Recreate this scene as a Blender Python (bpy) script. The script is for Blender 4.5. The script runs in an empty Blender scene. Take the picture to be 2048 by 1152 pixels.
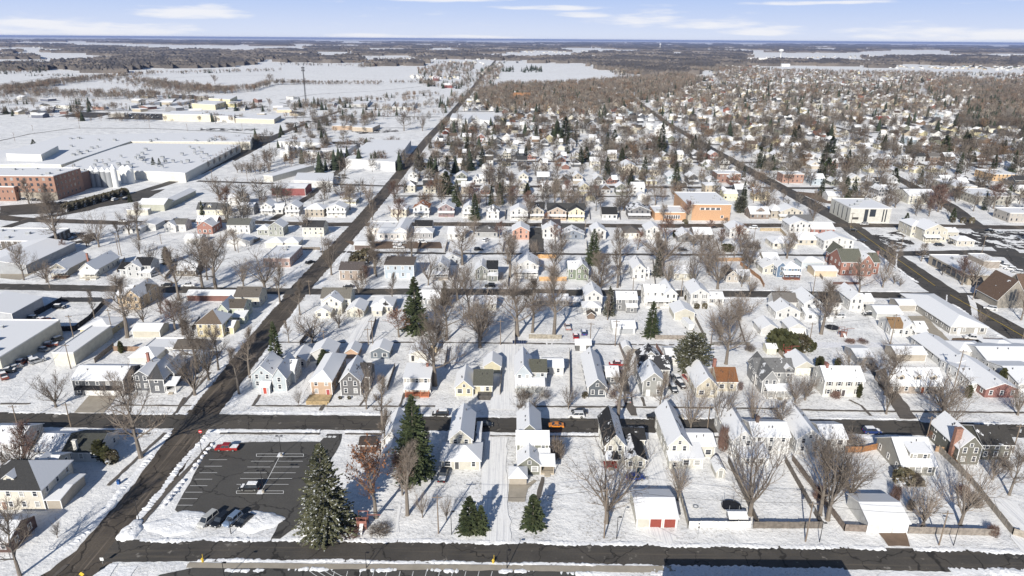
import bpy, math, random
import numpy as np
R = math.radians
sc = bpy.context.scene
# ---------------------------------------------------------------- camera
CAM_H = 100.0
PITCH = 20.04
FPX = 1365.0
ROLL = 0.42
SUN_EL, SUN_AZ = 27.0, 19.0       # the sun stands behind the camera, a little to its left
SUN_POWER, SKY_POWER, EXPOSURE = 4.5, 0.066, 0.40
cp, sp = math.cos(R(PITCH)), math.sin(R(PITCH))
cr, sr = math.cos(R(ROLL)), math.sin(R(ROLL))
from mathutils import Matrix, Vector
cam = bpy.data.cameras.new('camera')
cam.sensor_width = 36.0
cam.lens = 36.0 * FPX / 2048
cam.clip_start = 1.0
cam.clip_end = 200000
camo = bpy.data.objects.new('camera', cam)
sc.collection.objects.link(camo)
Rt = Vector((1, 0, 0)); Up = Vector((0, sp, cp)); Fw = Vector((0, cp, -sp))
Rv = Rt * cr + Up * sr; Uv = Up * cr - Rt * sr
M_ = Matrix((Rv, Uv, -Fw)).transposed().to_4x4()
M_.translation = Vector((0, 0, CAM_H))
camo.matrix_world = M_
sc.camera = camo
# ---------------------------------------------------------------- sky, sun, exposure
w = bpy.data.worlds.new('World'); sc.world = w; w.use_nodes = True
nt = w.node_tree; nt.nodes.clear()
def N(nt, t, **k):
    n = nt.nodes.new(t)
    for a, b in k.items():
        if a.startswith('i_'):
            n.inputs[a[2:].replace('_', ' ')].default_value = b
        else: setattr(n, a, b)
    return n
def L(nt, a, b): nt.links.new(a, b)
wo = N(nt, 'ShaderNodeOutputWorld'); bg = N(nt, 'ShaderNodeBackground'); bg.inputs[1].default_value = SKY_POWER
L(nt, bg.outputs[0], wo.inputs[0])
sky = N(nt, 'ShaderNodeTexSky', sky_type='NISHITA', sun_disc=False, sun_elevation=R(SUN_EL), sun_rotation=R(180 + SUN_AZ))
sky.air_density = 1.0; sky.dust_density = 0.35; sky.ozone_density = 3.0
tc = N(nt, 'ShaderNodeTexCoord')
# clouds: low cumulus over the horizon and thin streaks above
sx = N(nt, 'ShaderNodeSeparateXYZ'); L(nt, tc.outputs['Generated'], sx.inputs[0])
mp = N(nt, 'ShaderNodeMapping'); mp.inputs['Scale'].default_value = (9.0, 9.0, 70.0); mp.inputs['Location'].default_value = (3.1, 0.4, 0.3)
L(nt, tc.outputs['Generated'], mp.inputs[0])
n1 = N(nt, 'ShaderNodeTexNoise'); n1.inputs['Scale'].default_value = 1.7; n1.inputs['Detail'].default_value = 7; n1.inputs['Roughness'].default_value = 0.55
L(nt, mp.outputs[0], n1.inputs[0])
def cloud(az, el, raz, rel, flat):
    """a cloud bank in one direction of the sky: flat below, rounded above"""
    a = N(nt, 'ShaderNodeMath', operation='ARCTAN2'); L(nt, sx.outputs[0], a.inputs[0]); L(nt, sx.outputs[1], a.inputs[1])
    d = N(nt, 'ShaderNodeMath', operation='SUBTRACT'); L(nt, a.outputs[0], d.inputs[0]); d.inputs[1].default_value = R(az)
    d2 = N(nt, 'ShaderNodeMath', operation='DIVIDE'); L(nt, d.outputs[0], d2.inputs[0]); d2.inputs[1].default_value = R(raz)
    e = N(nt, 'ShaderNodeMath', operation='SUBTRACT'); L(nt, sx.outputs[2], e.inputs[0]); e.inputs[1].default_value = math.sin(R(el))
    e2 = N(nt, 'ShaderNodeMath', operation='DIVIDE'); L(nt, e.outputs[0], e2.inputs[0]); e2.inputs[1].default_value = R(rel)
    e3 = N(nt, 'ShaderNodeMath', operation='MINIMUM'); L(nt, e2.outputs[0], e3.inputs[0])
    e4 = N(nt, 'ShaderNodeMath', operation='MULTIPLY'); L(nt, e2.outputs[0], e4.inputs[0]); e4.inputs[1].default_value = flat
    L(nt, e4.outputs[0], e3.inputs[1])
    m1 = N(nt, 'ShaderNodeMath', operation='MULTIPLY'); L(nt, d2.outputs[0], m1.inputs[0]); L(nt, d2.outputs[0], m1.inputs[1])
    m2 = N(nt, 'ShaderNodeMath', operation='MULTIPLY'); L(nt, e3.outputs[0], m2.inputs[0]); L(nt, e3.outputs[0], m2.inputs[1])
    s = N(nt, 'ShaderNodeMath', operation='ADD'); L(nt, m1.outputs[0], s.inputs[0]); L(nt, m2.outputs[0], s.inputs[1])
    f = N(nt, 'ShaderNodeMath', operation='SUBTRACT', use_clamp=True); f.inputs[0].default_value = 1.0; L(nt, s.outputs[0], f.inputs[1])
    return f.outputs[0]
acc = None
for c in [(-32.5, 0.3, 6.5, 1.15, 2.6), (-26.5, .3, 5, .85, 2.6), (-23.7, 1.45, 5.0, .95, 2.8), (10, 1.25, 5.0, 1.15, 2.6), (15, 1.0, 6.5, .8, 2.6), (18.5, .6, 4, .8, 2.6), (6, 1.75, 3, .35, 1.5),
          (28.5, .4, 5.5, 1.0, 2.6), (35, .35, 5, .65, 2.6), (-12, .12, 4, .3, 2), (-5, .1, 8, .25, 2), (-6, 2.9, 8, .35, 1), (3, 2.3, 6, .25, 1), (22, 2.6, 7, .2, 1)]:
    o = cloud(*c)
    if acc is None: acc = o
    else:
        m = N(nt, 'ShaderNodeMath', operation='MAXIMUM'); L(nt, acc, m.inputs[0]); L(nt, o, m.inputs[1]); acc = m.outputs[0]
ad = N(nt, 'ShaderNodeMath', operation='MULTIPLY_ADD'); L(nt, n1.outputs[0], ad.inputs[0]); ad.inputs[1].default_value = 2.3; ad.inputs[2].default_value = -1.36
s2 = N(nt, 'ShaderNodeMath', operation='ADD'); L(nt, ad.outputs[0], s2.inputs[0]); L(nt, acc, s2.inputs[1])
rm = N(nt, 'ShaderNodeMapRange', interpolation_type='SMOOTHSTEP'); L(nt, s2.outputs[0], rm.inputs[0]); rm.inputs[1].default_value = 0.0; rm.inputs[2].default_value = .9; rm.inputs[4].default_value = .9
tint = N(nt, 'ShaderNodeMix', data_type='RGBA', blend_type='MULTIPLY'); tint.inputs[0].default_value = 1.0
L(nt, sky.outputs[0], tint.inputs[6]); tint.inputs[7].default_value = (.97, .98, 1.03, 1)
lo = N(nt, 'ShaderNodeMapRange'); L(nt, sx.outputs[2], lo.inputs[0]); lo.inputs[1].default_value = 0.0; lo.inputs[2].default_value = .065
grd = N(nt, 'ShaderNodeMix', data_type='RGBA'); L(nt, lo.outputs[0], grd.inputs[0]); grd.inputs[6].default_value = (8.3, 9.0, 10.7, 1); grd.inputs[7].default_value = (4.7, 6.5, 10.5, 1)
bl = N(nt, 'ShaderNodeMapRange', interpolation_type='SMOOTHSTEP'); L(nt, sx.outputs[2], bl.inputs[0]); bl.inputs[1].default_value = .06; bl.inputs[2].default_value = .22
hz = N(nt, 'ShaderNodeMix', data_type='RGBA'); L(nt, bl.outputs[0], hz.inputs[0]); L(nt, grd.outputs[2], hz.inputs[6]); L(nt, tint.outputs[2], hz.inputs[7])
mx = N(nt, 'ShaderNodeMix', data_type='RGBA'); L(nt, rm.outputs[0], mx.inputs[0]); L(nt, hz.outputs[2], mx.inputs[6]); mx.inputs[7].default_value = (10.4, 10.5, 11.0, 1)
L(nt, mx.outputs[2], bg.inputs[0])
sun = bpy.data.lights.new('sun', 'SUN'); sun.energy = SUN_POWER; sun.angle = R(0.5); sun.color = (1.0, .952, .872)
suno = bpy.data.objects.new('sun', sun); sc.collection.objects.link(suno)
a = R(SUN_AZ); sd = Vector((math.sin(a) * math.cos(R(SUN_EL)), math.cos(a) * math.cos(R(SUN_EL)), -math.sin(R(SUN_EL))))
suno.rotation_euler = sd.to_track_quat('-Z', 'Y').to_euler()
sc.view_settings.view_transform = 'Standard'; sc.view_settings.look = 'None'; sc.view_settings.exposure = EXPOSURE; sc.view_settings.gamma = 1
sc.cycles.max_bounces = 5; sc.cycles.diffuse_bounces = 2; sc.cycles.glossy_bounces = 2; sc.cycles.volume_bounces = 0; sc.cycles.transmission_bounces = 2
sc.cycles.use_denoising = True
# ---------------------------------------------------------------- measured points of the place
def unroll(px, py):
    u, v = px - 1024.0, py - 576.0
    return u * cr + v * sr, -u * sr + v * cr
def G(px, py, z=0.0):
    """point of the place at height z that the survey photo's point (px, py) shows"""
    u, v = unroll(px, py)
    t = (CAM_H - z) / max(sp + v / FPX * cp, 0.0022)
    return (u / FPX * t, t * (cp - sp * v / FPX))
def XatY(px, py, Y, z=0.0):
    """world X of the survey point px at depth Y"""
    u, v = unroll(px, py)
    return u / FPX * (Y * cp + (CAM_H - z) * sp)
def Hof(px, py, ptop):
    """height of something that stands at (px, py) and tops out at ptop"""
    Y = G(px, py)[1]
    u, v = unroll(px, ptop)
    return CAM_H - Y * (sp + v / FPX * cp) / (cp - v / FPX * sp)
def PPM(px, py):
    u, v = unroll(px, py)
    return FPX * (sp + v / FPX * cp) / CAM_H
col = sc.collection
REG = []         # every thing: object, short name, category
def obj(name, me, parent=None, color=None, loc=None, rz=None):
    o = bpy.data.objects.new(name, me)
    col.objects.link(o)
    if parent is not None: o.parent = parent
    if color is not None: o.color = tuple(color) + (1,) if len(color) == 3 else color
    if loc is not None: o.location = loc
    if rz is not None: o.rotation_euler = (0, 0, rz)
    return o
def reg(o, label, cat, group=None, short=None, big=False):
    o['category'] = cat
    if group: o['group'] = group
    x, y = o.location.x, o.location.y
    REG.append(dict(o=o, label=label, short=short, x=x, y=y, big=big))
    return o
def structure(o): o['kind'] = 'structure'; return o
def stuff(o): o['kind'] = 'stuff'; return o
class MB:
    def __init__(s): s.v = []; s.f = []; s.m = []; s.a = []
    def face(s, pts, m=0, a=1.0):
        n = len(s.v); s.v.extend(pts); s.f.append(tuple(range(n, n + len(pts)))); s.m.append(m); s.a.append(a)
    def box(s, x0, x1, y0, y1, z0, z1, m=0, a=1.0, top=None, bottom=True):
        n = len(s.v)
        s.v += [(x0,y0,z0),(x1,y0,z0),(x1,y1,z0),(x0,y1,z0),(x0,y0,z1),(x1,y0,z1),(x1,y1,z1),(x0,y1,z1)]
        fs = [(0,1,5,4),(1,2,6,5),(2,3,7,6),(3,0,4,7),(4,5,6,7)] + ([(3,2,1,0)] if bottom else [])
        for i, f in enumerate(fs):
            s.f.append(tuple(n + k for k in f)); s.m.append(top if (top is not None and i == 4) else m); s.a.append(a)
    def slab(s, pts, t, a=1.0, m=0, me=1):
        """roof plane: pts counter-clockwise from above, thickness t"""
        up = [(p[0], p[1], p[2] + t) for p in pts]
        s.face(up, m, a); s.face(list(reversed(pts)), me, a)
        for i in range(len(pts)):
            j = (i + 1) % len(pts)
            s.face([pts[i], pts[j], up[j], up[i]], me, a)
    def tube(s, p, q, r0, r1, n=4, m=0, cap=False):
        p = Vector(p); q = Vector(q); d = q - p
        if d.length < 1e-6: return
        x = d.orthogonal().normalized(); y = d.cross(x).normalized()
        b = len(s.v)
        for c, r in ((p, r0), (q, r1)):
            for k in range(n):
                t = 2 * math.pi * k / n
                s.v.append(tuple(c + x * (r * math.cos(t)) + y * (r * math.sin(t))))
        for k in range(n):
            j = (k + 1) % n
            s.f.append((b + k, b + j, b + n + j, b + n + k)); s.m.append(m); s.a.append(1.0)
        if cap: s.f.append(tuple(b + n + k for k in range(n))); s.m.append(m); s.a.append(1.0)
    def lathe(s, prof, n=16, m=0, c=(0, 0)):
        b = len(s.v)
        for r, z in prof:
            for k in range(n):
                t = 2 * math.pi * k / n
                s.v.append((c[0] + r * math.cos(t), c[1] + r * math.sin(t), z))
        for i in range(len(prof) - 1):
            for k in range(n):
                j = (k + 1) % n
                s.f.append((b + i*n + k, b + i*n + j, b + (i+1)*n + j, b + (i+1)*n + k)); s.m.append(m); s.a.append(1.0)
    def mesh(s, name, mats, attr=None, smooth=False):
        me = bpy.data.meshes.new(name)
        me.from_pydata(s.v, [], s.f)
        for m in mats: me.materials.append(m)
        me.polygons.foreach_set('material_index', s.m)
        if attr:
            at = me.attributes.new(attr, 'FLOAT', 'FACE'); at.data.foreach_set('value', s.a)
        if smooth: me.polygons.foreach_set('use_smooth', [True] * len(s.f))
        me.update()
        return me
def npmesh(name, V, F, mats, midx=None, colr=None):
    """mesh from arrays of vertices and triangles; colr = one colour per face"""
    me = bpy.data.meshes.new(name)
    n, k = F.shape
    me.vertices.add(len(V)); me.vertices.foreach_set('co', V.astype(np.float32).ravel())
    me.loops.add(n * k); me.loops.foreach_set('vertex_index', F.astype(np.int32).ravel())
    me.polygons.add(n); me.polygons.foreach_set('loop_start', np.arange(0, n * k, k, dtype=np.int32))
    if midx is not None: me.polygons.foreach_set('material_index', midx.astype(np.int32))
    for m in mats: me.materials.append(m)
    if colr is not None:
        at = me.attributes.new('col', 'FLOAT_VECTOR', 'FACE'); at.data.foreach_set('vector', colr.astype(np.float32).ravel())
    me.update(calc_edges=True); me.validate()
    return me
# ---------------------------------------------------------------- materials
def newmat(name):
    m = bpy.data.materials.new(name); m.use_nodes = True
    nt = m.node_tree; b = nt.nodes['Principled BSDF']; b.inputs['Roughness'].default_value = .85
    b.inputs['Specular IOR Level'].default_value = .25
    return m, nt, b
def mix(nt, f, a, b, bt='MIX'):
    m = N(nt, 'ShaderNodeMix', data_type='RGBA', blend_type=bt)
    for i, x in ((0, f), (6, a), (7, b)):
        if hasattr(x, 'is_linked') or hasattr(x, 'links'): L(nt, x, m.inputs[i])
        elif isinstance(x, tuple): m.inputs[i].default_value = x + (1,) if len(x) == 3 else x
        else: m.inputs[i].default_value = x
    return m.outputs[2]
def noise(nt, scale, detail=4, rough=.6, vec=None, sc3=None, loc=None, obj_=True):
    t = N(nt, 'ShaderNodeTexCoord').outputs['Object']
    if sc3 is not None or loc is not None:
        mpn = N(nt, 'ShaderNodeMapping')
        if sc3 is not None: mpn.inputs['Scale'].default_value = sc3
        if loc is not None: L(nt, loc, mpn.inputs['Location'])
        L(nt, t, mpn.inputs[0]); t = mpn.outputs[0]
    n = N(nt, 'ShaderNodeTexNoise'); n.inputs['Scale'].default_value = scale; n.inputs['Detail'].default_value = detail; n.inputs['Roughness'].default_value = rough
    L(nt, t, n.inputs[0]); return n.outputs[0]
def ramp(nt, x, a, b, c=0.0, d=1.0):
    r = N(nt, 'ShaderNodeMapRange', interpolation_type='SMOOTHSTEP'); L(nt, x, r.inputs[0])
    for i, q in ((1, a), (2, b), (3, c), (4, d)):
        if hasattr(q, 'links'): L(nt, q, r.inputs[i])
        else: r.inputs[i].default_value = q
    return r.outputs[0]
def math_(nt, op, a, b=None):
    m = N(nt, 'ShaderNodeMath', operation=op)
    for i, q in ((0, a), (1, b)):
        if q is None: continue
        if hasattr(q, 'links'): L(nt, q, m.inputs[i])
        else: m.inputs[i].default_value = q
    return m.outputs[0]
def bump(nt, b, h, strength=.4, dist=.3):
    n = N(nt, 'ShaderNodeBump'); n.inputs['Strength'].default_value = strength; n.inputs['Distance'].default_value = dist
    L(nt, h, n.inputs['Height']); L(nt, n.outputs[0], b.inputs['Normal'])
MAT = {}
SNOW = (.88, .872, .852)
def flatmat(name, c, rough=.8, var=.12, scale=1.5, metal=0.0, spec=.25):
    m, nt, b = newmat(name)
    n = noise(nt, scale, 3)
    d = tuple(x * (1 - var) for x in c); e = tuple(min(1, x * (1 + var)) for x in c)
    L(nt, mix(nt, n, d, e), b.inputs['Base Color'])
    b.inputs['Roughness'].default_value = rough; b.inputs['Metallic'].default_value = metal; b.inputs['Specular IOR Level'].default_value = spec
    MAT[name] = m; return m
def objmat(name, rough=.8, var=.15, scale=.8, spec=.25, coat=0.0, lines=0.0):
    m, nt, b = newmat(name)
    oi = N(nt, 'ShaderNodeObjectInfo')
    n = noise(nt, scale, 4)
    k = ramp(nt, n, .3, .7, 1 - var, 1 + var * .6)
    vm = N(nt, 'ShaderNodeVectorMath', operation='SCALE'); L(nt, oi.outputs['Color'], vm.inputs[0]); L(nt, k, vm.inputs['Scale'])
    hs_ = N(nt, 'ShaderNodeHueSaturation'); hs_.inputs['Saturation'].default_value = .78 if name in ('siding', 'brick') else 1.0; L(nt, vm.outputs[0], hs_.inputs['Color']); L(nt, hs_.outputs[0], b.inputs['Base Color'])
    if lines:
        w_ = N(nt, 'ShaderNodeTexWave', wave_type='BANDS', bands_direction='Z'); w_.inputs['Scale'].default_value = lines
        t = N(nt, 'ShaderNodeTexCoord'); L(nt, t.outputs['Object'], w_.inputs[0]); bump(nt, b, w_.outputs[1], .5, .05)
    b.inputs['Roughness'].default_value = rough; b.inputs['Specular IOR Level'].default_value = spec; b.inputs['Coat Weight'].default_value = coat
    MAT[name] = m; return m
# snow-covered ground, thin enough in places for grass and leaves to show
m, nt_, b = newmat('snow_ground'); MAT['snow_ground'] = m
n_big = noise(nt_, .012, 5, .6); n_mid = noise(nt_, .12, 6, .65); n_fine = noise(nt_, 1.3, 5, .75)
c1 = mix(nt_, ramp(nt_, n_mid, .35, .7), SNOW, (.74, .74, .74))
thin = math_(nt_, 'MULTIPLY', ramp(nt_, n_fine, .47, .66), ramp(nt_, n_mid, .35, .58))
c2 = mix(nt_, math_(nt_, 'MULTIPLY', thin, math_(nt_, 'MULTIPLY', ramp(nt_, n_big, .35, .6, .35, 1), .95)), c1, (.34, .32, .28))
L(nt_, c2, b.inputs['Base Color']); b.inputs['Roughness'].default_value = .7
hh = math_(nt_, 'ADD', math_(nt_, 'MULTIPLY', n_fine, .35), math_(nt_, 'MULTIPLY', n_mid, 1.6))
bump(nt_, b, hh, .55, .9)
# driveways and wheel-tracked lanes
m, nt_, b = newmat('tracked_snow'); MAT['tracked_snow'] = m
n_l = noise(nt_, 1.0, 4, .6, sc3=(2.2, .06, 1)); n_f = noise(nt_, .8, 4)
c1 = mix(nt_, ramp(nt_, n_l, .45, .7), SNOW, (.66, .66, .67)); c1 = mix(nt_, math_(nt_, 'MULTIPLY', ramp(nt_, n_f, .5, .8), .3), c1, (.5, .48, .46))
L(nt_, c1, b.inputs['Base Color']); bump(nt_, b, n_l, .5, .3)
m, nt_, b = newmat('snow'); MAT['snow'] = m
n_f = noise(nt_, 1.1, 5, .65); L(nt_, mix(nt_, n_f, SNOW, (.82, .83, .85)), b.inputs['Base Color']); bump(nt_, b, n_f, .6, .35)
m, nt_, b = newmat('dirty_snow'); MAT['dirty_snow'] = m
n_f = noise(nt_, 1.6, 6, .7); L(nt_, mix(nt_, ramp(nt_, n_f, .5, .78), (.84, .84, .86), (.45, .42, .39)), b.inputs['Base Color']); bump(nt_, b, n_f, .8, .5)
def asphalt(name, base, patch, dry, streak=None, cover=.62):
    m, nt, b = newmat(name); MAT[name] = m
    n1 = noise(nt, .09, 6, .6); n2 = noise(nt, 2.5, 4, .7)
    c = mix(nt, ramp(nt, n1, .35, .65), base, patch)
    c = mix(nt, ramp(nt, n2, .3, .8, 0, .5), c, tuple(x * .6 for x in base))
    if streak:
        n3 = noise(nt, 1.0, 5, .6, sc3=streak)
        c = mix(nt, ramp(nt, n3, .5, .72, 0, .75), c, dry)
        n4 = noise(nt, .35, 4, .6); c = mix(nt, ramp(nt, n4, cover, cover + .1), c, (.25, .23, .2))
    vo = N(nt, 'ShaderNodeTexVoronoi', feature='DISTANCE_TO_EDGE'); vo.inputs['Scale'].default_value = .11
    tcn = N(nt, 'ShaderNodeTexCoord'); nn = N(nt, 'ShaderNodeTexNoise'); nn.inputs['Scale'].default_value = .4
    L(nt, tcn.outputs['Object'], nn.inputs[0])
    va = N(nt, 'ShaderNodeVectorMath', operation='MULTIPLY_ADD'); L(nt, nn.outputs[1], va.inputs[0]); va.inputs[1].default_value = (4, 4, 0); L(nt, tcn.outputs['Object'], va.inputs[2])
    L(nt, va.outputs[0], vo.inputs[0])
    c = mix(nt, ramp(nt, vo.outputs['Distance'], .006, .02, .85, 0), c, tuple(x * .35 for x in base))
    L(nt, c, b.inputs['Base Color']); b.inputs['Roughness'].default_value = .7; b.inputs['Specular IOR Level'].default_value = .3
    bump(nt, b, n2, .3, .05)
asphalt('asphalt', (.072, .066, .058), (.105, .094, .080), (.135, .115, .09), streak=(.045, 1.1, 1))
asphalt('asphalt_new', (.088, .083, .075), (.105, .099, .089), (.1, .1, .1))
asphalt('asphalt_old', (.076, .064, .052), (.13, .108, .084), (.24, .195, .15), streak=(1.5, .035, 1), cover=.7)
flatmat('concrete', (.36, .32, .26), .85, .3, .5); flatmat('wet_walk', (.13, .115, .10), .7, .35, .8); flatmat('brown_drive', (.17, .12, .085), .85, .35, .7)
flatmat('paint_white', (.72, .72, .70), .6, .12, 2); flatmat('paint_yellow', (.6, .42, .05), .6, .15, 2)
flatmat('trim', (.74, .73, .71), .6, .06); flatmat('trim_dark', (.07, .065, .06), .6)
m, nt_, b = newmat('glass'); MAT['glass'] = m
L(nt_, mix(nt_, noise(nt_, .9, 2), (.012, .016, .022), (.06, .07, .085)), b.inputs['Base Color']); b.inputs['Roughness'].default_value = .12; b.inputs['Specular IOR Level'].default_value = .6
m, nt_, b = newmat('blind_glass'); MAT['blind_glass'] = m
L(nt_, mix(nt_, noise(nt_, .9, 2), (.2, .2, .2), (.45, .45, .43)), b.inputs['Base Color']); b.inputs['Roughness'].default_value = .2
objmat('siding', .75, .10, .6, lines=4.0); objmat('brick', .9, .25, 2.5); objmat('wood', .85, .3, 1.2); objmat('carpaint', .3, .05, .5, spec=.5, coat=.6); objmat('plain', .6, .1)
flatmat('tyre', (.02, .02, .02), .9); flatmat('chrome', (.5, .5, .5), .3, metal=.8); flatmat('lamp_glass', (.7, .7, .68), .15); flatmat('tail_red', (.35, .01, .01), .3)
flatmat('metal_grey', (.30, .31, .32), .5, .1); flatmat('metal_black', (.02, .02, .022), .5); flatmat('pole_wood', (.20, .16, .125), .9, .25, 3)
flatmat('bark', (.175, .150, .126), .95, .35, 2.5); flatmat('bark_pale', (.33, .30, .26), .9, .3, 2)
def leafmat(name, c1, c2, snow=None):
    m, nt, b = newmat(name); MAT[name] = m
    oi = N(nt, 'ShaderNodeObjectInfo')
    n = noise(nt, .7, 5, .7)
    c = mix(nt, ramp(nt, n, .3, .7), c1, c2)
    hs = N(nt, 'ShaderNodeHueSaturation'); L(nt, c, hs.inputs['Color']); L(nt, ramp(nt, oi.outputs['Random'], 0, 1, .75, 1.3), hs.inputs['Value'])
    c = hs.outputs[0]
    if snow:
        g = N(nt, 'ShaderNodeNewGeometry'); s = N(nt, 'ShaderNodeSeparateXYZ'); L(nt, g.outputs['Normal'], s.inputs[0])
        ab = math_(nt, 'ABSOLUTE', s.outputs[2])
        n2 = noise(nt, 1.6, 4, .7)
        k = math_(nt, 'MULTIPLY', ramp(nt, n2, .60 - snow * .25, .68 - snow * .25), ramp(nt, ab, .35, .75))
        c = mix(nt, k, c, (.8, .82, .85))
    L(nt, c, b.inputs['Base Color']); b.inputs['Roughness'].default_value = .8
leafmat('needles', (.030, .046, .020), (.075, .085, .040)); leafmat('needles_snowy', (.045, .050, .026), (.095, .092, .052), .12)
leafmat('needles_olive', (.035, .040, .017), (.085, .083, .036)); leafmat('needles_grey', (.065, .070, .038), (.135, .13, .078), .12)
leafmat('twig', (.140, .114, .092), (.225, .186, .152)); leafmat('twig_red', (.13, .078, .062), (.20, .13, .105)); leafmat('twig_pale', (.26, .23, .20), (.36, .33, .29))
leafmat('dead_leaf', (.20, .085, .04), (.30, .15, .08)); leafmat('shrub_leaf', (.05, .05, .03), (.13, .10, .06), .4)
# roof: shingles in the object's colour under as much snow as the face keeps
m, nt_, b = newmat('roofing'); MAT['roofing'] = m
oi = N(nt_, 'ShaderNodeObjectInfo'); at = N(nt_, 'ShaderNodeAttribute', attribute_name='snow')
rv = N(nt_, 'ShaderNodeVectorMath', operation='SCALE'); rv.inputs[0].default_value = (91, 57, 33); L(nt_, oi.outputs['Random'], rv.inputs['Scale'])
n_p = noise(nt_, .42, 5, .62, sc3=(1.2, .8, .8), loc=rv.outputs[0]); n_s = noise(nt_, 2.2, 3, .6, loc=rv.outputs[0])
th = ramp(nt_, at.outputs['Fac'], 0, 1, .78, .22)
nn = math_(nt_, 'ADD', math_(nt_, 'MULTIPLY', n_p, .82), math_(nt_, 'MULTIPLY', n_s, .18))
mask = ramp(nt_, nn, th, math_(nt_, 'ADD', th, .025))
hv = ramp(nt_, noise(nt_, 3.0, 4, .7), .3, .7, .8, 1.2)
sv = N(nt_, 'ShaderNodeVectorMath', operation='SCALE'); L(nt_, oi.outputs['Color'], sv.inputs[0]); L(nt_, hv, sv.inputs['Scale'])
L(nt_, mix(nt_, mask, sv.outputs[0], (.745, .75, .76)), b.inputs['Base Color'])
bump(nt_, b, math_(nt_, 'ADD', mask, math_(nt_, 'MULTIPLY', n_s, .25)), .5, .25)
def attrmat(name, rough=.85, nz=0.25, scale=.3):
    m, nt, b = newmat(name); MAT[name] = m
    at = N(nt, 'ShaderNodeAttribute', attribute_name='col')
    k = ramp(nt, noise(nt, scale, 4), .3, .7, 1 - nz, 1 + nz)
    vm = N(nt, 'ShaderNodeVectorMath', operation='SCALE'); L(nt, at.outputs['Vector'], vm.inputs[0]); L(nt, k, vm.inputs['Scale'])
    L(nt, vm.outputs[0], b.inputs['Base Color']); b.inputs['Roughness'].default_value = rough
attrmat('by_face'); attrmat('by_face_plain', nz=.08)
m, nt_, b = newmat('patchy_lot'); MAT['patchy_lot'] = m
n_a = noise(nt_, .11, 6, .68); c = mix(nt_, ramp(nt_, noise(nt_, .5, 4), .3, .7), (.04, .037, .035), (.07, .062, .055)); L(nt_, mix(nt_, ramp(nt_, n_a, .50, .54), c, SNOW), b.inputs['Base Color']); bump(nt_, b, ramp(nt_, n_a, .50, .56), .5, .2)
# distant woods seen from above
m, nt_, b = newmat('woodland'); MAT['woodland'] = m
nA = noise(nt_, .02, 5, .7); nB = noise(nt_, .004, 4, .6)
c = mix(nt_, ramp(nt_, nB, .35, .65), (.075, .068, .062), (.15, .13, .112)); c = mix(nt_, ramp(nt_, nA, .5, .8, 0, .7), c, (.27, .24, .215))
L(nt_, c, b.inputs['Base Color'])
# ---------------------------------------------------------------- window, door
def window_meshes():
    g = MB(); g.box(-.42, .42, -.03, .02, .06, 1.44)
    f = MB()
    for a_, b_, c_, d_ in ((-.56, -.42, 0, 1.5), (.42, .56, 0, 1.5)): f.box(a_, b_, -.09, .02, c_, d_)
    f.box(-.42, .42, -.09, .02, 1.38, 1.5); f.box(-.62, .62, -.14, .02, -.08, .0); f.box(-.42, .42, -.06, .02, .72, .78)
    return g.mesh('window_pane', [MAT['glass']]), f.mesh('window_frame', [MAT['trim']])
W_PANE, W_FRAME = window_meshes()
W_PANE2 = W_PANE.copy(); W_PANE2.materials[0] = MAT['blind_glass']
sh = MB(); sh.box(-.88, -.6, -.06, .02, 0, 1.5); sh.box(.6, .88, -.06, .02, 0, 1.5); W_SHUT = sh.mesh('shutter', [MAT['trim_dark']])
dm = MB(); dm.box(-.48, .48, -.06, .02, 0, 2.05); D_MESH = dm.mesh('door', [MAT['plain']])
df = MB(); df.box(-.6, -.48, -.1, .02, 0, 2.15); df.box(.48, .6, -.1, .02, 0, 2.15); df.box(-.48, .48, -.1, .02, 2.05, 2.15); D_FRAME = df.mesh('door_frame', [MAT['trim']])
gd = MB(); gd.box(-1.25, 1.25, -.05, .02, 0, 2.1)
for k in (1, 2, 3): gd.box(-1.25, 1.25, -.06, -.05, .53 * k - .02, .53 * k + .02, bottom=False)
G_DOOR = gd.mesh('garage_door', [MAT['plain']])
gt = MB(); gt.box(-1.4, -1.25, -.1, .02, 0, 2.3); gt.box(1.25, 1.4, -.1, .02, 0, 2.3); gt.box(-1.25, 1.25, -.1, .02, 2.1, 2.3); G_TRIM = gt.mesh('garage_door_frame', [MAT['trim']])
def add_window(root, x, y, z, rz, w=.95, h=1.45, frame=True, shutters=False, blind=False):
    o = obj('window', W_PANE2 if blind else W_PANE, root, loc=(x, y, z), rz=rz); o.scale = (w / .95, 1, h / 1.45)
    if frame: obj('frame', W_FRAME, o)
    if shutters: obj('shutter', W_SHUT, o)
    return o
def add_door(root, x, y, z, rz, color, w=.96):
    o = obj('door', D_MESH, root, color=color, loc=(x, y, z), rz=rz); o.scale = (w / .96, 1, 1); obj('frame', D_FRAME, o)
def add_garage_door(root, x, y, z, rz, color, w=2.5, h=2.1, frame=True):
    o = obj('garage_door', G_DOOR, root, color=color, loc=(x, y, z), rz=rz); o.scale = (w / 2.5, 1, h / 2.1)
    if frame: obj('frame', G_TRIM, o)
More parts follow.
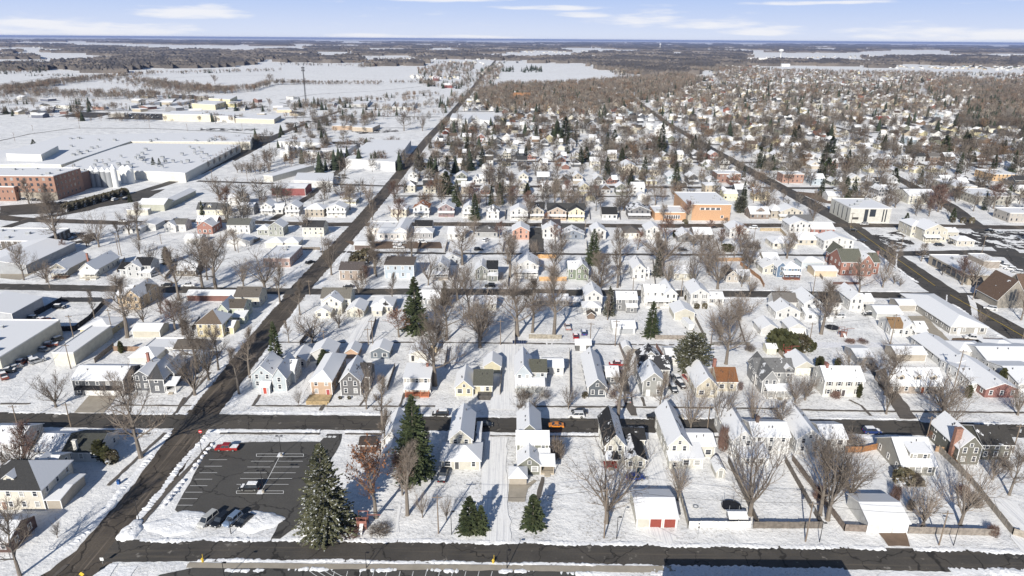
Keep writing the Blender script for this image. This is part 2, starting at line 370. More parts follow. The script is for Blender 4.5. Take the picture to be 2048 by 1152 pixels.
# ---------------------------------------------------------------- buildings
def wall_geo(mb, x0, x1, y0, y1, h, kind, r, z0=0.0, ax=False):
    """walls of one wing, with its gables"""
    if kind in ('gy', 'gamb'):
        xm = (x0 + x1) / 2
        prof = [(x0, h), (xm, h + r), (x1, h)] if kind == 'gy' else [(x0, h), (x0 + (x1-x0)*.2, h + r*.65), (xm, h + r), (x1 - (x1-x0)*.2, h + r*.65), (x1, h)]
        mb.face([(x0, y0, z0), (x1, y0, z0)] + [(a, y0, z) for a, z in reversed(prof)])
        mb.face([(x1, y1, z0), (x0, y1, z0)] + [(a, y1, z) for a, z in prof])
        mb.face([(x0, y1, z0), (x0, y0, z0), (x0, y0, h), (x0, y1, h)]); mb.face([(x1, y0, z0), (x1, y1, z0), (x1, y1, h), (x1, y0, h)])
    elif kind in ('gx', 'shed', 'salt'):
        ym = y0 + (y1 - y0) * {'gx': .5, 'shed': 1.0, 'salt': .68}[kind]
        for x, flip in ((x0, False), (x1, True)):
            pts = [(x, y1, z0), (x, y0, z0), (x, y0, h), (x, ym, h + r)] + ([(x, y1, h)] if kind != 'shed' else [])
            mb.face(list(reversed(pts)) if flip else pts)
        mb.face([(x0, y0, z0), (x1, y0, z0), (x1, y0, h), (x0, y0, h)])
        zt = h + r if kind == 'shed' else h
        mb.face([(x1, y1, z0), (x0, y1, z0), (x0, y1, zt), (x1, y1, zt)])
    else:
        mb.box(x0, x1, y0, y1, z0, h, bottom=False)
def roof_geo(mb, x0, x1, y0, y1, h, kind, r, sn, o=.4, t=.2):
    if not isinstance(sn, (tuple, list)): sn = (sn,) * 4
    s = [min(x, .81) if x < .98 else x for x in list(sn) + [sn[-1]] * (4 - len(sn))]
    if kind == 'gx' or kind == 'salt' or kind == 'shed':
        ym = y0 + (y1 - y0) * {'gx': .5, 'shed': 1.0, 'salt': .68}[kind]; e = .3
        k = r / (ym - y0)
        if kind == 'shed':
            mb.slab([(x0-e, y0-o, h-o*k), (x1+e, y0-o, h-o*k), (x1+e, ym+o, h+r+o*k), (x0-e, ym+o, h+r+o*k)], t, s[0]); return
        k2 = r / (y1 - ym)
        mb.slab([(x0-e, y0-o, h-o*k), (x1+e, y0-o, h-o*k), (x1+e, ym, h+r), (x0-e, ym, h+r)], t, s[0])
        mb.slab([(x1+e, y1+o, h-o*k2), (x0-e, y1+o, h-o*k2), (x0-e, ym, h+r), (x1+e, ym, h+r)], t, s[1])
    elif kind == 'gy':
        xm = (x0 + x1) / 2; e = .35; k = r / (xm - x0)
        mb.slab([(x0-o, y1+e, h-o*k), (x0-o, y0-e, h-o*k), (xm, y0-e, h+r), (xm, y1+e, h+r)], t, s[0])
        mb.slab([(x1+o, y0-e, h-o*k), (x1+o, y1+e, h-o*k), (xm, y1+e, h+r), (xm, y0-e, h+r)], t, s[1])
    elif kind == 'gamb':
        xm = (x0+x1)/2; xa = x0+(x1-x0)*.2; xb = x1-(x1-x0)*.2; e = .3; z1 = h+r*.65
        mb.slab([(x0-.2, y1+e, h-.3), (x0-.2, y0-e, h-.3), (xa, y0-e, z1), (xa, y1+e, z1)], t, s[0]*.9)
        mb.slab([(xa, y1+e, z1), (xa, y0-e, z1), (xm, y0-e, h+r), (xm, y1+e, h+r)], t, s[0])
        mb.slab([(x1+.2, y0-e, h-.3), (x1+.2, y1+e, h-.3), (xb, y1+e, z1), (xb, y0-e, z1)], t, s[1]*.9)
        mb.slab([(xb, y0-e, z1), (xb, y1+e, z1), (xm, y1+e, h+r), (xm, y0-e, h+r)], t, s[1])
    elif kind == 'h':
        W, D = x1 - x0, y1 - y0; q = min(W, D) / 2; k = r / q; z = h - o * k
        A, B, C, E = (x0-o, y0-o, z), (x1+o, y0-o, z), (x1+o, y1+o, z), (x0-o, y1+o, z)
        if W >= D: P, Q = (x0 + q, (y0+y1)/2, h+r), (x1 - q, (y0+y1)/2, h+r)
        else: P, Q = ((x0+x1)/2, y0 + q, h+r), ((x0+x1)/2, y1 - q, h+r)
        if W >= D:
            fs = [([A, B, Q, P], s[0]), ([B, C, Q], s[1]), ([C, E, P, Q], s[2]), ([E, A, P], s[3])]
        else:
            fs = [([A, B, P], s[0]), ([B, C, Q, P], s[1]), ([C, E, Q], s[2]), ([E, A, P, Q], s[3])]
        for p, a_ in fs:
            p2 = [p[0]]
            for pt in p[1:]:
                if (Vector(pt) - Vector(p2[-1])).length > .05: p2.append(pt)
            if (Vector(p2[0]) - Vector(p2[-1])).length < .05: p2.pop()
            if len(p2) > 2: mb.slab(p2, t, a_)
    else:   # flat, with a raised rim
        mb.box(x0-.12, x1+.12, y0-.12, y1+.12, h, h+.12, 1, s[0], top=0, bottom=True)
        for a_ in ((x0-.15, x1+.15, y0-.15, y0+.1), (x0-.15, x1+.15, y1-.1, y1+.15), (x0-.15, x0+.1, y0+.1, y1-.1), (x1-.1, x1+.15, y0+.1, y1-.1)):
            mb.box(*a_, h+.12, h+.42, 1, s[0])
TRIMW = (.74, .73, .71)
def building(short, cat, px, py, wings, color, roofc=(.06, .058, .055), name='house', det=2, brick=False, chim=None, doors=(), gdoors=(), porch=None, winh=1.45,
             label=None, group=None, shutters=False, trim='trim', nowin=False, wcol=None, deck=None, wings_col=None, dormers=(), skip_side=False, flatside=None, rz=0):
    """wings: (px_left, px_right, dy, depth, wall height, roof kind, rise, snow). det 2 = windows with frames, 1 = panes, 0 = none"""
    X0, Y0 = G(px, py)
    root = obj(name, None, loc=(X0, Y0, 0)); root.empty_display_size = 1
    if rz: root.rotation_euler.z = R(rz)
    Wn = []
    for wg in wings:
        a_, b_, dy, d, h, kind, r, sn = wg
        Y = Y0 + dy
        Wn.append((XatY(a_, py, Y) - X0, XatY(b_, py, Y) - X0, dy, dy + d, h, kind, r, sn))
    wm = MAT['brick' if brick else 'siding']
    for i, (x0, x1, y0, y1, h, kind, r, sn) in enumerate(Wn):
        w_ = MB(); wall_geo(w_, x0, x1, y0, y1, h, kind, r); 
        c = color if not wings_col or wings_col.get(i) is None else wings_col[i]
        obj('wall', w_.mesh('wall', [wm]), root, color=c)
        w_ = MB(); roof_geo(w_, x0, x1, y0, y1, h, kind, r, sn, o=.45 if h > 2.5 else .3)
        ro = obj('roof', w_.mesh('roof', [MAT['roofing'], MAT[trim]], 'snow'), root, color=roofc if not isinstance(roofc, list) else roofc[i % len(roofc)])
        if i == 0: roof0 = ro
        if kind != 'f' and det == 2 and h > 2.5 and not brick:    # corner boards
            w_ = MB(); c_ = .09
            for cx in (x0, x1):
                w_ = MB(); w_.box(cx - c_, cx + c_, y0 - .03, y0 + c_, 0, h)
                obj('corner_board', w_.mesh('corner_board', [MAT[trim]]), root)
    def hidden(i, x, y, z):
        for j, (x0, x1, y0, y1, h, kind, r, sn) in enumerate(Wn):
            if j != i and x0 - .3 < x < x1 + .3 and y0 - .3 < y < y1 + .3 and z < h: return True
        if porch and abs(x - pcx) < pw / 2 and y < y0p + .2 and z > ph - .2 and z < ph + .8: return True
        return False
    if det == 2 and cat == 'house':      # plumbing vents standing out of the roofs
        rv_ = random.Random(len(short) * 7 + int(px))
        for i, (x0, x1, y0, y1, h, kind, r, sn) in enumerate(Wn):
            if kind not in ('gx', 'gy') or y1 - y0 < 6: continue
            for q in range(2):
                if kind == 'gx': vx, vy = rv_.uniform(x0 + 1, x1 - 1), (y0 + y1) / 2 - rv_.uniform(.6, 1.8); vz = h + r * (1 - ((y0 + y1) / 2 - vy) / ((y1 - y0) / 2))
                else: vx, vy = (x0 + x1) / 2 + rv_.choice((-1, 1)) * rv_.uniform(.5, 1.2), rv_.uniform(y0 + 2, y1 - 2); vz = h + r * (1 - abs((x0 + x1) / 2 - vx) / ((x1 - x0) / 2))
                w_ = MB(); w_.box(vx - .09, vx + .09, vy - .09, vy + .09, vz - .2, vz + .75); obj('vent_pipe', w_.mesh('vent_pipe', [MAT['trim_dark']]), root)
    if porch:
        a_, b_, dy, d, h = porch[:5]
        xa, xb = XatY(a_, py, Y0 + dy) - X0, XatY(b_, py, Y0 + dy) - X0; pcx, pw, y0p, ph = (xa + xb) / 2, xb - xa, dy + d, h
        w_ = MB(); w_.box(xa, xb, dy, dy + d - .01, 0, .45)
        n = max(2, int(pw / 2.2) + 1)
        for k in range(n):
            xx = xa + .12 + (pw - .24) * k / (n - 1); w_.box(xx - .08, xx + .08, dy + .05, dy + .2, .45, h - .15)
        w_.box(xa + .2, xb - .2, dy + .08, dy + .13, .95, 1.03); w_.box(xa + .2, xb - .2, dy + .08, dy + .13, .6, .66)
        pc = porch[5] if len(porch) > 5 and porch[5] else TRIMW
        po = obj('porch', w_.mesh('porch', [MAT['plain']]), root, color=pc)
        w_ = MB(); roof_geo(w_, xa, xb, dy, dy + d - .05, h, 'shed', min(.9, d * .28), porch[6] if len(porch) > 6 else .96, o=.3, t=.18)
        obj('porch_roof', w_.mesh('porch_roof', [MAT['roofing'], MAT[trim]], 'snow'), po, color=roofc if not isinstance(roofc, list) else roofc[0])
        w_ = MB()
        for k in range(3): w_.box(pcx - .7, pcx + .7, dy - .3 * (k + 1), dy - .3 * k, 0, .42 - .12 * k)
        obj('step', w_.mesh('step', [MAT['concrete']]), po)
    if det and not nowin:
        rnd = random.Random(hash(short) % 1000 if False else sum(map(ord, short)))
        for i, (x0, x1, y0, y1, h, kind, r, sn) in enumerate(Wn):
            W = x1 - x0; D = y1 - y0
            st = 2 if h > 4.4 else 1
            if h > 7.5: st = int(h / 3.3)
            z1s = [(.95 if st > 1 or h > 2.6 else .7) + k * (h / st if st > 1 else 0) for k in range(st)]
            hh = min(winh, h - 1.2)
            if hh < .6: continue
            n = max(1, int(round(W / 3.0)))
            for z in z1s:
                for k in range(n):
                    x = x0 + W * (k + .5) / n
                    if hidden(i, x, y0 - .05, z + .3): continue
                    if z < 2 and any(abs(XatY(dx_[0], py, Y0 + y0) - X0 - x) < 1.3 and abs(dx_[1] - y0) < .6 for dx_ in doors): continue
                    if z < 2 and any(XatY(g_[0], py, Y0+g_[2]) - X0 - .6 < x < XatY(g_[1], py, Y0+g_[2]) - X0 + .6 and abs(g_[2] - y0) < .6 for g_ in gdoors): continue
                    add_window(root, x, y0, z, 0, rnd.choice((.95, .95, 1.5 if W > 5 and st == 1 else .95)), hh, det > 1, shutters, rnd.random() < .3)
            if kind in ('gy', 'gamb') and r > 1.9 and W > 5 and not hidden(i, (x0+x1)/2, y0 - .05, h + .4):
                add_window(root, (x0+x1)/2, y0, h + .15, 0, .8, min(1.0, r * .4), det > 1)
            side = 1 if X0 < -3 else -1
            n = max(1, int(D / 3.2)); xs = x1 if side > 0 else x0
            for z in z1s:
                for k in range(n):
                    y = y0 + D * (k + .5) / n
                    if not hidden(i, xs + side * .05, y, z + .3) and rnd.random() < .85: add_window(root, xs, y, z, R(90 * side), .9, hh, det > 1)
    for dx_ in doors:
        add_door(root, XatY(dx_[0], py, Y0 + dx_[1]) - X0, dx_[1], dx_[3] if len(dx_) > 3 else .15, 0, dx_[2])
    for g_ in gdoors:
        xa, xb = XatY(g_[0], py, Y0 + g_[2]) - X0, XatY(g_[1], py, Y0 + g_[2]) - X0
        add_garage_door(root, (xa + xb) / 2, g_[2], .05, 0, g_[3], xb - xa - .3, g_[4] if len(g_) > 4 else 2.1, det > 1)
    for cm in (chim or ()):
        cx, cy, cz, cw, cd = cm[:5]; cz = min(cz, max(q[4] + q[6] for q in Wn) + .9); xx = XatY(cx, py, Y0 + cy) - X0
        w_ = MB(); w_.box(xx - cw/2, xx + cw/2, cy - cd/2, cy + cd/2, cm[6] if len(cm) > 6 else 2.0, cz); w_.box(xx - cw/2 - .08, xx + cw/2 + .08, cy - cd/2 - .08, cy + cd/2 + .08, cz, cz + .2)
        obj('chimney', w_.mesh('chimney', [MAT['brick']]), roof0, color=cm[5] if len(cm) > 5 else (.30, .10, .06))
    if not rz:
        ru = random.Random(int(px) + int(py))
        for i, (x0, x1, y0, y1, h, kind, r, sn) in enumerate(Wn):
            if kind == 'f' and x1 - x0 > 8 and y1 - y0 > 8:
                for q in range(min(6, 1 + int((x1 - x0) * (y1 - y0) / 160))):
                    ux, uy = ru.uniform(x0 + 2, x1 - 2), ru.uniform(y0 + 2, y1 - 2); us = ru.uniform(.5, 1.3)
                    w_ = MB(); w_.box(ux - us, ux + us, uy - us * .7, uy + us * .7, h + .12, h + .5 + us * .7, top=1); obj('roof_unit', w_.mesh('roof_unit', [MAT['metal_grey'], MAT['snow']]), root)
    for dmr in dormers:     # (px, dy, width, base z, height)
        dx0 = XatY(dmr[0], py, Y0 + dmr[1]) - X0; dw, bz, dh = dmr[2:5]; dl = dmr[5] if len(dmr) > 5 else 2.6
        w_ = MB(); wall_geo(w_, -dw/2, dw/2, 0, dl, dh, 'gy', dw * .38)
        do = obj('dormer', w_.mesh('dormer', [MAT['siding']]), root, color=color if len(dmr) < 7 else dmr[6], loc=(dx0, dmr[1], bz))
        w_ = MB(); roof_geo(w_, -dw/2, dw/2, 0, dl, dh, 'gy', dw * .38, .93, o=.2, t=.12)
        obj('roof', w_.mesh('dormer_roof', [MAT['roofing'], MAT[trim]], 'snow'), do, color=roofc if not isinstance(roofc, list) else roofc[0])
        obj('window', W_PANE, do, loc=(0, 0, dh * .22)).scale = (dw * .5, 1, dh * .42)
    if deck:
        a_, b_, dy, d, z, c = deck
        xa, xb = XatY(a_, py, Y0 + dy) - X0, XatY(b_, py, Y0 + dy) - X0
        w_ = MB(); w_.box(xa, xb, dy, dy + d - .02, .0, z)
        for k in range(3): w_.box(xa + .3, xb - .3, dy - .35 * (k + 1), dy - .35 * k, 0, z * (.75 - .25 * k))
        obj('deck', w_.mesh('deck', [MAT['wood']]), root, color=c)
    xs0 = min(w_[0] for w_ in Wn) + X0; xs1 = max(w_[1] for w_ in Wn) + X0; ys0 = min(w_[2] for w_ in Wn) + Y0; ys1 = max(w_[3] for w_ in Wn) + Y0
    FOOT.append((xs0, xs1, ys0, ys1))
    reg(root, label or short, cat, group, short, True)
    return root
FOOT = []
# ---------------------------------------------------------------- cars
def car_parts(kind):
    """side profiles swept across the width with a narrower cabin; x forward"""
    L_, H_, hood, cab = {'sedan': (4.6, 1.42, .88, (-1.55, -.95, .55, 1.25)), 'suv': (4.7, 1.72, 1.02, (-2.15, -1.95, .45, 1.15)), 'van': (5.0, 1.85, 1.05, (-2.35, -2.2, .85, 1.65)),
                         'pickup': (5.8, 1.85, 1.08, (-.9, -.75, .95, 1.55)), 'coupe': (4.4, 1.30, .85, (-1.6, -.6, .35, 1.15))}[kind]
    wd = .92 if kind != 'pickup' else .98
    b = MB(); h = L_ / 2; lo = .32
    prof = [(-h, lo+.1), (-h+.05, hood-.1), (-h+.25, hood), (h-.9, hood-.02), (h-.2, hood-.16), (h, hood-.35), (h, lo+.1), (h-.15, lo), (-h+.15, lo)]
    if kind == 'pickup': prof = [(-h, lo+.2), (-h, hood), (-h+.12, hood+.02), (h-1.0, hood), (h-.1, hood-.1), (h, hood-.35), (h, lo+.15), (h-.15, lo+.08), (-h+.15, lo+.08)]
    n = len(prof)
    ys = ((-wd, 0.0), (-wd+.02, .04), (wd-.02, .04), (wd, 0.0))
    base = []
    for y, dz in ((-wd, -.05), (-wd+.10, 0), (wd-.10, 0), (wd, -.05)):
        base.append(len(b.v)); b.v += [(x, y, z + (dz if z > lo + .3 else 0)) for x, z in prof]
    for q in range(3):
        for i in range(n):
            j = (i + 1) % n; b.f.append((base[q]+i, base[q+1]+i, base[q+1]+j, base[q]+j)); b.m.append(0); b.a.append(1)
    b.f.append(tuple(base[0]+i for i in range(n))); b.f.append(tuple(reversed([base[3]+i for i in range(n)]))); b.m += [0, 0]; b.a += [1, 1]
    # cabin: glass band with a painted roof
    x0, x1, x2, x3 = cab; zt = H_; zb = hood - .04; wb, wt = wd - .06, wd - .22
    g = MB()
    lowr = [(x0, -wb, zb), (x3, -wb, zb), (x3, wb, zb), (x0, wb, zb)]; upr = [(x1, -wt, zt-.07), (x2, -wt, zt-.07), (x2, wt, zt-.07), (x1, wt, zt-.07)]
    for i in range(4):
        j = (i+1) % 4; g.face([lowr[i], lowr[j], upr[j], upr[i]])
    rf = [(x1-.06, -wt-.02), (x2+.06, -wt-.02), (x2+.06, wt+.02), (x1-.06, wt+.02)]
    m0 = len(b.v); b.v += [(x, y, zt-.08) for x, y in rf] + [(x*.96, y*.9, zt) for x, y in rf]
    for i in range(4):
        j = (i+1) % 4; b.f.append((m0+i, m0+j, m0+4+j, m0+4+i)); b.m.append(0); b.a.append(1)
    b.f.append((m0+4, m0+5, m0+6, m0+7)); b.m.append(0); b.a.append(1)
    for sgn in (-1, 1):     # pillars
        for xb, xt in ((x0+.05, x1+.03), (x3-.05, x2-.03), ((x0+x3)/2 - .1, (x1+x2)/2 - .1)):
            b.tube((xb, sgn*(wb+.005), zb), (xt, sgn*(wt+.01), zt-.06), .05, .045, 4)
    if kind == 'pickup':
        b.box(-h+.12, x0-.1, -wd+.12, wd-.12, hood+.021, hood+.05, 1)
    wr = .33 if kind in ('sedan', 'coupe') else .38
    wl = MB()
    for k in range(14):
        t0, t1 = 2*math.pi*k/14, 2*math.pi*(k+1)/14
        p = [(wr*math.cos(t), wr*math.sin(t)) for t in (t0, t1)]
        wl.face([(p[0][0], -.12, p[0][1]), (p[1][0], -.12, p[1][1]), (p[1][0], .12, p[1][1]), (p[0][0], .12, p[0][1])], 0)
        for s_ in (-1, 1):
            wl.face([(0, s_*.11, 0), (p[0][0]*.6, s_*.122, p[0][1]*.6), (p[1][0]*.6, s_*.122, p[1][1]*.6)], 1)
            wl.face([(p[0][0]*.6, s_*.122, p[0][1]*.6), (p[0][0], s_*.12, p[0][1]), (p[1][0], s_*.12, p[1][1]), (p[1][0]*.6, s_*.122, p[1][1]*.6)], 0)
    lt = MB(); lt.box(-.03, .03, -.18, .18, -.08, .08)
    sn = MB(); sn.box(x1+.1, x2-.05, -wt+.08, wt-.08, zt-.01, zt+.10); sn.box(x3+.1, h-.5, -wd+.25, wd-.25, hood-.05, hood+.04)
    return dict(body=b.mesh('car_body', [MAT['carpaint'], MAT['snow']]), glass=g.mesh('car_window', [MAT['glass']]), wheel=wl.mesh('car_wheel', [MAT['tyre'], MAT['chrome']]),
                head=lt.mesh('headlight', [MAT['lamp_glass']]), tail=lt.mesh('tail_light', [MAT['tail_red']]), snow=sn.mesh('car_snow', [MAT['snow']]), L=L_, h=hood, wr=wr, wd=wd)
CARS = {k: car_parts(k) for k in ('sedan', 'suv', 'van', 'pickup', 'coupe')}
def car(px, py, kind, color, ang, label, snow=False, group=None, parts=True, ground=.09):
    X, Y = G(px, py); P = CARS[kind]
    r = obj('parked_car' if 'parked' in label or 'parked' in (group or '') else 'car', None, loc=(X, Y, ground), rz=R(ang))
    if kind == 'pickup': r.name = 'pickup_truck'
    obj('body', P['body'], r, color=color); obj('window', P['glass'], r)
    for sx_ in (-1, 1):
        for sy_ in (-1, 1):
            obj('wheel', P['wheel'], r, loc=(sx_ * P['L'] * .31, sy_ * (P['wd'] - .1), P['wr']))
            if parts:
                obj('headlight' if sx_ > 0 else 'tail_light', P['head' if sx_ > 0 else 'tail'], r, loc=(sx_ * (P['L'] / 2 - .01), sy_ * .66, P['h'] - .3))
    if snow: obj('snow_cover', P['snow'], r)
    FOOT.append((X-2.5, X+2.5, Y-2.5, Y+2.5))
    reg(r, label, {'pickup': 'pickup truck', 'van': 'van'}.get(kind, 'car'), group)
# ---------------------------------------------------------------- trees
class TM:
    """tree mesh collector"""
    def __init__(s): s.t = MB(); s.c = MB()
def rot_about(d, ax, ang): return Matrix.Rotation(ang, 3, ax) @ d
def bare_tree(seed, H, spread, form='round', leaf=0.0, fine=1.0, twig='twig'):
    rnd = random.Random(seed); T = TM(); Lf = MB()
    def sliver(p, d, ln, w_):
        q = p + d * ln; s_ = d.orthogonal().normalized()
        s_ = rot_about(s_, d, rnd.uniform(0, 6.28)); b_ = len(T.c.v)
        s2_ = d.cross(s_).normalized()
        T.c.v += [tuple(p + s_ * w_), tuple(p - s_ * w_ * .5 + s2_ * w_), tuple(p - s_ * w_ * .5 - s2_ * w_), tuple(q)]
        for f in ((b_, b_+1, b_+3), (b_+1, b_+2, b_+3), (b_+2, b_, b_+3)): T.c.f.append(f); T.c.m.append(0); T.c.a.append(1)
        if leaf and rnd.random() < leaf:
            for _ in range(2):
                c = p + d * ln * rnd.uniform(.4, 1) + Vector((rnd.uniform(-.25, .25), rnd.uniform(-.25, .25), rnd.uniform(-.3, .1))); u_ = Vector((rnd.uniform(-1, 1), rnd.uniform(-1, 1), rnd.uniform(-1, 1))).normalized()*.14; v_ = u_.orthogonal().normalized() * .12
                T.c.face([tuple(c-u_-v_), tuple(c+u_-v_), tuple(c+u_+v_), tuple(c-u_+v_)], 1)
    up = Vector((0, 0, 1))
    def grow(p, d, ln, r, lv):
        n = 5 if lv < 2 else (4 if lv == 2 else 3)
        seg = ln / n; pts = [p]; dirs = [d]; c = p
        for i in range(n):
            dd = (d + Vector((rnd.gauss(0, .13), rnd.gauss(0, .13), rnd.gauss(0, .09))) + up * (.10 if lv else 0)).normalized()
            q = c + dd * seg; r0 = r * (1 - .75 * i / n); r1 = r * (1 - .75 * (i + 1) / n)
            (T.t if lv <= 1 else T.c).tube(c, q, r0, r1, 5 if lv < 2 else 3)
            c = q; d = dd; pts.append(c); dirs.append(dd)
        if lv >= 3:
            for i in range(int(6.5 * fine)):
                k = rnd.randint(1, n); dd = (dirs[k] + Vector((rnd.gauss(0, .6), rnd.gauss(0, .6), rnd.gauss(.1, .45)))).normalized()
                sliver(pts[k] - dirs[k] * seg * rnd.random(), dd, rnd.uniform(.6, 1.6) * H / 16, .019)
            return
        nb = {1: 6, 2: 5}[lv] if lv else 0
        for i in range(int(nb * (fine if lv == 2 else 1) + .5)):
            k = min(n, 1 + int((i + rnd.random()) / nb * n)); ax = dirs[k].orthogonal(); ax = rot_about(ax, dirs[k], rnd.uniform(0, 6.28))
            dd = rot_about(dirs[k], ax, R(rnd.uniform(28, 58))); dd = (dd + up * .12).normalized()
            grow(pts[k] - dirs[k] * seg * rnd.random(), dd, ln * rnd.uniform(.42, .68) * (1.15 - .35 * k / n), max(.022, r * .38), lv + 1)
        if lv == 2 or lv == 1: grow(c, d, ln * .45, max(.02, r * .25), lv + 1)
    # trunk
    tr = H * .022 + .08; th = H * {'round': .20, 'vase': .16, 'tall': .3, 'low': .10}[form]
    lean = Vector((rnd.uniform(-.05, .05), rnd.uniform(-.05, .05), 1)).normalized()
    T.t.tube(Vector((0, 0, -.2)), Vector((0, 0, .25)), tr * 1.5, tr * 1.05, 7); top = Vector((0, 0, .25)) + lean * th; T.t.tube(Vector((0, 0, .25)), top, tr * 1.05, tr * .8, 7)
    nl = {'round': 6, 'vase': 6, 'tall': 4, 'low': 7}[form]
    if form in ('round', 'tall'):    # leader with limbs along it
        c = top; d = lean; ll = H * .6; r = tr * .75; n = 6
        for i in range(n):
            dd = (d + Vector((rnd.gauss(0, .1), rnd.gauss(0, .1), .1))).normalized(); q = c + dd * ll / n
            T.t.tube(c, q, r * (1 - .13 * i), r * (1 - .13 * (i + 1)), 6)
            for j in range(2 if i < 5 else 3):
                az = (i * 2 + j) * 2.4 + rnd.uniform(-.4, .4); el = R(rnd.uniform(18, 42) + i * 5)
                grow(c + dd * rnd.random(), Vector((math.cos(az) * math.cos(el), math.sin(az) * math.cos(el), math.sin(el))), H * spread * (.40 - .035 * i) * rnd.uniform(.85, 1.15), tr * (.42 - .03 * i), 1)
            c = q; d = dd
    else:
        for j in range(nl):
            az = j * 6.283 / nl + rnd.uniform(-.4, .4); el = R({'vase': rnd.uniform(60, 82), 'low': rnd.uniform(45, 80)}[form])
            grow(top - lean * th * .2 * rnd.random(), Vector((math.cos(az) * math.cos(el), math.sin(az) * math.cos(el), math.sin(el))), H * (.62 if form == 'vase' else .6) * rnd.uniform(.85, 1.1), tr * .55, 1)
    return T.t.mesh('trunk', [MAT['bark']]), T.c.mesh('crown', [MAT[twig], MAT['dead_leaf']])
def conifer(seed, H, rad, kind='spruce', mat='needles', layers=None):
    rnd = random.Random(seed); t = MB(); c = MB()
    t.tube((0, 0, -.2), (0, 0, H * .97), H * .016 + .06, .03, 6)
    nl = layers or int(H * 2.1)
    for i in range(nl):
        f = i / nl; z = H * (.06 + .92 * f)
        rr = rad * (1 - f) ** .82 * rnd.uniform(.82, 1.1) + .15
        if kind == 'round': rr = rad * math.sin(math.pi * min(1, .12 + f * .88)) ** .7 * rnd.uniform(.85, 1.05) + .1
        nb = max(5, int(9 + rr * 3.2))
        for b_ in range(nb):
            az = rnd.uniform(0, 6.283); ln = rr * rnd.uniform(.72, 1.12); dr = R(rnd.uniform(-22, 8) + 35 * f)
            u = Vector((math.cos(az), math.sin(az), 0)); s_ = Vector((-math.sin(az), math.cos(az), 0))
            n = max(2, int(ln / .55))
            for k in range(n):
                if k < n * .25 and rr > 1.2: continue
                a0 = ln * k / n; a1 = ln * (k + 1.35) / n; wd_ = (.30 + .22 * (1 - k / n)) * rnd.uniform(.7, 1.25)
                zz = lambda q: z + math.tan(dr) * q - .02 * q * q + (.05 * q if q > ln * .8 else 0)
                tilt = rnd.uniform(-.3, .3); mid = (a0 + a1) / 2 + rnd.uniform(-.1, .1)
                P0 = u * a0 + Vector((0, 0, zz(a0))); P1 = u * mid + s_ * wd_ + Vector((0, 0, zz(mid) - rnd.uniform(.05, .28) + tilt * .4)); P2 = u * a1 + Vector((0, 0, zz(a1) - .06)); P3 = u * mid - s_ * wd_ + Vector((0, 0, zz(mid) - rnd.uniform(.05, .28) - tilt * .4))
                c.face([tuple(P0), tuple(P3), tuple(P2)]); c.face([tuple(P0), tuple(P2), tuple(P1)])
    return t.mesh('trunk', [MAT['bark']]), c.mesh('crown', [MAT[mat]])
def shrub_mesh(seed, mat, dens=260, twiggy=True):
    rnd = random.Random(seed); c = MB()
    for i in range(dens):
        az = rnd.uniform(0, 6.28); rr = rnd.random() ** .6; z = rnd.random(); R_ = .55 * math.sqrt(max(0.05, 1 - (z - .45) ** 2 * 2.2))
        p = Vector((math.cos(az) * rr * R_, math.sin(az) * rr * R_, z)); 
        if twiggy:
            d = (Vector((p.x * .9, p.y * .9, .6)) + Vector((rnd.gauss(0, .3), rnd.gauss(0, .3), rnd.gauss(0, .2)))).normalized() * .3; s_ = d.orthogonal().normalized() * .016
            c.face([tuple(p - d * .6 - s_), tuple(p - d * .6 + s_), tuple(p + d)])
        else:
            u = Vector((rnd.uniform(-1, 1), rnd.uniform(-1, 1), rnd.uniform(-1, 1))).normalized() * .09; v = u.orthogonal().normalized() * .08
            c.face([tuple(p-u-v), tuple(p+u-v), tuple(p+u+v), tuple(p-u+v)])
    return c.mesh('shrub', [MAT[mat]])
TREES = {}
for nm, args in {'round0': (1, 16, 1.0), 'round1': (2, 16, .9), 'round2': (3, 16, 1.1), 'round3': (9, 16, .8)}.items(): TREES[nm] = (*bare_tree(*args), 16)
for nm, sd_ in {'vase0': 4, 'vase1': 5}.items(): TREES[nm] = (*bare_tree(sd_, 14, 1, 'vase'), 14)
TREES['tall0'] = (*bare_tree(6, 18, .62, 'tall'), 18); TREES['tall1'] = (*bare_tree(16, 18, .5, 'tall', fine=.8), 18)
TREES['low0'] = (*bare_tree(7, 8, 1, 'low', fine=.9), 8); TREES['low1'] = (*bare_tree(17, 8, 1, 'low', fine=.8), 8)
TREES['oak0'] = (*bare_tree(8, 14, .85, 'round', leaf=.13, fine=.75, twig='twig_red'), 14)
TREES['red0'] = (*bare_tree(18, 10, .9, 'round', fine=.8, twig='twig_red'), 10)
TREES['pale0'] = (*bare_tree(19, 16, .9, 'round', fine=.8, twig='twig_pale'), 16)
CON = {}
CON['spruce0'] = (*conifer(1, 22, 5.4), 22); CON['spruce1'] = (*conifer(2, 18, 3.6), 18); CON['narrow0'] = (*conifer(3, 15, 2.5), 15)
CON['snowy0'] = (*conifer(4, 20, 5.6, mat='needles_snowy'), 20); CON['small0'] = (*conifer(5, 8, 2.9, mat='needles', layers=26), 8); CON['greyround'] = (*conifer(6, 11, 4.4, 'round', 'needles_grey', 34), 11)
CON['column0'] = (*conifer(7, 5, 1.0, 'round', 'needles_olive', 22), 5)
SHR = {'shrub0': shrub_mesh(1, 'twig', 420), 'shrub1': shrub_mesh(2, 'twig_red', 420), 'bush0': shrub_mesh(3, 'shrub_leaf', 420, False), 'bush1': shrub_mesh(4, 'needles_olive', 420, False)}
TREEPOS = []
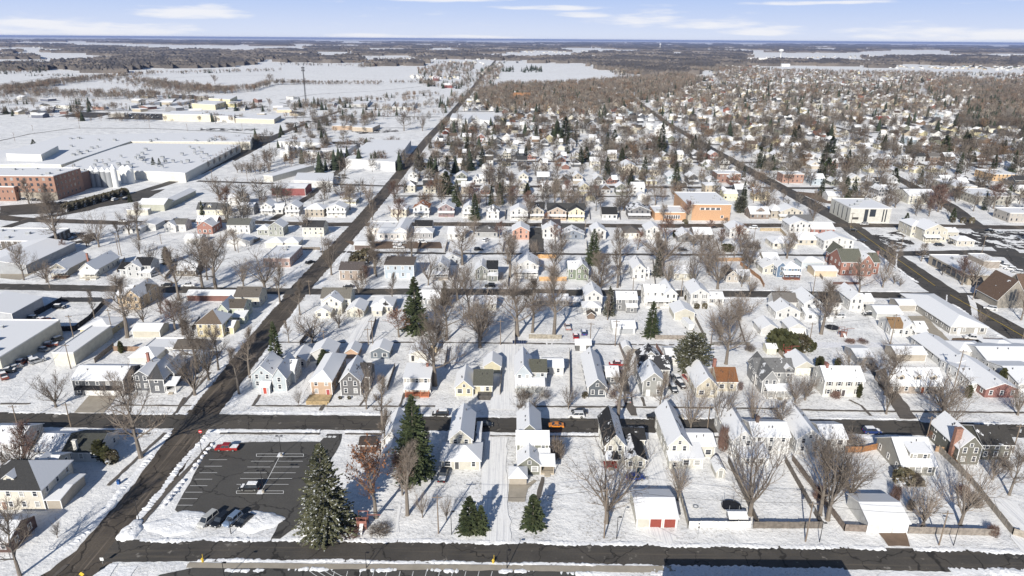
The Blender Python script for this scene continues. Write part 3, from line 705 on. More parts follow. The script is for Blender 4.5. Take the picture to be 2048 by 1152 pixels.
def tree(px, py, ptop, kind, wide=1.0, label=None, rz=None, look=None):
    X, Y = G(px, py); H = max(1.5, Hof(px, py, ptop))
    rnd = random.Random(int(px * 7 + py * 13))
    if kind in ('round', 'vase', 'tall', 'low', 'spruce'):
        pool = [k for k in list(TREES) + list(CON) if k.startswith(kind)]; kind = pool[rnd.randrange(len(pool))]
    con = kind in CON
    t, c, h0 = (CON if con else TREES)[kind]
    s = H / h0
    if not con and py > 800: wide *= .87
    name = 'spruce_tree' if con and not kind.startswith('column') else ('cedar_tree' if con else 'bare_tree')
    r = obj(name, None, loc=(X, Y, 0), rz=rz if rz is not None else rnd.uniform(0, 6.28)); r.scale = (s * wide, s * wide, s)
    obj('trunk', t, r); obj('crown', c, r)
    adj = 'towering' if H > 19 else 'tall' if H > 13 else 'middling' if H > 8 else 'small'
    lk = look or {'oak0': 'tree holding rust brown leaves', 'red0': 'reddish twiggy tree', 'pale0': 'pale grey bare tree', 'snowy0': 'spruce dusted with snow', 'greyround': 'rounded grey green evergreen', 'column0': 'olive green columnar cedar'}.get(kind) or ('dark green spruce' if con else {'round': 'spreading bare tree', 'vase': 'vase shaped bare tree', 'tall': 'slender bare tree', 'low0': 'low twiggy bare tree', 'low1': 'low twiggy bare tree'}.get(kind.rstrip('0123'), 'low twiggy bare tree'))
    reg(r, label or ('AUTO', f'{adj} {lk}'), 'tree'); TREEPOS.append((X, Y))
    return r
def shrub(px, py, wpx, hpx, kind='bush0', label=None):
    X, Y = G(px, py); p = PPM(px, py); w_ = wpx / p; h = hpx / p / .9
    n = {'shrub0': 'bare shrub', 'shrub1': 'reddish bare shrub', 'bush0': 'dark leafy bush', 'bush1': 'olive evergreen bush'}[kind]
    r = obj(n.split()[-1] if False else ('bush' if 'bush' in kind else 'shrub'), SHR[kind], loc=(X, Y, 0), rz=px % 6); r.scale = (w_ * .9, w_ * .9, h)
    reg(r, label or ('AUTO', n), 'bush' if 'bush' in kind else 'shrub')
# ---------------------------------------------------------------- poles, signs, fences
def vtube(name, parent, mat, segs, n=6, loc=None):
    b_ = MB()
    for p, q, r0, r1 in segs: b_.tube(p, q, r0, r1, n, cap=True)
    return obj(name, b_.mesh(name, [MAT[mat]]), parent, loc=loc)
POLES = {}
def utility_pole(px, py, ptop, label=None, arms=1, lamp=False):
    X, Y = G(px, py); H = min(14, Hof(px, py, ptop)); r = obj('utility_pole', None, loc=(X, Y, 0))
    vtube('pole', r, 'pole_wood', [((0, 0, 0), (0, 0, H), .17, .12)])
    for k in range(arms):
        b_ = MB(); b_.box(-1.15, 1.15, -.18, -.06, H - .6 - k * .9, H - .45 - k * .9); ca = obj('crossarm', b_.mesh('crossarm', [MAT['pole_wood']]), r)
        vtube('insulator', ca, 'metal_grey', [((x, -.12, H - .45 - k * .9), (x, -.12, H - .25 - k * .9), .05, .04) for x in (-1, -.4, .4, 1)], 5)
    if int(px) % 3 == 0: vtube('transformer', r, 'metal_grey', [((.35, 0, H - 2.4), (.35, 0, H - 1.5), .24, .24)], 10)
    if lamp: street_arm(r, H)
    reg(r, label or ('AUTO', 'wooden utility pole'), 'utility pole'); POLES[px] = (X, Y, H)
def street_arm(r, H):
    vtube('lamp_arm', r, 'metal_grey', [((0, 0, H - 1.6), (-1.2, -.2, H - .9), .05, .04), ((-1.2, -.2, H - .9), (-2.3, -.3, H - .85), .04, .04)])
    b_ = MB(); b_.box(-2.9, -2.2, -.42, -.18, H - .95, H - .8); obj('lamp_head', b_.mesh('lamp_head', [MAT['metal_grey']]), r)
def lamp_post(px, py, ptop, label=None, arm=0.5, twin=False, base=False):
    X, Y = G(px, py); H = min(11, Hof(px, py, ptop)); r = obj('lamp_post', None, loc=(X, Y, 0))
    vtube('post', r, 'metal_black', [((0, 0, 0), (0, 0, H), .09, .06)])
    b_ = MB()
    for s_ in ((-1, 1) if twin else (1,)):
        b_.box(min(0, s_ * arm), max(0, s_ * arm), -.04, .04, H - .02, H + .06); b_.box(s_ * arm - .3, s_ * arm + .3, -.18, .18, H - .06, H + .08)
    obj('lamp_head', b_.mesh('lamp_head', [MAT['metal_black']]), r)
    if base: vtube('base', r, 'concrete', [((0, 0, 0), (0, 0, .7), .3, .3)], 10)
    reg(r, label or ('AUTO', 'black lamp post'), 'lamp post')
def fence(pts, h, color, label, board=.16, short=None):
    """board fence along survey points; posts and boards follow the line"""
    P = [Vector((*G(*p), 0)) for p in pts]
    r = obj('fence', None, loc=P[0]); o_ = P[0]
    for a_, b_ in zip(P, P[1:]):
        bm_ = MB(); d = b_ - a_; Ln = d.length; u = d.normalized(); n_ = Vector((-u.y, u.x, 0)) * .03
        k = max(1, int(Ln / 2.4))
        for i in range(k):
            p = a_ + u * (Ln * i / k) - o_; q = a_ + u * (Ln * (i + 1) / k - .02) - o_
            dz = .05 * math.sin(i * 1.7)
            vs = [p - n_, q - n_, q + n_, p + n_]; b0 = len(bm_.v)
            bm_.v += [(v.x, v.y, .04) for v in vs] + [(v.x, v.y, h + dz) for v in vs]
            for f in ((0,1,5,4),(1,2,6,5),(2,3,7,6),(3,0,4,7),(4,5,6,7)): bm_.f.append(tuple(b0 + z for z in f)); bm_.m.append(0); bm_.a.append(1)
            bm_.box(p.x - .07, p.x + .07, p.y - .07, p.y + .07, 0, h + .12)
        p = b_ - o_; bm_.box(p.x - .07, p.x + .07, p.y - .07, p.y + .07, 0, h + .12)
        obj('panel', bm_.mesh('panel', [MAT['wood']]), r, color=color)
    reg(r, label, 'fence', None, short)
# ---------------------------------------------------------------- flat sheets: roads, walks, drives
SHEETS = [0]
def sheet_z():
    SHEETS[0] += 1; return .004 + .0007 * SHEETS[0]
def ribbon(name, pts, width, z, mat, rag=.25, step=6, seed=0, kind='structure', px=True):
    """a road along survey points (or world points), ragged snow-edged"""
    rnd = random.Random(seed or int(pts[0][0] * 3 + pts[0][1])); z = sheet_z()
    P = [Vector((*G(*p), 0)) if px else Vector((*p, 0)) for p in pts]
    W = width if isinstance(width, (list, tuple)) else [width] * len(P)
    c = []; ws = []
    for i, (a_, b_) in enumerate(zip(P, P[1:])):
        n = max(1, min(200, int((b_ - a_).length / step)))
        for k in range(n):
            t = k / n; c.append(a_.lerp(b_, t)); ws.append(W[i] * (1 - t) + W[i+1] * t)
    c.append(P[-1]); ws.append(W[-1])
    mb = MB()
    for i, p in enumerate(c):
        d = (c[min(i+1, len(c)-1)] - c[max(i-1, 0)]).normalized(); n_ = Vector((-d.y, d.x, 0))
        a_ = p + n_ * (ws[i] / 2 + rnd.uniform(-rag, rag)); b_ = p - n_ * (ws[i] / 2 + rnd.uniform(-rag, rag))
        mb.v += [(a_.x, a_.y, z), (b_.x, b_.y, z)]
        if i: mb.f.append((2*i-2, 2*i-1, 2*i+1, 2*i)); mb.m.append(0); mb.a.append(1)
    o = obj(name, mb.mesh(name, [MAT[mat]])); o['kind'] = kind
    ROADS.append((c, ws)); return o
ROADS = []
def patch(name, pts, z, mat, rag=.25, step=2.5, seed=3, kind='structure', px=True):
    rnd = random.Random(seed); z = sheet_z(); P = [Vector((*G(*p), 0)) if px else Vector((*p, 0)) for p in pts]; out = []
    for a_, b_ in zip(P, P[1:] + P[:1]):
        n = max(1, int((b_ - a_).length / step)); d = (b_ - a_).normalized(); n_ = Vector((-d.y, d.x, 0))
        for k in range(n): out.append(a_.lerp(b_, k / n) + n_ * rnd.uniform(-rag, rag) * (1 if k else .3))
    mb = MB(); mb.face([(p.x, p.y, z) for p in out])
    me = mb.mesh(name, [MAT[mat]])
    o = obj(name, me); o['kind'] = kind
    return o
def bank(name, pts, h=.45, wd=1.0, seed=1, px=True, mat='dirty_snow', skip=0.0):
    """ploughed snow heaped along a road edge"""
    rnd = random.Random(seed); P = [Vector((*G(*p), 0)) if px else Vector((*p, 0)) for p in pts]; c = []
    for a_, b_ in zip(P, P[1:]):
        n = max(1, int((b_ - a_).length / .45))
        for k in range(n): c.append(a_.lerp(b_, k / n))
    c.append(P[-1]); mb = MB()
    for i, p in enumerate(c):
        d = (c[min(i+1, len(c)-1)] - c[max(i-1, 0)]).normalized(); n_ = Vector((-d.y, d.x, 0)); w_ = wd * rnd.uniform(.7, 1.3); hh_ = h * .55 * rnd.uniform(.1, 1.5) * (.55 + .45 * math.sin(i * .21 + seed))
        off = rnd.uniform(-.14, .14) + .15 * math.sin(i * .13 + seed * 2)
        for s_, z in ((-1, -.02), (-.45, hh_ * .8), (.2, hh_), (.6, hh_ * .5), (1, -.02)):
            q = p + n_ * (w_ * s_ + off); mb.v.append((q.x, q.y, z))
        if i:
            for k in range(4): mb.f.append((5*i-5+k, 5*i-4+k, 5*i+1+k, 5*i+k)); mb.m.append(0); mb.a.append(1)
    o = obj(name, mb.mesh(name, [MAT[mat]], smooth=False)); o['kind'] = 'structure'; return o
# ================================================================ the ground, streets and lots
mb = MB(); Rr = 90000
mb.face([(-Rr, -400, 0), (Rr, -400, 0), (Rr, Rr, 0), (-Rr, Rr, 0)]); structure(obj('ground', mb.mesh('ground', [MAT['snow_ground']])))
Z1, Z2, Z3 = .006, .012, .020
def WX(px, py): return G(px, py)
# long straight road running away, and the avenue on the other side
LR = [(60, 1210), (190, 1112), (298, 981), (390, 847), (478, 735), (585, 595), (705, 462), (770, 385), (856, 277), (905, 225), (945, 178), (965, 152), (985, 128), (1000, 110), (1012, 96)]
ribbon('road', LR, [10, 10, 9.4, 9.4, 9, 9, 9, 9, 9, 9, 10, 10, 10, 12, 16], Z2, 'asphalt_old', rag=.3, step=1.5)
AV = [(2140, 745), (2048, 676), (1895, 590), (1775, 508), (1690, 445), (1580, 385), (1500, 342), (1400, 285), (1330, 243), (1285, 210), (1262, 190)]
ribbon('road', AV, [12.5, 12.5, 12.5, 12.5, 12, 12, 11, 9, 8, 7, 6], Z2, 'asphalt', rag=.3, step=3, seed=8)
ribbon('road', [(2190, 640), (2085, 560), (1975, 470), (1900, 412), (1830, 375), (1785, 350)], [10, 10, 10, 10, 9, 8], Z2, 'asphalt', rag=.3, seed=4)
# cross streets, from the bottom of the picture up
ribbon('road', [(215, 1101), (600, 1099), (1000, 1105), (1500, 1112), (2120, 1125)], [6.6, 6.6, 6.6, 6.6, 6.6], Z1, 'asphalt', rag=.12, step=1.0)
ribbon('road', [(-60, 838), (300, 842), (700, 845), (1100, 851), (1600, 851), (2120, 862)], 7.6, Z1, 'asphalt', rag=.2, step=1.2)
ribbon('road', [(-60, 572), (300, 579), (610, 583), (1000, 584), (1500, 588), (2000, 592), (2120, 596)], 7.4, Z1, 'asphalt', rag=.3, step=2, seed=6)
ribbon('road', [(-80, 428), (60, 440), (250, 446), (420, 441), (640, 449), (900, 448), (1300, 452), (1700, 450), (2120, 456)], [10, 9, 8, 7, 8.5, 8.5, 8.5, 9, 9], Z1, 'asphalt_old', rag=.3, step=3, seed=7)
ribbon('lane', [(500, 684), (900, 685), (1350, 690)], 1.0, Z1, 'wet_walk', rag=.25, step=2); ribbon('lane', [(1350, 691), (1720, 689), (1900, 694), (2100, 700)], 4.5, Z1, 'dirty_snow', rag=.6)
ribbon('lane', [(640, 503), (900, 507), (1300, 509), (1720, 511)], 3.2, Z1, 'asphalt', rag=.4, step=3, seed=9)
ribbon('road', [(800, 392), (1100, 394), (1340, 392)], 3.5, Z1, 'asphalt', rag=.5, seed=10)
for i, Yw in enumerate((488, 596, 704, 812, 920, 1030)):
    P_ = [(-88, Yw), (100, Yw + 1), (260, Yw + 2), (480, Yw + 3), (.8 * Yw + 60, Yw + 5)]
    ribbon('road', P_, 7.5, Z1, 'asphalt', rag=.5, px=False, seed=20 + i)
for i, Xw in enumerate((395, 505)):
    ribbon('road', [(Xw, 390 + i * 120), (Xw + 6, 900), (Xw + 20, 1500)], 7, Z1 + .003, 'asphalt', rag=.5, px=False, seed=40 + i)
# industrial side
ribbon('road', [(-40, 470), (60, 440), (170, 420), (300, 378), (395, 348), (470, 312), (560, 268), (630, 240), (680, 222)], [7, 7, 7, 8, 8, 9, 9, 8, 7], Z2 + .002, 'asphalt', rag=.4, seed=50)
ribbon('road', [(395, 362), (540, 367), (650, 368), (770, 372)], 5, Z1, 'asphalt', rag=.4, seed=51)
patch('car_park', [(430, 300), (520, 272), (565, 272), (470, 322)], Z1, 'asphalt', .5, 8)
ribbon('rail_line', [(-20, 286), (60, 268), (150, 256), (300, 257), (460, 264), (560, 272)], 3, Z1, 'wet_walk', rag=.4, seed=52)
patch('car_park', [(115, 233), (165, 224), (230, 226), (190, 236)], Z1, 'asphalt', .5, 10); patch('car_park', [(208, 238), (265, 226), (325, 228), (325, 240)], Z1, 'asphalt', .5, 10)
ribbon('road', [(-60, 232), (100, 220), (330, 222), (560, 236), (720, 232), (880, 234)], 6, Z1, 'asphalt', rag=.6, seed=53)
patch('car_park', [(0, 412), (160, 400), (330, 378), (290, 400), (140, 424), (0, 432)], Z1, 'asphalt', .5, 5)
patch('car_park', [(0, 470), (100, 462), (190, 466), (195, 480), (60, 510), (0, 520)], Z1, 'patchy_lot', .5, 4)
patch('car_park', [(40, 560), (90, 535), (0, 530), (0, 556)], Z1, 'concrete', .3, 4)
ribbon('road', [(545, 440), (620, 392), (690, 330)], 5, Z1, 'asphalt', rag=.4, seed=54)
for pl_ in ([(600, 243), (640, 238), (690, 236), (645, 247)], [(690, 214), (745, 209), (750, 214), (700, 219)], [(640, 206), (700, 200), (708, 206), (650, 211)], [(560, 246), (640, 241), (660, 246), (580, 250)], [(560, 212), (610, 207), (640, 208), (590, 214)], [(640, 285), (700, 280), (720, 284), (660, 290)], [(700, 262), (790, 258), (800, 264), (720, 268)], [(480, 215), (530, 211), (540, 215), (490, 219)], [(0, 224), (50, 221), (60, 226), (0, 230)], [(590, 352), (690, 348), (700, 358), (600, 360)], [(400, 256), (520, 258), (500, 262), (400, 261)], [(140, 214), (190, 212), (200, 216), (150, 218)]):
    patch('car_park', pl_, Z1, 'patchy_lot', 1.0, 6)  # snowy lots; the first patch paints fence shadows into dark ground colour
for i, pl_ in enumerate(([(655, 187), (750, 182), (842, 173)], [(690, 197), (790, 190), (880, 184)], [(560, 200), (620, 190), (660, 186)], [(0, 205), (60, 203), (120, 205)], [(870, 128), (800, 131), (700, 134)], [(0, 168), (60, 160), (110, 152)], [(330, 215), (440, 214), (560, 214), (620, 211)], [(560, 205), (600, 213), (700, 205)], [(560, 262), (640, 256), (860, 256)], [(300, 158), (420, 152), (560, 150)])):
    ribbon('track', pl_, 3.0, Z1, 'wet_walk', rag=.8, step=8, seed=60 + i)
rnd = random.Random(99)
for i in range(46):      # trodden trails through the yards
    x0 = rnd.uniform(480, 2000); y0 = rnd.choice((800, 795, 640, 690, 950, 1000, 560, 1065)); x1 = x0 + rnd.uniform(-25, 25); y1 = y0 - rnd.uniform(25, 60)
    ribbon('trail', [(x0, y0), ((x0 + x1) / 2 + rnd.uniform(-8, 8), (y0 + y1) / 2), (x1, y1)], rnd.choice((.5, .6, 2.2)), Z1, 'tracked_snow', rag=.15, step=1.2, seed=100 + i)
# lots on the avenue side
patch('car_park', [(1745, 470), (1800, 462), (1830, 488), (1800, 500), (1775, 492)], Z1, 'patchy_lot', .7, 5)
patch('car_park', [(1790, 503), (1950, 500), (2060, 507), (2060, 518), (1930, 510), (1800, 512)], Z1, 'asphalt', .4, 4)
patch('car_park', [(1915, 465), (2060, 462), (2060, 500), (1945, 492)], Z1, 'patchy_lot', .8, 4)
patch('car_park', [(1590, 383), (1650, 388), (1672, 410), (1640, 404)], Z1, 'brown_drive', .6, 4)
patch('driveway', [(1815, 632), (1850, 632), (1905, 686), (1862, 686)], Z1, 'concrete', .3, 3); patch('driveway', [(1905, 676), (2010, 676), (2030, 690), (1900, 690)], Z1, 'brown_drive', .4, 3)
patch('car_park', [(690, 482), (880, 484), (885, 497), (720, 498)], Z1, 'brown_drive', .4, 3)
patch('driveway', [(1058, 455), (1086, 455), (1088, 505), (1058, 505)], Z1, 'asphalt_new', .2, 3)
# bottom parking lot, south of the nearest street
patch('car_park', [(395, 1134), (1150, 1139), (1160, 1300), (60, 1300), (320, 1150)], Z1, 'asphalt_new', .1, 3)
for i in range(13):
    ribbon('marking', [(665 + i * 26.3 + 4, 1143), (665 + i * 26.3 - 4, 1175)], .11, Z2, 'paint_white', rag=0, step=9, seed=i + 1)
for i in range(4): ribbon('marking', [(618 + i * 15, 1142), (638 + i * 17, 1156)], .11, Z2, 'paint_white', rag=0, step=9, seed=i + 1)
patch('pavement', [(375, 1128), (1000, 1134), (1330, 1138), (1330, 1145), (1000, 1142), (375, 1135)], Z2 + .002, 'concrete', .15, 2)
ribbon('pavement', [(375, 1131), (1020, 1136), (1350, 1138)], 1.5, Z3, 'concrete', rag=.1, step=3)
bank('snow_bank', [(395, 1121), (700, 1122), (1000, 1127), (1300, 1131)], .3, .55, 3, mat='snow'); bank('snow_bank', [(400, 1141), (700, 1139), (1000, 1143), (1240, 1147)], .35, .8, 4, mat='snow')
for k in range(3): bank('snow_bank', [(1300, 1134 + k * 6), (1500, 1138 + k * 6), (1690, 1142 + k * 6)], .3, .9, 5 + k)
patch('verge', [(1665, 1172), (1790, 1142), (1830, 1150), (1850, 1172)], Z2, 'snow', .4, 1.5); bank('snow_bank', [(1900, 1142), (2060, 1146)], .5, 1.2, 9, mat='snow')
patch('verge', [(175, 1160), (220, 1128), (236, 1128), (215, 1165)], Z2 + .004, 'snow', .2, 1.5); patch('verge', [(222, 1165), (240, 1134), (275, 1133), (255, 1165)], Z2 + .004, 'snow', .2, 1.5)
# the big car park inside the corner block
patch('car_park', [(418, 896), (455, 903), (480, 886), (505, 884), (640, 884), (655, 868), (684, 868), (680, 888), (640, 960), (604, 1045), (560, 1078), (542, 1078), (556, 1050), (470, 1052), (392, 1054), (350, 1020)], Z2, 'asphalt_new', .15, 2)
for i in range(8):
    y = 920 + i * 13.0; x0 = 418 - i * 9.5
    ribbon('marking', [(x0, y), (x0 + 36 - i * .3, y)], .12, Z3, 'paint_white', rag=0, step=20, seed=i + 1)
for i in range(5):
    y = 923 + i * 11.6; xm = 552 - i * 7.2
    for s_ in (-1, 1): ribbon('marking', [(xm + s_ * 4, y), (xm + s_ * 50 + (4 if s_ > 0 else 0), y)], .12, Z3, 'paint_white', rag=0, step=20, seed=i + 1)
for cx_, cy_ in ((561, 911), (521, 985)):
    for dy_ in (-2.6, 2.6): ribbon('marking', [(cx_ - 48, cy_ + dy_), (cx_ + 46, cy_ + dy_)], .12, Z3, 'paint_white', rag=0, step=20)
    for s_ in (-48, 46): ribbon('marking', [(cx_ + s_, cy_ - 2.6), (cx_ + s_, cy_ + 2.6)], .12, Z3, 'paint_white', rag=0, step=20)
    patch('verge', [(cx_ - 8, cy_ + 4), (cx_ - 3, cy_ - 5), (cx_ + 7, cy_ - 5), (cx_ + 4, cy_ + 4)], Z3 + .004, 'snow', .1, 1)
ribbon('marking', [(559, 914), (523, 983)], .14, Z3 + .002, 'paint_white', rag=0, step=20)
for i in range(4): ribbon('marking', [(643 + i * 9, 872.5), (640 + i * 9, 876)], .9, Z3, 'paint_white', rag=0, step=9)
def mound(name, px, py, w_, d_, h_, seed):
    rnd = random.Random(seed); X, Y = G(px, py); mb = MB(); n = 40; rings = 12
    for k in range(rings + 1):
        t = k / rings
        for i in range(n):
            a_ = 2 * math.pi * i / n; rr = (1 - t) * (1 + .12 * math.sin(3 * a_ + seed) + .06 * math.sin(7 * a_) + rnd.uniform(-.05, .05))
            mb.v.append((X + w_ * rr * math.cos(a_), Y + d_ * rr * math.sin(a_), .02 if k == 0 else .02 + h_ * (1 - (1 - t) ** 2) ** .5 * rnd.uniform(.78, 1.1)))
        if k:
            for i in range(n):
                j = (i + 1) % n; mb.f.append(((k-1)*n+i, (k-1)*n+j, k*n+j, k*n+i)); mb.m.append(0); mb.a.append(1)
    structure(obj(name, mb.mesh(name, [MAT['snow']], smooth=True)))
mound('snow_bank', 517, 1043, 5.0, 3.6, .55, 1); mound('snow_bank', 378, 1040, 5.5, 3, .4, 2); mound('snow_bank', 345, 1052, 6, 3, .35, 5)
mound('snow_bank', 262, 1062, 2.2, 3.5, .7, 3); mound('snow_bank', 50, 605, 12, 5, 1.4, 4); mound('snow_bank', 628, 1068, 3, 2, .6, 6)
# pavements cleared down to dark wet concrete
for pts, w_ in [([(440, 867), (640, 868)], .9), ([(690, 868), (840, 870)], .9), ([(980, 872), (1200, 874)], .5), ([(1345, 874), (1580, 876)], .8),
                ([(510, 812), (680, 813), (870, 813)], .8), ([(1010, 813), (1280, 815), (1500, 817), (1680, 822), (2060, 826)], .9),
                ([(300, 868), (170, 868), (20, 868)], .6), ([(0, 808), (60, 808)], .9), ([(230, 811), (390, 812)], .7)]:
    ribbon('pavement', pts, w_, Z1 + .002, 'wet_walk', rag=.16, step=1.5)
for pts, w_ in [([(330, 866), (215, 972)], .9), ([(425, 885), (330, 990), (255, 1080)], 1.1), ([(468, 760), (560, 660)], .6), ([(135, 1130), (95, 1165)], .8), ([(345, 832), (382, 790), (420, 745)], .7), ([(370, 795), (352, 827)], .9),
                ([(505, 813), (520, 790)], .9), ([(640, 822), (655, 800)], .9), ([(720, 812), (745, 775)], .5), ([(800, 812), (812, 780)], .7), ([(1290, 813), (1283, 795)], .9), ([(1698, 800), (1722, 812), (1742, 832)], .7), ([(1075, 1000), (1086, 955)], .9)]:
    ribbon('path', pts, w_, Z1 + .004, 'wet_walk', rag=.15, step=1.5)
patch('driveway', [(148, 826), (178, 792), (235, 792), (208, 826)], Z1 + .004, 'concrete', .15, 2)
patch('driveway', [(1016, 1004), (1018, 968), (1054, 968), (1068, 960), (1074, 962), (1056, 978), (1050, 1004)], Z1 + .004, 'concrete', .15, 2)
patch('driveway', [(1757, 1067), (1812, 1067), (1820, 1094), (1777, 1093)], Z1 + .004, 'brown_drive', .15, 1.5)
patch('driveway', [(1262, 832), (1250, 812), (1235, 740), (1250, 740), (1262, 790), (1275, 832)], Z1 + .003, 'wet_walk', .3, 2)
patch('driveway', [(1800, 838), (1752, 760), (1735, 735), (1722, 715), (1740, 715), (1775, 760), (1835, 838)], Z1 + .003, 'wet_walk', .35, 2)
for pts, w_ in [([(1016, 690), (1010, 760), (1006, 820)], 7.5), ([(992, 875), (988, 950), (995, 1085)], 6), ([(1298, 880), (1310, 940), (1320, 985)], 4.5), ([(2010, 1000), (2050, 1080), (2075, 1110)], 5), ([(1735, 618), (1790, 690)], 5), ([(700, 690), (735, 630)], 4), ([(1310, 1076), (1326, 1060)], 7)]:
    ribbon('lane', pts, w_, Z1, 'tracked_snow', rag=.3, step=2)
for pts, h_, w_, sd_ in [([(280, 1080), (600, 1078), (1000, 1084), (1400, 1090), (1770, 1096)], .35, .8, 11), ([(1825, 1097), (2100, 1104)], .35, .9, 12), ([(415, 862), (640, 862)], .35, .9, 13), ([(690, 862), (960, 864)], .3, .7, 14),
                         ([(460, 824), (700, 826), (1000, 833)], .35, .9, 15), ([(1230, 836), (1790, 836)], .3, .8, 16), ([(1000, 868), (1400, 868), (1900, 876)], .3, .8, 17), ([(1840, 842), (2080, 848)], .3, .8, 18),
                         ([(20, 824), (140, 826)], .3, .8, 19), ([(215, 826), (375, 828)], .3, .8, 20), ([(0, 858), (330, 860)], .3, .8, 21), ([(250, 1075), (350, 945), (420, 862)], .4, 1.0, 22), ([(110, 1120), (180, 1055), (240, 985), (340, 865)], .4, .9, 23),
                         ([(460, 812), (570, 650), (600, 610)], .3, .7, 24), ([(380, 820), (480, 690), (565, 595)], .3, .7, 25), ([(640, 570), (720, 470)], .3, .7, 26), ([(560, 572), (680, 455)], .3, .7, 27), ([(730, 572), (1300, 578), (1800, 583)], .3, .7, 28), ([(640, 592), (1200, 594), (1850, 600)], .3, .7, 29)]:
    bank('snow_bank', pts, h_, w_, sd_, mat='snow')
for pts, w_ in [([(1905, 608), (2060, 712)], .8), ([(1835, 565), (1700, 470)], .8)]:
    bank('snow_bank', pts, .4, w_, 31, mat='snow')
ribbon('marking', [(2100, 712), (2048, 674), (1900, 590)], .25, Z3, 'paint_yellow', rag=.02, step=4); ribbon('marking', [(1870, 572), (1700, 452)], .25, Z3, 'paint_yellow', rag=.02, step=4)

# ================================================================ buildings near the camera (rows from the bottom of the picture up)
WHITE = (.60, .59, .565); CREAM = (.54, .51, .42); YEL = (.58, .52, .33); TAN = (.42, .36, .28); GREY = (.30, .30, .31); DGREY = (.10, .105, .115); SAGE = (.19, .195, .155); LBLUE = (.42, .49, .54)
BRICK = (.24, .10, .07); PEACH = (.50, .32, .19); OLIVE = (.17, .165, .13)
B = building
NS = 'on the near side of the second street'
# row A, backs toward the camera
B('cream house beside the wheel-tracked lane', 'house', 921, 939, [(883, 960, 0, 7.5, 2.8, 'h', 1.6, (.9, .8, .9, .85)), (900, 944, 6, 13, 5.0, 'gy', 2.6, (.8, .97)), (952, 959, 6, 12, 2.5, 'gx', .4, .97)], CREAM, doors=[(914, 0, (.08, .08, .08))])
B('sage green house with stacked gables and tan patio', 'house', 1060, 949, [(1037, 1080, 0, 7, 2.9, 'gy', 2.2, (.97, .97)), (1033, 1096, 6, 5.5, 5.0, 'gx', 1.9, (.78, .9)), (1036, 1080, 11, 11, 4.6, 'gy', 2.8, (.97, .95)), (1078, 1098, 3.5, 5, 2.7, 'gx', .8, .97)], SAGE, porch=(1081, 1108, 0, 3.2, 2.6, TAN), doors=[(1086, 3.5, (.5, .5, .5))])
B('small hip roofed garden shelter on the tan patio', 'garden shelter', 1035, 970, [(1019, 1053, 0, 4.2, 2.2, 'h', 1.3, .97)], TAN, name='garden_shelter', nowin=True)
B('cream house with black half melted roof and red porch', 'house', 1248, 937, [(1209, 1247, 2.5, 14, 5.2, 'gy', 2.9, (.40, .60)), (1250, 1290, 0, 9, 2.6, 'gy', 1.5, (.55, .25)), (1248, 1288, 8.8, 6, 2.9, 'gx', 1.4, (.35, .5))], CREAM, (.025, .025, .026), porch=(1209, 1234, 0, 2.6, 2.6, (.25, .05, .04), .5))
B('cream house with black streaks through its snowy roof', 'house', 1375, 938, [(1335, 1376, 2.5, 17, 5.4, 'gy', 2.9, (.86, .62)), (1338, 1360, 0, 2.6, 2.5, 'shed', .7, .97), (1360, 1404, .4, 5, 3.0, 'shed', .8, .95), (1378, 1427, 5, 7.5, 3.6, 'gx', 1.2, .97)], (.60, .575, .49), (.03, .03, .03))
B('big white farmhouse with a brick chimney and long wing', 'house', 1515, 925, [(1462, 1502, 2, 16, 5.4, 'gy', 2.7, (.97, .9)), (1502, 1574, 4, 8, 5.2, 'gx', 1.7, .97), (1480, 1535, -1.5, 5, 2.6, 'shed', 1.0, .95)], WHITE, chim=[(1507, 8, 8.4, .8, .8, (.12, .07, .05))])
B('grey white house behind the dense twiggy trees', 'house', 1630, 908, [(1590, 1640, 0, 14, 4.6, 'gy', 2.7, (.85, .9)), (1642, 1690, 3, 8, 2.9, 'gx', 1.6, .97)], (.62, .61, .58))
B('tan bungalow with a broad snowy roof dormer', 'house', 1833, 951, [(1799, 1868, 0, 12, 3.0, 'gx', 4.0, (.95, .95)), (1812, 1852, 1.3, 5, 5.7, 'shed', .9, .8)], (.33, .31, .26), deck=(1810, 1850, -3.5, 3.3, .9, (.2, .17, .13)))
B('olive house with a tall brick chimney stack', 'house', 1965, 929, [(1911, 1955, 0, 12, 5.0, 'gy', 3.1, (.75, .9)), (1957, 2018, 2.2, 9, 4.6, 'gx', 2.6, (.38, .5))], OLIVE, (.05, .047, .043), chim=[(1902, 2.2, 10.5, 1.6, 1.1, (.30, .125, .07), 0)])
B('cream garage with two red doors', 'garage', 1313, 1055, [(1273, 1353, 0, 9.5, 2.7, 'gx', 1.5, .985)], CREAM, name='garage', gdoors=[(1298, 1323, 0, (.25, .06, .045), 2.35), (1326, 1351, 0, (.25, .06, .045), 2.35)], nowin=True)
B('white garage with three doors between board fences', 'garage', 1773, 1066, [(1733, 1813, 0, 9.5, 2.8, 'gx', 1.5, .985)], WHITE, name='garage', gdoors=[(1756, 1781, 0, (.75, .75, .73)), (1784, 1809, 0, (.75, .75, .73))], nowin=True)
B('rounded white garden shed beside the dark board fence', 'shed', 1440, 956, [(1431, 1449, 0, 4.5, 1.9, 'gamb', 1.2, .97)], (.5, .48, .42), name='shed', nowin=True, doors=[(1440, 0, (.3, .3, .28))])
B('small snowy back shed in the corner by the white fence', 'shed', 1475, 1046, [(1459, 1492, 0, 2.6, 1.3, 'gx', .6, .97)], GREY, name='shed', nowin=True)
B('white cottage half hidden by the big spruce', 'house', 783, 905, [(764, 806, 0, 12, 3.2, 'gy', 3.0, .97), (768, 800, -4, 4, 2.6, 'gy', 1.8, .97)], WHITE)
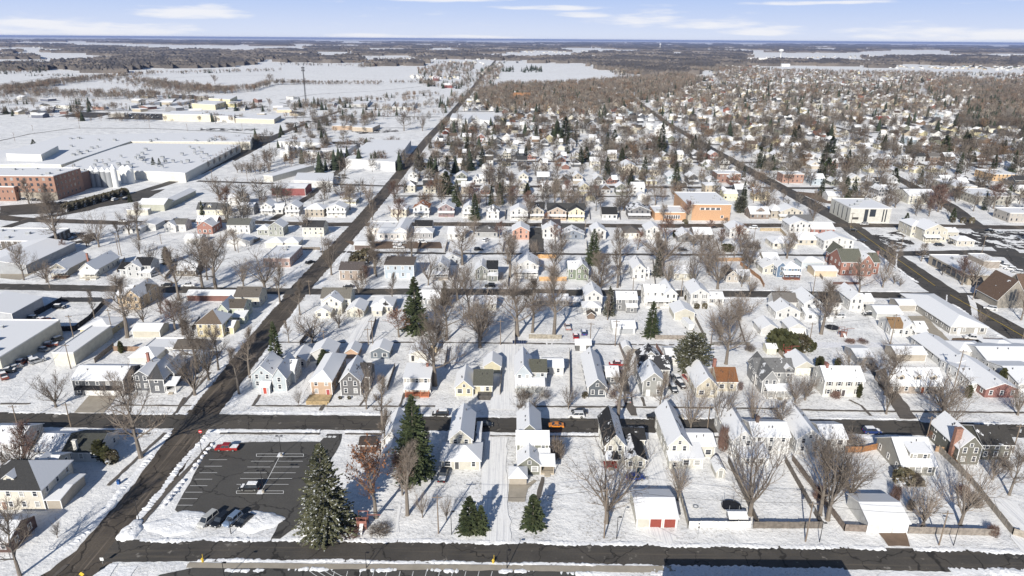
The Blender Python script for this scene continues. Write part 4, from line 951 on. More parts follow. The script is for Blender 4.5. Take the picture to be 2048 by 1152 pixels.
B('dark garden shed under the brown leafed tree', 'shed', 735, 905, [(720, 752, 0, 4, 2.2, 'gx', 1.0, .45)], (.12, .07, .05), (.05, .04, .035), name='shed', nowin=True)
# left edge
B('two storey cream house with black hip roof at the left edge', 'house', 40, 1020, [(-40, 92, 0, 11, 5.6, 'h', 3.6, (.2, .97, .4, .5)), (70, 112, 8, 7, 5.0, 'gx', 1.6, .9)], (.62, .565, .46), (.04, .04, .04), dormers=[(32, 1.6, 2.4, 6.2, 1.2), (92, 9, 2.2, 5.3, 1.3)], doors=[(12, 0, (.3, .2, .15))])
B('long open porch with snowy roof beside the cream house', 'porch shelter', 118, 1018, [(97, 125, 0, 9, 2.6, 'gx', .5, .97)], TAN, name='porch_shelter', nowin=True, label='open side porch with a curved snowy roof beside the two storey cream house')
B('low white house with half bare grey roof', 'house', 138, 922, [(75, 198, 0, 9, 2.9, 'gx', 2.1, .97), (131, 199, -.3, 9.6, 2.95, 'gx', 2.15, (.05, .3))], WHITE, (.055, .057, .050), chim=[(158, .2, 5.8, .9, .7, (.6, .58, .52), 0)])
B('snow topped grey house at the far left end of second street', 'house', 15, 905, [(-40, 44, 0, 9, 2.9, 'gx', 2.1, .97)], (.5, .5, .5))
B('dark red house at the bottom left corner', 'house', 5, 1105, [(-60, 24, 0, 8, 3, 'gx', 1.8, .92)], (.12, .06, .05))
# row B, across the second street
B('grey double garage house under a black awning', 'house', 200, 791, [(150, 251, 0, 10, 5.2, 'gx', 2.0, .985)], DGREY, gdoors=[(173, 208, 0, (.72, .71, .68)), (211, 246, 0, (.72, .71, .68))], winh=1.1, doors=[])
B('dark grey victorian house with white trimmed windows', 'house', 308, 786, [(272, 302, 1.5, 9, 5.0, 'gy', 1.6, .95), (302, 331, 0, 11, 5.2, 'h', 3.4, (.35, .9, .5, .95)), (331, 352, 4, 8, 4.9, 'gy', 2.2, .9)], (.125, .13, .14), (.05, .05, .052), porch=(333, 353, 0, 3.4, 2.6), chim=[(305, 8, 9.2, .7, .7)])
B('light blue victorian house with many snowy gables', 'house', 545, 783, [(506, 548, 2, 10, 4.6, 'gy', 2.9, (.75, .7)), (548, 574, 0, 11, 4.8, 'gy', 3.0, (.8, .85)), (572, 591, 5, 7, 4.9, 'gx', 1.6, (.9, .8)), (522, 540, -1.6, 3.7, 2.6, 'gx', .7, .9)], (.44, .49, .51), doors=[(531, -1.6, (.4, .07, .05))])
B('peach house with a wooden deck', 'house', 643, 792, [(624, 665, 0, 18, 5.1, 'h', 1.9, .97)], PEACH, (.05, .05, .05), doors=[(657, 0, (.35, .08, .08))], deck=(612, 658, -4.2, 4.0, .6, (.45, .34, .19)))
B('slate grey gabled house with a dark side wing', 'house', 708, 791, [(683, 722, 0, 11, 4.9, 'gy', 3.0, (.9, .65)), (720, 740, 4, 8, 4.4, 'gx', 2.4, (.35, .6))], (.155, .15, .15), (.055, .05, .048))
B('flat fronted brown house with a brick porch', 'house', 835, 795, [(809, 861, 2.6, 8, 5.2, 'shed', .5, .9)], (.42, .38, .32), (.06, .055, .05), porch=(810, 858, 0, 2.6, 2.7, (.42, .16, .09)), chim=[(856, 9, 7, .7, .7)])
B('pale yellow cottage with an olive roofed wing', 'house', 946, 792, [(911, 946, 0, 10, 2.8, 'gy', 2.4, (.92, .8)), (948, 984, 1.5, 8, 3.0, 'gx', 3.0, (.2, .8))], YEL, (.085, .085, .07), deck=(955, 983, -1.4, 2.6, .8, (.12, .11, .10)), doors=[(965, 1.5, (.7, .7, .68), .8)])
B('pale blue gabled house with a wide snowy porch', 'house', 1060, 788, [(1031, 1062, 3, 13, 5.0, 'gy', 3.1, (.97, .95)), (1060, 1092, 5, 8, 4.9, 'gx', 2.2, (.12, .8))], (.45, .50, .53), (.09, .09, .07), porch=(1032, 1088, 0, 3, 2.8, (.5, .5, .48)))
B('narrow dark slate house with a square gable window', 'house', 1193, 794, [(1176, 1211, 0, 22, 3.4, 'gy', 2.6, (.88, .93)), (1212, 1236, 8, 7, 2.9, 'gx', 1.6, .97)], (.10, .115, .13), (.06, .06, .06))
B('tall grey tan house with crossed half bare roofs', 'house', 1303, 793, [(1284, 1326, 0, 9, 5.2, 'gy', 2.7, .93), (1274, 1336, 8, 7, 5.2, 'gx', 2.8, (.45, .6)), (1276, 1320, 14.8, 6, 5, 'gy', 2.8, (.5, .5))], (.32, .315, .29), (.04, .04, .042), doors=[(1295, 0, (.7, .7, .7))])
B('cream stucco house with a rust brown roof', 'house', 1425, 795, [(1391, 1434, 0, 12, 3.6, 'gy', 3.2, (.95, .8)), (1432, 1472, 4, 8, 3.4, 'gx', 2.6, (.1, .9))], (.56, .49, .36), (.20, .09, .04), chim=[(1424, 10, 8.6, .9, .9)])
B('grey clapboard house with a white glazed porch', 'house', 1545, 797, [(1522, 1552, 2.5, 13, 4.9, 'gy', 3.0, (.4, .5)), (1508, 1582, 8, 7, 4.9, 'gx', 2.8, (.35, .5))], (.29, .29, .29), (.14, .14, .14), porch=(1533, 1584, 0, 2.5, 2.7, (.62, .61, .58)), dormers=[(1572, 8, 2.2, 4.6, 1.3)])
B('white colonial house with shuttered windows', 'house', 1680, 793, [(1645, 1722, 0, 8.5, 5.4, 'gx', 2.6, (.74, .9))], (.62, .60, .54), (.025, .025, .025), shutters=True, doors=[(1685, 0, (.08, .07, .07))], chim=[(1644, 4.2, 9.0, .7, 1.6, (.28, .10, .07), 0)])
B('long stone house with three snowy dormers', 'house', 1828, 787, [(1779, 1884, 0, 9, 2.9, 'gx', 3.4, (.85, .9))], (.36, .29, .23), (.045, .042, .04), brick=True, dormers=[(1797, 1.3, 2.0, 3.7, 1.4, 3, TAN), (1830, 1.3, 2.0, 3.7, 1.4, 3, TAN), (1861, 1.3, 2.0, 3.7, 1.4, 3, TAN)], doors=[(1843, 0, (.3, .1, .05))])
B('low ranch house with a dark red brick gable end', 'house', 1990, 795, [(1968, 2033, 0, 20, 2.9, 'gy', 1.9, .985), (1940, 1970, 4, 16, 2.7, 'gx', 1.2, .985), (2033, 2100, 4, 16, 2.7, 'gx', 1.8, .985)], (.24, .09, .07), brick=True, wings_col={1: (.7, .7, .68), 2: (.7, .7, .68)})
AG = [r for r in REG if r['short'] and 'black awning' in r['short']][0]['o']
w_ = MB(); w_.slab([(-6.4, -1.5, 2.45), (6.6, -1.5, 2.45), (6.6, -.02, 3.2), (-6.4, -.02, 3.2)], .08, 1, 0, 0); obj('awning', w_.mesh('awning', [MAT['metal_black']]), AG)
# sheds and garages along the lane
NW = dict(name='garage')
B('white garage behind the blue victorian', 'garage', 598, 735, [(582, 613, 0, 8, 2.6, 'gy', 1.7, .985)], WHITE, **NW); B('large white gabled garage beside the lane', 'garage', 645, 722, [(622, 668, 0, 8, 2.7, 'gy', 2.0, .985)], WHITE, nowin=True, **NW)
B('orange tan garden shed with a snowy gable roof', 'shed', 703, 717, [(691, 716, 0, 6, 2.2, 'gy', 1.4, .985)], (.56, .33, .18), name='shed', nowin=True)
B('blue grey garage with one white window', 'garage', 760, 717, [(742, 779, 0, 7, 2.5, 'gy', 1.5, .985)], (.16, .19, .22), **NW); B('cream garage with an open side door', 'garage', 837, 723, [(820, 854, 0, 8, 2.6, 'gy', 1.6, .985)], (.66, .63, .55), nowin=True, doors=[(826, 0, (.05, .05, .05))], **NW)
B('small cream shed with orange gable behind the tall bare tree', 'shed', 866, 705, [(858, 874, 0, 4, 2, 'gy', 1.1, .985)], (.6, .45, .25), name='shed', nowin=True)
B('pale yellow garage beside the wide snow lane', 'garage', 983, 747, [(968, 1001, 0, 7, 2.6, 'gy', 1.8, .985)], YEL, nowin=True, **NW)
B('plain white garage behind the pale blue house', 'garage', 1105, 750, [(1086, 1126, 0, 6, 3.0, 'gx', 1.2, .985)], WHITE, **NW)
B('dark grey barn shed with white double doors', 'shed', 1165, 702, [(1151, 1181, 0, 3.5, 2.4, 'gx', 1.2, .985)], (.13, .13, .125), name='shed', nowin=True, doors=[(1163, 0, (.7, .7, .68)), (1168, 0, (.7, .7, .68))])
B('rounded grey metal shed in a fenced yard', 'shed', 1253, 706, [(1245, 1262, 0, 4, 1.8, 'gamb', 1.1, .97)], (.4, .4, .39), name='shed', nowin=True)
B('white shed beside the round grey evergreen', 'shed', 1342, 729, [(1333, 1353, 0, 8, 2.6, 'gx', 1.4, .985)], WHITE, name='shed')
B('cream gabled garage next to the white colonial', 'garage', 1604, 750, [(1589, 1628, 0, 9, 2.8, 'gy', 2.0, .985)], CREAM, gdoors=[(1592, 1625, 0, (.72, .7, .6))], nowin=True, **NW)
B('tall narrow cream shed by the evergreen clump', 'shed', 1541, 708, [(1533, 1552, 0, 4, 2.2, 'gx', .8, .985)], (.7, .66, .5), name='shed', nowin=True)
B('white garage with a wide grey door by the lane', 'garage', 1248, 668, [(1225, 1270, 0, 7, 2.5, 'gx', 1.3, .985)], WHITE, gdoors=[(1237, 1267, 0, (.35, .36, .37))], nowin=True, **NW)
B('long low white house stepping back from the lane', 'house', 1925, 745, [(1895, 1952, 0, 22, 2.8, 'gy', 1.5, .985)], (.6, .6, .58)); B('long white two wing hall with small paired windows', 'house', 2010, 745, [(1972, 2100, 2, 14, 3.0, 'gx', 2.0, .985)], WHITE, winh=.9)
B('grey garage with open snowy roof behind the stone house', 'garage', 1812, 722, [(1790, 1850, 0, 7, 2.6, 'gx', 1.2, .985)], TAN, nowin=True, **NW); B('low garage behind the brick and stone house', 'garage', 1727, 728, [(1712, 1745, 0, 9, 2.5, 'gx', 1.0, .985)], GREY, nowin=True, **NW)
for i, (a_, b_, y) in enumerate(((1915, 1975, 716), (1985, 2040, 712), (2040, 2090, 712))):
    B(['snowy hip roofed garage in the far right yards', 'snowy garage next to the long white hall', 'last snowy garage on the right lane'][i], 'garage', (a_+b_)/2, y, [(a_, b_, 0, 8, 2.6, 'h', 1.4, .985)], WHITE, nowin=True, **NW)
# row C, between the lane and the third street
B('cream house with a bare grey back roof', 'house', 672, 628, [(646, 684, 0, 6, 5.0, 'gy', 2.3, .95), (644, 702, 4, 8, 5.0, 'gx', 2.8, (.15, .6)), (632, 662, -4, 4.5, 2.5, 'gy', 1.5, .95)], (.74, .70, .56), (.15, .14, .12))
B('cream garage beside the cream gabled house', 'garage', 712, 634, [(694, 728, 0, 9, 2.7, 'gy', 1.6, .985)], (.70, .66, .53), nowin=True, **NW)
B('low cream cottage with dark patches on its roof', 'house', 765, 626, [(744, 785, 0, 10, 2.9, 'h', 1.6, (.6, .7, .5, .8)), (747, 764, -3, 3.2, 2.4, 'gx', .7, .95)], CREAM, (.05, .045, .04))
B('low tan house behind the brown leafed trees', 'house', 970, 620, [(948, 992, 0, 9, 2.7, 'gx', 1.7, .97)], (.5, .47, .4)); B('snow roofed house hidden behind the spruce', 'house', 858, 612, [(838, 880, 0, 9, 3.2, 'gx', 2.0, .9)], (.3, .32, .34))
B('tall white house with a stepped snowy back wing', 'house', 1188, 622, [(1170, 1203, 3, 10, 5.2, 'gy', 2.4, .97), (1166, 1201, -3, 6, 2.8, 'h', 1.2, .97)], WHITE)
B('tiny brown playhouse shed in the open yard', 'shed', 1182, 638, [(1175, 1189, 0, 3, 1.7, 'gy', 1.0, .1)], (.2, .14, .1), (.12, .1, .08), name='shed', nowin=True)
B('blue garden shed beside the long grey outbuilding', 'shed', 1150, 614, [(1138, 1160, 0, 4, 2.4, 'gx', 1, .9)], (.03, .08, .17), name='shed', nowin=True); B('low grey outbuilding with a wide snowy roof', 'house', 1100, 612, [(1068, 1136, 0, 7, 2.6, 'gx', 1.2, .9)], (.28, .27, .25))
B('grey two storey house with white framed windows', 'house', 1250, 622, [(1232, 1273, 0, 8, 5.0, 'gx', 1.8, (.93, .8)), (1253, 1274, -2.2, 2.2, 2.5, 'shed', .6, .95)], (.22, .22, .22))
B('large cream house with a long snowy porch', 'house', 1320, 612, [(1288, 1330, 2, 8, 5.2, 'gx', 1.8, (.75, .8)), (1328, 1352, 0, 12, 5.2, 'gy', 2.2, .95)], (.73, .70, .62), porch=(1293, 1338, -2, 4, 2.7))
B('white house with three tall black shuttered windows', 'house', 1395, 613, [(1380, 1416, 0, 12, 5.4, 'gy', 2.2, .93), (1416, 1446, 2, 7, 2.9, 'gx', 1.4, .9)], WHITE, (.05, .05, .05), shutters=True)
B('tan garage behind a parked camper', 'garage', 1367, 640, [(1348, 1388, 0, 9, 2.9, 'gy', 1.7, .985)], CREAM, nowin=True, **NW)
B('white cottage with a grey gable facing the yards', 'house', 1575, 638, [(1551, 1598, 0, 9, 3.0, 'gy', 2.2, .95), (1545, 1590, 8, 6, 4.0, 'gx', 2.6, (.35, .8))], WHITE, (.14, .13, .12))
B('white garage with a blue bin at its corner', 'garage', 1540, 671, [(1521, 1556, 0, 8, 2.6, 'gy', 1.8, .985)], WHITE, nowin=True, **NW); B('narrow pale garage under the bare tree', 'garage', 1593, 669, [(1577, 1610, 0, 7, 2.6, 'gy', 1.7, .985)], (.6, .59, .55), gdoors=[(1581, 1606, 0, (.7, .7, .66))], nowin=True, **NW)
B('tall white farmhouse with a bare charcoal roof', 'house', 1643, 638, [(1605, 1640, 2, 12, 5.6, 'gy', 2.4, (.9, .1)), (1638, 1678, 4, 8, 5.4, 'gx', 2.4, (.08, .6)), (1610, 1665, -2, 4, 2.7, 'shed', 1, .95)], (.76, .75, .72), (.045, .045, .045))
B('white gabled house on the corner of third street', 'house', 1718, 622, [(1698, 1722, 0, 12, 5.0, 'gy', 2.6, (.9, .4)), (1722, 1745, 2, 8, 3.6, 'gx', 1.6, .8)], WHITE, (.05, .05, .05))
B('plain snowy garage by the white corner house', 'garage', 1778, 640, [(1752, 1802, 0, 9, 2.7, 'gx', 1.4, .985)], (.55, .55, .52), nowin=True, **NW); B('tan flat garage near the long apartments', 'garage', 1812, 622, [(1796, 1830, 0, 7, 2.6, 'gx', 1.0, .8)], (.4, .36, .3), nowin=True, **NW)
B('white cottage with a bright tan shingle roof', 'house', 1812, 672, [(1780, 1806, 0, 9, 3.0, 'gx', 2.4, (.08, .5)), (1804, 1832, -.6, 8, 3.0, 'gy', 2.4, .9), (1832, 1851, 1, 6, 2.7, 'gx', 1.4, (.9, .6))], WHITE, (.23, .145, .075), porch=(1828, 1852, -2, 2.6, 2.4))
B('long low apartment block with a white hip roof', 'apartment block', 1935, 668, [(1899, 1971, 0, 34, 2.9, 'h', 1.9, .99)], (.38, .36, .32), name='apartment_block', doors=[(1916, 0, (.7, .7, .7)), (1950, 0, (.7, .7, .7))])
# left of the long road, middle distance
B('cream warehouse with a flat white roof', 'warehouse', -10, 748, [(-140, 8, 0, 30, 5.6, 'f', 0, .99)], (.60, .57, .46), name='warehouse', nowin=True, gdoors=[])
B('cream flat roofed workshop beside the power pole', 'workshop', 130, 730, [(111, 152, 0, 22, 4.2, 'f', 0, .99)], (.66, .62, .48), name='workshop', nowin=True)
B('low yellow brick building with three small windows', 'workshop', 192, 672, [(163, 222, 0, 11, 2.7, 'h', 1.7, .985)], (.60, .48, .26), name='workshop', winh=.8, brick=True)
B('beige shed with a long snowy roof', 'workshop', 294, 675, [(267, 321, 0, 7, 2.7, 'gx', 1.3, .985)], (.52, .48, .38), name='workshop', nowin=True)
B('grey steel warehouse at the left edge', 'warehouse', -10, 655, [(-120, 30, 0, 17, 5.5, 'gy', 2, .985)], (.42, .43, .45), name='warehouse', nowin=True)
B('yellow brick house with orange porch and chimney', 'house', 266, 619, [(238, 262, 3, 9, 5.0, 'gx', 2.3, (.8, .7)), (253, 283, 0, 14, 5.4, 'gy', 2.6, .93), (281, 298, 5, 9, 5.0, 'gx', 2.2, (.3, .8))], (.56, .40, .22), (.06, .055, .05), brick=True, chim=[(247, 9, 9.4, .7, .7, (.2, .15, .12))])
B('yellow house with a steep brown hip roof', 'house', 425, 674, [(396, 447, 0, 9, 5.2, 'h', 3.4, (.1, .8, .3, .9)), (446, 468, 3, 6, 2.7, 'gx', 1.2, .9)], (.66, .54, .28), (.13, .10, .075))
B('pale green house with a gabled snowy front', 'house', 460, 648, [(438, 458, 2, 9, 4.8, 'gy', 2.4, .9), (452, 490, 4, 8, 4.8, 'gx', 2.0, (.3, .7)), (466, 490, 0, 4, 2.8, 'shed', .8, .9)], (.50, .55, .42), (.10, .085, .07))
B('cream gambrel building beside the long road', 'house', 496, 614, [(472, 520, 0, 9, 4.2, 'gx', 2.6, (.12, .5))], (.62, .58, .46), (.12, .105, .09))
B('low red roofed garage behind the cream gambrel building', 'garage', 420, 602, [(375, 468, 0, 6, 2.6, 'gx', 1.0, .97)], (.2, .08, .06), nowin=True, **NW)
B('low garage with a brown bare roof by the board fence', 'garage', 372, 712, [(350, 398, 0, 8, 2.5, 'gx', 1.6, (.06, .4))], (.5, .48, .42), (.12, .105, .09), nowin=True, **NW)
B('flat snowy carport beside the brown roofed garage', 'garage', 320, 710, [(290, 350, 0, 8, 2.4, 'f', 0, .99)], (.6, .6, .58), nowin=True, **NW); B('white hip roofed garage behind the dark victorian', 'garage', 285, 728, [(262, 312, 0, 7, 2.6, 'h', 1.9, .985)], (.66, .64, .58), nowin=True, **NW)
B('white garage east of the flat carport', 'garage', 362, 735, [(335, 400, 0, 7, 2.7, 'gx', 1.2, .985)], (.7, .69, .66), nowin=True, **NW, label='long white garage behind the dark grey victorian house')
B('tan bungalow with a stone porch', 'house', 126, 553, [(104, 136, 0, 18, 3.6, 'gy', 2.6, (.6, .88))], (.42, .38, .30), (.05, .05, .05), porch=(103, 132, -3, 3, 2.6, (.22, .15, .11)), dormers=[(134, 7, 2.4, 3.6, 1.6)])
B('cream bungalow with a curved snowy porch roof', 'house', 188, 555, [(162, 194, 0, 19, 3.7, 'gy', 2.9, (.5, .9))], (.66, .62, .52), (.05, .045, .045), porch=(160, 192, -3, 3, 2.6, (.6, .57, .5)), dormers=[(194, 7, 2.4, 3.7, 1.6)], chim=[(180, 11, 8, .7, .7)])
B('light grey house with a black front roof', 'house', 272, 555, [(242, 258, 2, 8, 3.2, 'gx', 1.8, .1), (255, 284, 0, 9, 4.9, 'gy', 2.0, .95), (272, 304, 2, 8, 5.0, 'gx', 2.4, (.1, .4)), (279, 302, -.5, 3.5, 2.6, 'shed', .8, .9)], (.48, .48, .47), (.02, .02, .022))
B('long grey warehouse beside the small white garage', 'warehouse', 25, 548, [(-60, 55, 0, 36, 4.2, 'gy', 2.0, .99)], (.36, .37, .38), name='warehouse', nowin=True)
B('flat roofed black store with a snowy roof', 'store', 10, 500, [(-90, 84, 0, 24, 4.5, 'f', 0, .99)], (.13, .11, .09), name='store', winh=1.6)
B('low brown hut tucked under the wide bare trees', 'house', 370, 552, [(352, 392, 0, 8, 2.7, 'gx', 1.8, (.6, .6))], (.2, .17, .13))
B('small white cottage by the curved street', 'house', 262, 466, [(244, 284, 0, 9, 2.9, 'h', 1.6, .95)], WHITE); B('white garage with a grey side wall by the curved street', 'garage', 298, 461, [(278, 312, 0, 11, 3.2, 'gy', 1.3, .985)], (.55, .55, .53), nowin=True, **NW)
B('white house with a half bare cross gable', 'house', 350, 464, [(330, 352, 0, 9, 3.6, 'gy', 2.2, .9), (345, 372, 2, 8, 3.8, 'gx', 2.2, (.3, .6))], WHITE, (.14, .135, .125))
B('red brick house with a steep snowy gable', 'house', 413, 468, [(396, 426, 0, 9, 4.4, 'gy', 2.6, .9), (396, 436, 8, 6, 5.2, 'gx', 2.0, (.7, .8))], (.33, .13, .085), brick=True); B('white house with a bare roof behind the brick house', 'house', 478, 467, [(456, 500, 0, 9, 4.8, 'gx', 2.4, (.2, .6))], WHITE, (.12, .12, .105))
B('cream cape house with twin dormers', 'house', 424, 430, [(395, 432, 0, 8, 3.4, 'gx', 3.2, .06), (432, 453, .6, 7, 3.4, 'gx', 2.8, (.06, .3))], (.66, .60, .42), (.09, .09, .09), dormers=[(406, 1, 2, 3.8, 1.6), (421, 1, 2, 3.8, 1.6)])
B('grey square house beside the cape', 'house', 492, 430, [(478, 508, 0, 9, 4.8, 'gx', 1.8, .97)], GREY); B('white house behind the grey square house', 'house', 474, 410, [(458, 490, 0, 9, 4.8, 'gx', 1.8, .97)], WHITE)
B('pale green metal building in the open snow', 'workshop', 305, 422, [(279, 330, 0, 12, 4.2, 'gx', 2.2, .75), (322, 345, 10, 34, 3.6, 'gy', 1.4, .985)], (.46, .46, .36), name='workshop', nowin=True, det=1)
B('low cream roadside wall building', 'workshop', 275, 430, [(255, 297, 0, 4, 3.0, 'f', 0, .9)], CREAM, name='workshop', nowin=True)
B('small garage by a board fence in the lane yard', 'garage', 387, 486, [(370, 402, 0, 7, 2.5, 'gx', 1.3, .97)], WHITE, nowin=True, **NW); B('white cottage near the two parked wrecks', 'garage', 478, 492, [(455, 500, 0, 8, 2.7, 'gy', 1.6, .97)], WHITE, nowin=True, **NW)
for (a_, b_, y, nm, c_, rc, k) in ((522, 545, 430, 'small white gable house near the red barn', WHITE, (.05,.05,.05), 'gy'), (543, 566, 428, 'low white cottage near the red barn', WHITE, (.05,.05,.05), 'gx'), (571, 598, 432, 'white porch house in the corner block row', WHITE, (.05,.05,.05), 'gy'), (611, 648, 434, 'brown porch house beside the corner house', TAN, (.05,.05,.05), 'h'), (654, 691, 434, 'white corner house with a pillared porch', (.7, .69, .64), (.05,.05,.05), 'gy'), (680, 712, 410, 'pale yellow house behind the corner house', YEL, (.1,.1,.1), 'gy')):
    B(nm, 'house', (a_+b_)/2, y, [(a_, b_, 2 if k == 'gy' else 0, 10, 4.8 if 'low' not in nm else 2.8, k, 2.3, .95)], c_, rc, det=1, porch=(a_, b_, 0, 2, 2.5) if k == 'gy' else None)
B('grey green house with a gable toward the street', 'house', 548, 472, [(538, 567, 0, 9, 4.9, 'gy', 2.6, (.7, .8)), (516, 538, 2, 8, 3.2, 'h', 1.6, .95)], (.32, .33, .28), (.05, .05, .05)); B('cream corner house above the junction', 'house', 630, 472, [(606, 648, 0, 10, 4.8, 'gx', 2.4, (.3, .6))], (.66, .61, .46), (.05, .05, .05))
B('first snowy hip garage of a pair', 'garage', 548, 495, [(531, 566, 0, 8, 2.6, 'h', 1.6, .985)], (.6, .55, .45), nowin=True, **NW, label='cream hip roofed garage, the left one of a matching pair'); B('second snowy hip garage of a pair', 'garage', 582, 494, [(568, 597, 0, 8, 2.6, 'h', 1.6, .985)], (.62, .58, .5), nowin=True, **NW, label='cream hip roofed garage, the right one of a matching pair')
B('flat roofed brick shop in the corner block', 'shop', 560, 534, [(528, 581, 0, 20, 4.2, 'f', 0, .99)], (.42, .27, .22), name='shop', brick=True)
# row D, beyond the third street
B('brown house behind bushes near the corner', 'house', 703, 560, [(680, 726, 0, 10, 4.6, 'gx', 2.2, (.35, .6))], (.35, .27, .21), (.10, .085, .08))
B('long pale blue flat fronted apartment house', 'apartment house', 799, 556, [(770, 828, 0, 9, 6.0, 'shed', .9, (.3,))], (.40, .47, .53), (.12, .10, .085), name='apartment_house', doors=[(779, 0, WHITE), (795, 0, WHITE), (817, 0, WHITE)])
B('light grey house with a pillared front porch', 'house', 882, 560, [(868, 896, 2.5, 10, 5.0, 'gy', 2.4, .95)], (.45, .46, .47), porch=(867, 896, 0, 2.5, 2.6, (.5, .45, .4))); B('pale garage behind the grey porch house', 'garage', 906, 530, [(891, 921, 0, 8, 3.2, 'gy', 2.0, .97)], (.5, .52, .54), det=1, **NW)
B('dark sage house with a black roof wing', 'house', 973, 560, [(951, 976, 0, 10, 4.6, 'gy', 2.2, (.9, .8)), (974, 995, 1, 8, 4.8, 'gx', 2.6, (.08, .3)), (976, 995, -1.5, 2.6, 2.6, 'shed', .6, .95)], (.22, .23, .2), (.02, .022, .025))
B('white house with twin gable windows and porch', 'house', 1055, 556, [(1034, 1076, 2.5, 13, 5.0, 'gy', 2.6, .95)], WHITE, porch=(1031, 1074, 0, 2.5, 2.6)); B('green victorian house with a snowy gable', 'house', 1157, 560, [(1136, 1162, 1, 9, 4.9, 'gx', 2.2, (.7, .6)), (1152, 1176, 0, 10, 5.0, 'gy', 2.6, .9)], (.20, .24, .165), (.09, .075, .065))
B('slim white gabled house by the bare trees', 'house', 1281, 560, [(1265, 1290, 0, 12, 5.2, 'gy', 2.4, .93), (1289, 1298, 2, 7, 3.0, 'gx', 1.2, .9)], WHITE); B('cream house hidden behind three bare trees', 'house', 1368, 560, [(1348, 1392, 0, 10, 3.2, 'gx', 2.0, .95)], CREAM)
B('tan cottage with a brown bare roof patch', 'house', 1475, 564, [(1452, 1476, 0, 9, 3.0, 'gy', 2.2, (.3, .9)), (1475, 1500, .6, 7, 2.8, 'gx', 1.6, (.95, .4))], (.45, .40, .34), (.11, .095, .085))
B('blue house with a white trimmed porch', 'house', 1577, 560, [(1566, 1600, 2.5, 7, 4.8, 'h', 1.8, (.8, .6, .5, .9)), (1552, 1570, 4, 9, 4.9, 'gy', 2.0, (.97, .9))], (.09, .16, .26), (.1, .09, .08), porch=(1568, 1600, 0, 2.5, 2.6, (.22, .1, .07)))
B('tan garage with a wooden door by the brick mansion', 'garage', 1649, 553, [(1628, 1673, 0, 8, 2.8, 'gx', 1.0, .985)], (.58, .45, .28), nowin=True, **NW); B('blue and white garage behind the blue house', 'garage', 1623, 535, [(1603, 1646, 0, 8, 2.7, 'h', 1.4, .97)], (.5, .56, .6), nowin=True, **NW)
B('red brick mansion with steep grey green gables', 'house', 1712, 551, [(1679, 1720, 0, 12, 6.6, 'gx', 4.2, (.1, .5)), (1716, 1742, -1.2, 12, 6.4, 'gy', 3.6, (.9, .15)), (1740, 1755, 2, 9, 5.8, 'gx', 3.0, (.1, .4)), (1668, 1690, 11.5, 10, 5.8, 'gy', 4, (.2, .7))], (.33, .125, .075), (.12, .12, .095), brick=True, chim=[(1748, 7, 9.4, .9, .9, (.3, .13, .1))])
B('cream cottage with an attached rust shed', 'house', 1548, 548, [(1525, 1560, 0, 9, 3.0, 'gy', 2.0, .93)], CREAM)
B('flat tan office building with dark glass walls', 'office building', 1962, 570, [(1933, 1996, 0, 30, 4.4, 'f', 0, .995)], (.34, .285, .21), name='office_building', brick=True, nowin=True, det=0)
B('small covered walkway beside the tan office', 'shelter', 1988, 536, [(1965, 1998, 0, 12, 3.2, 'f', 0, .995)], (.35, .3, .25), name='shelter', nowin=True)
B('stone church with a steep brown shingle roof', 'church', 2020, 616, [(1992, 2050, 0, 13, 3.6, 'gy', 8.0, (.35, .1)), (2040, 2110, 4, 12, 5, 'gx', 6, (.2, .1))], (.26, .23, .185), (.125, .085, .062), name='church', brick=True, nowin=True)
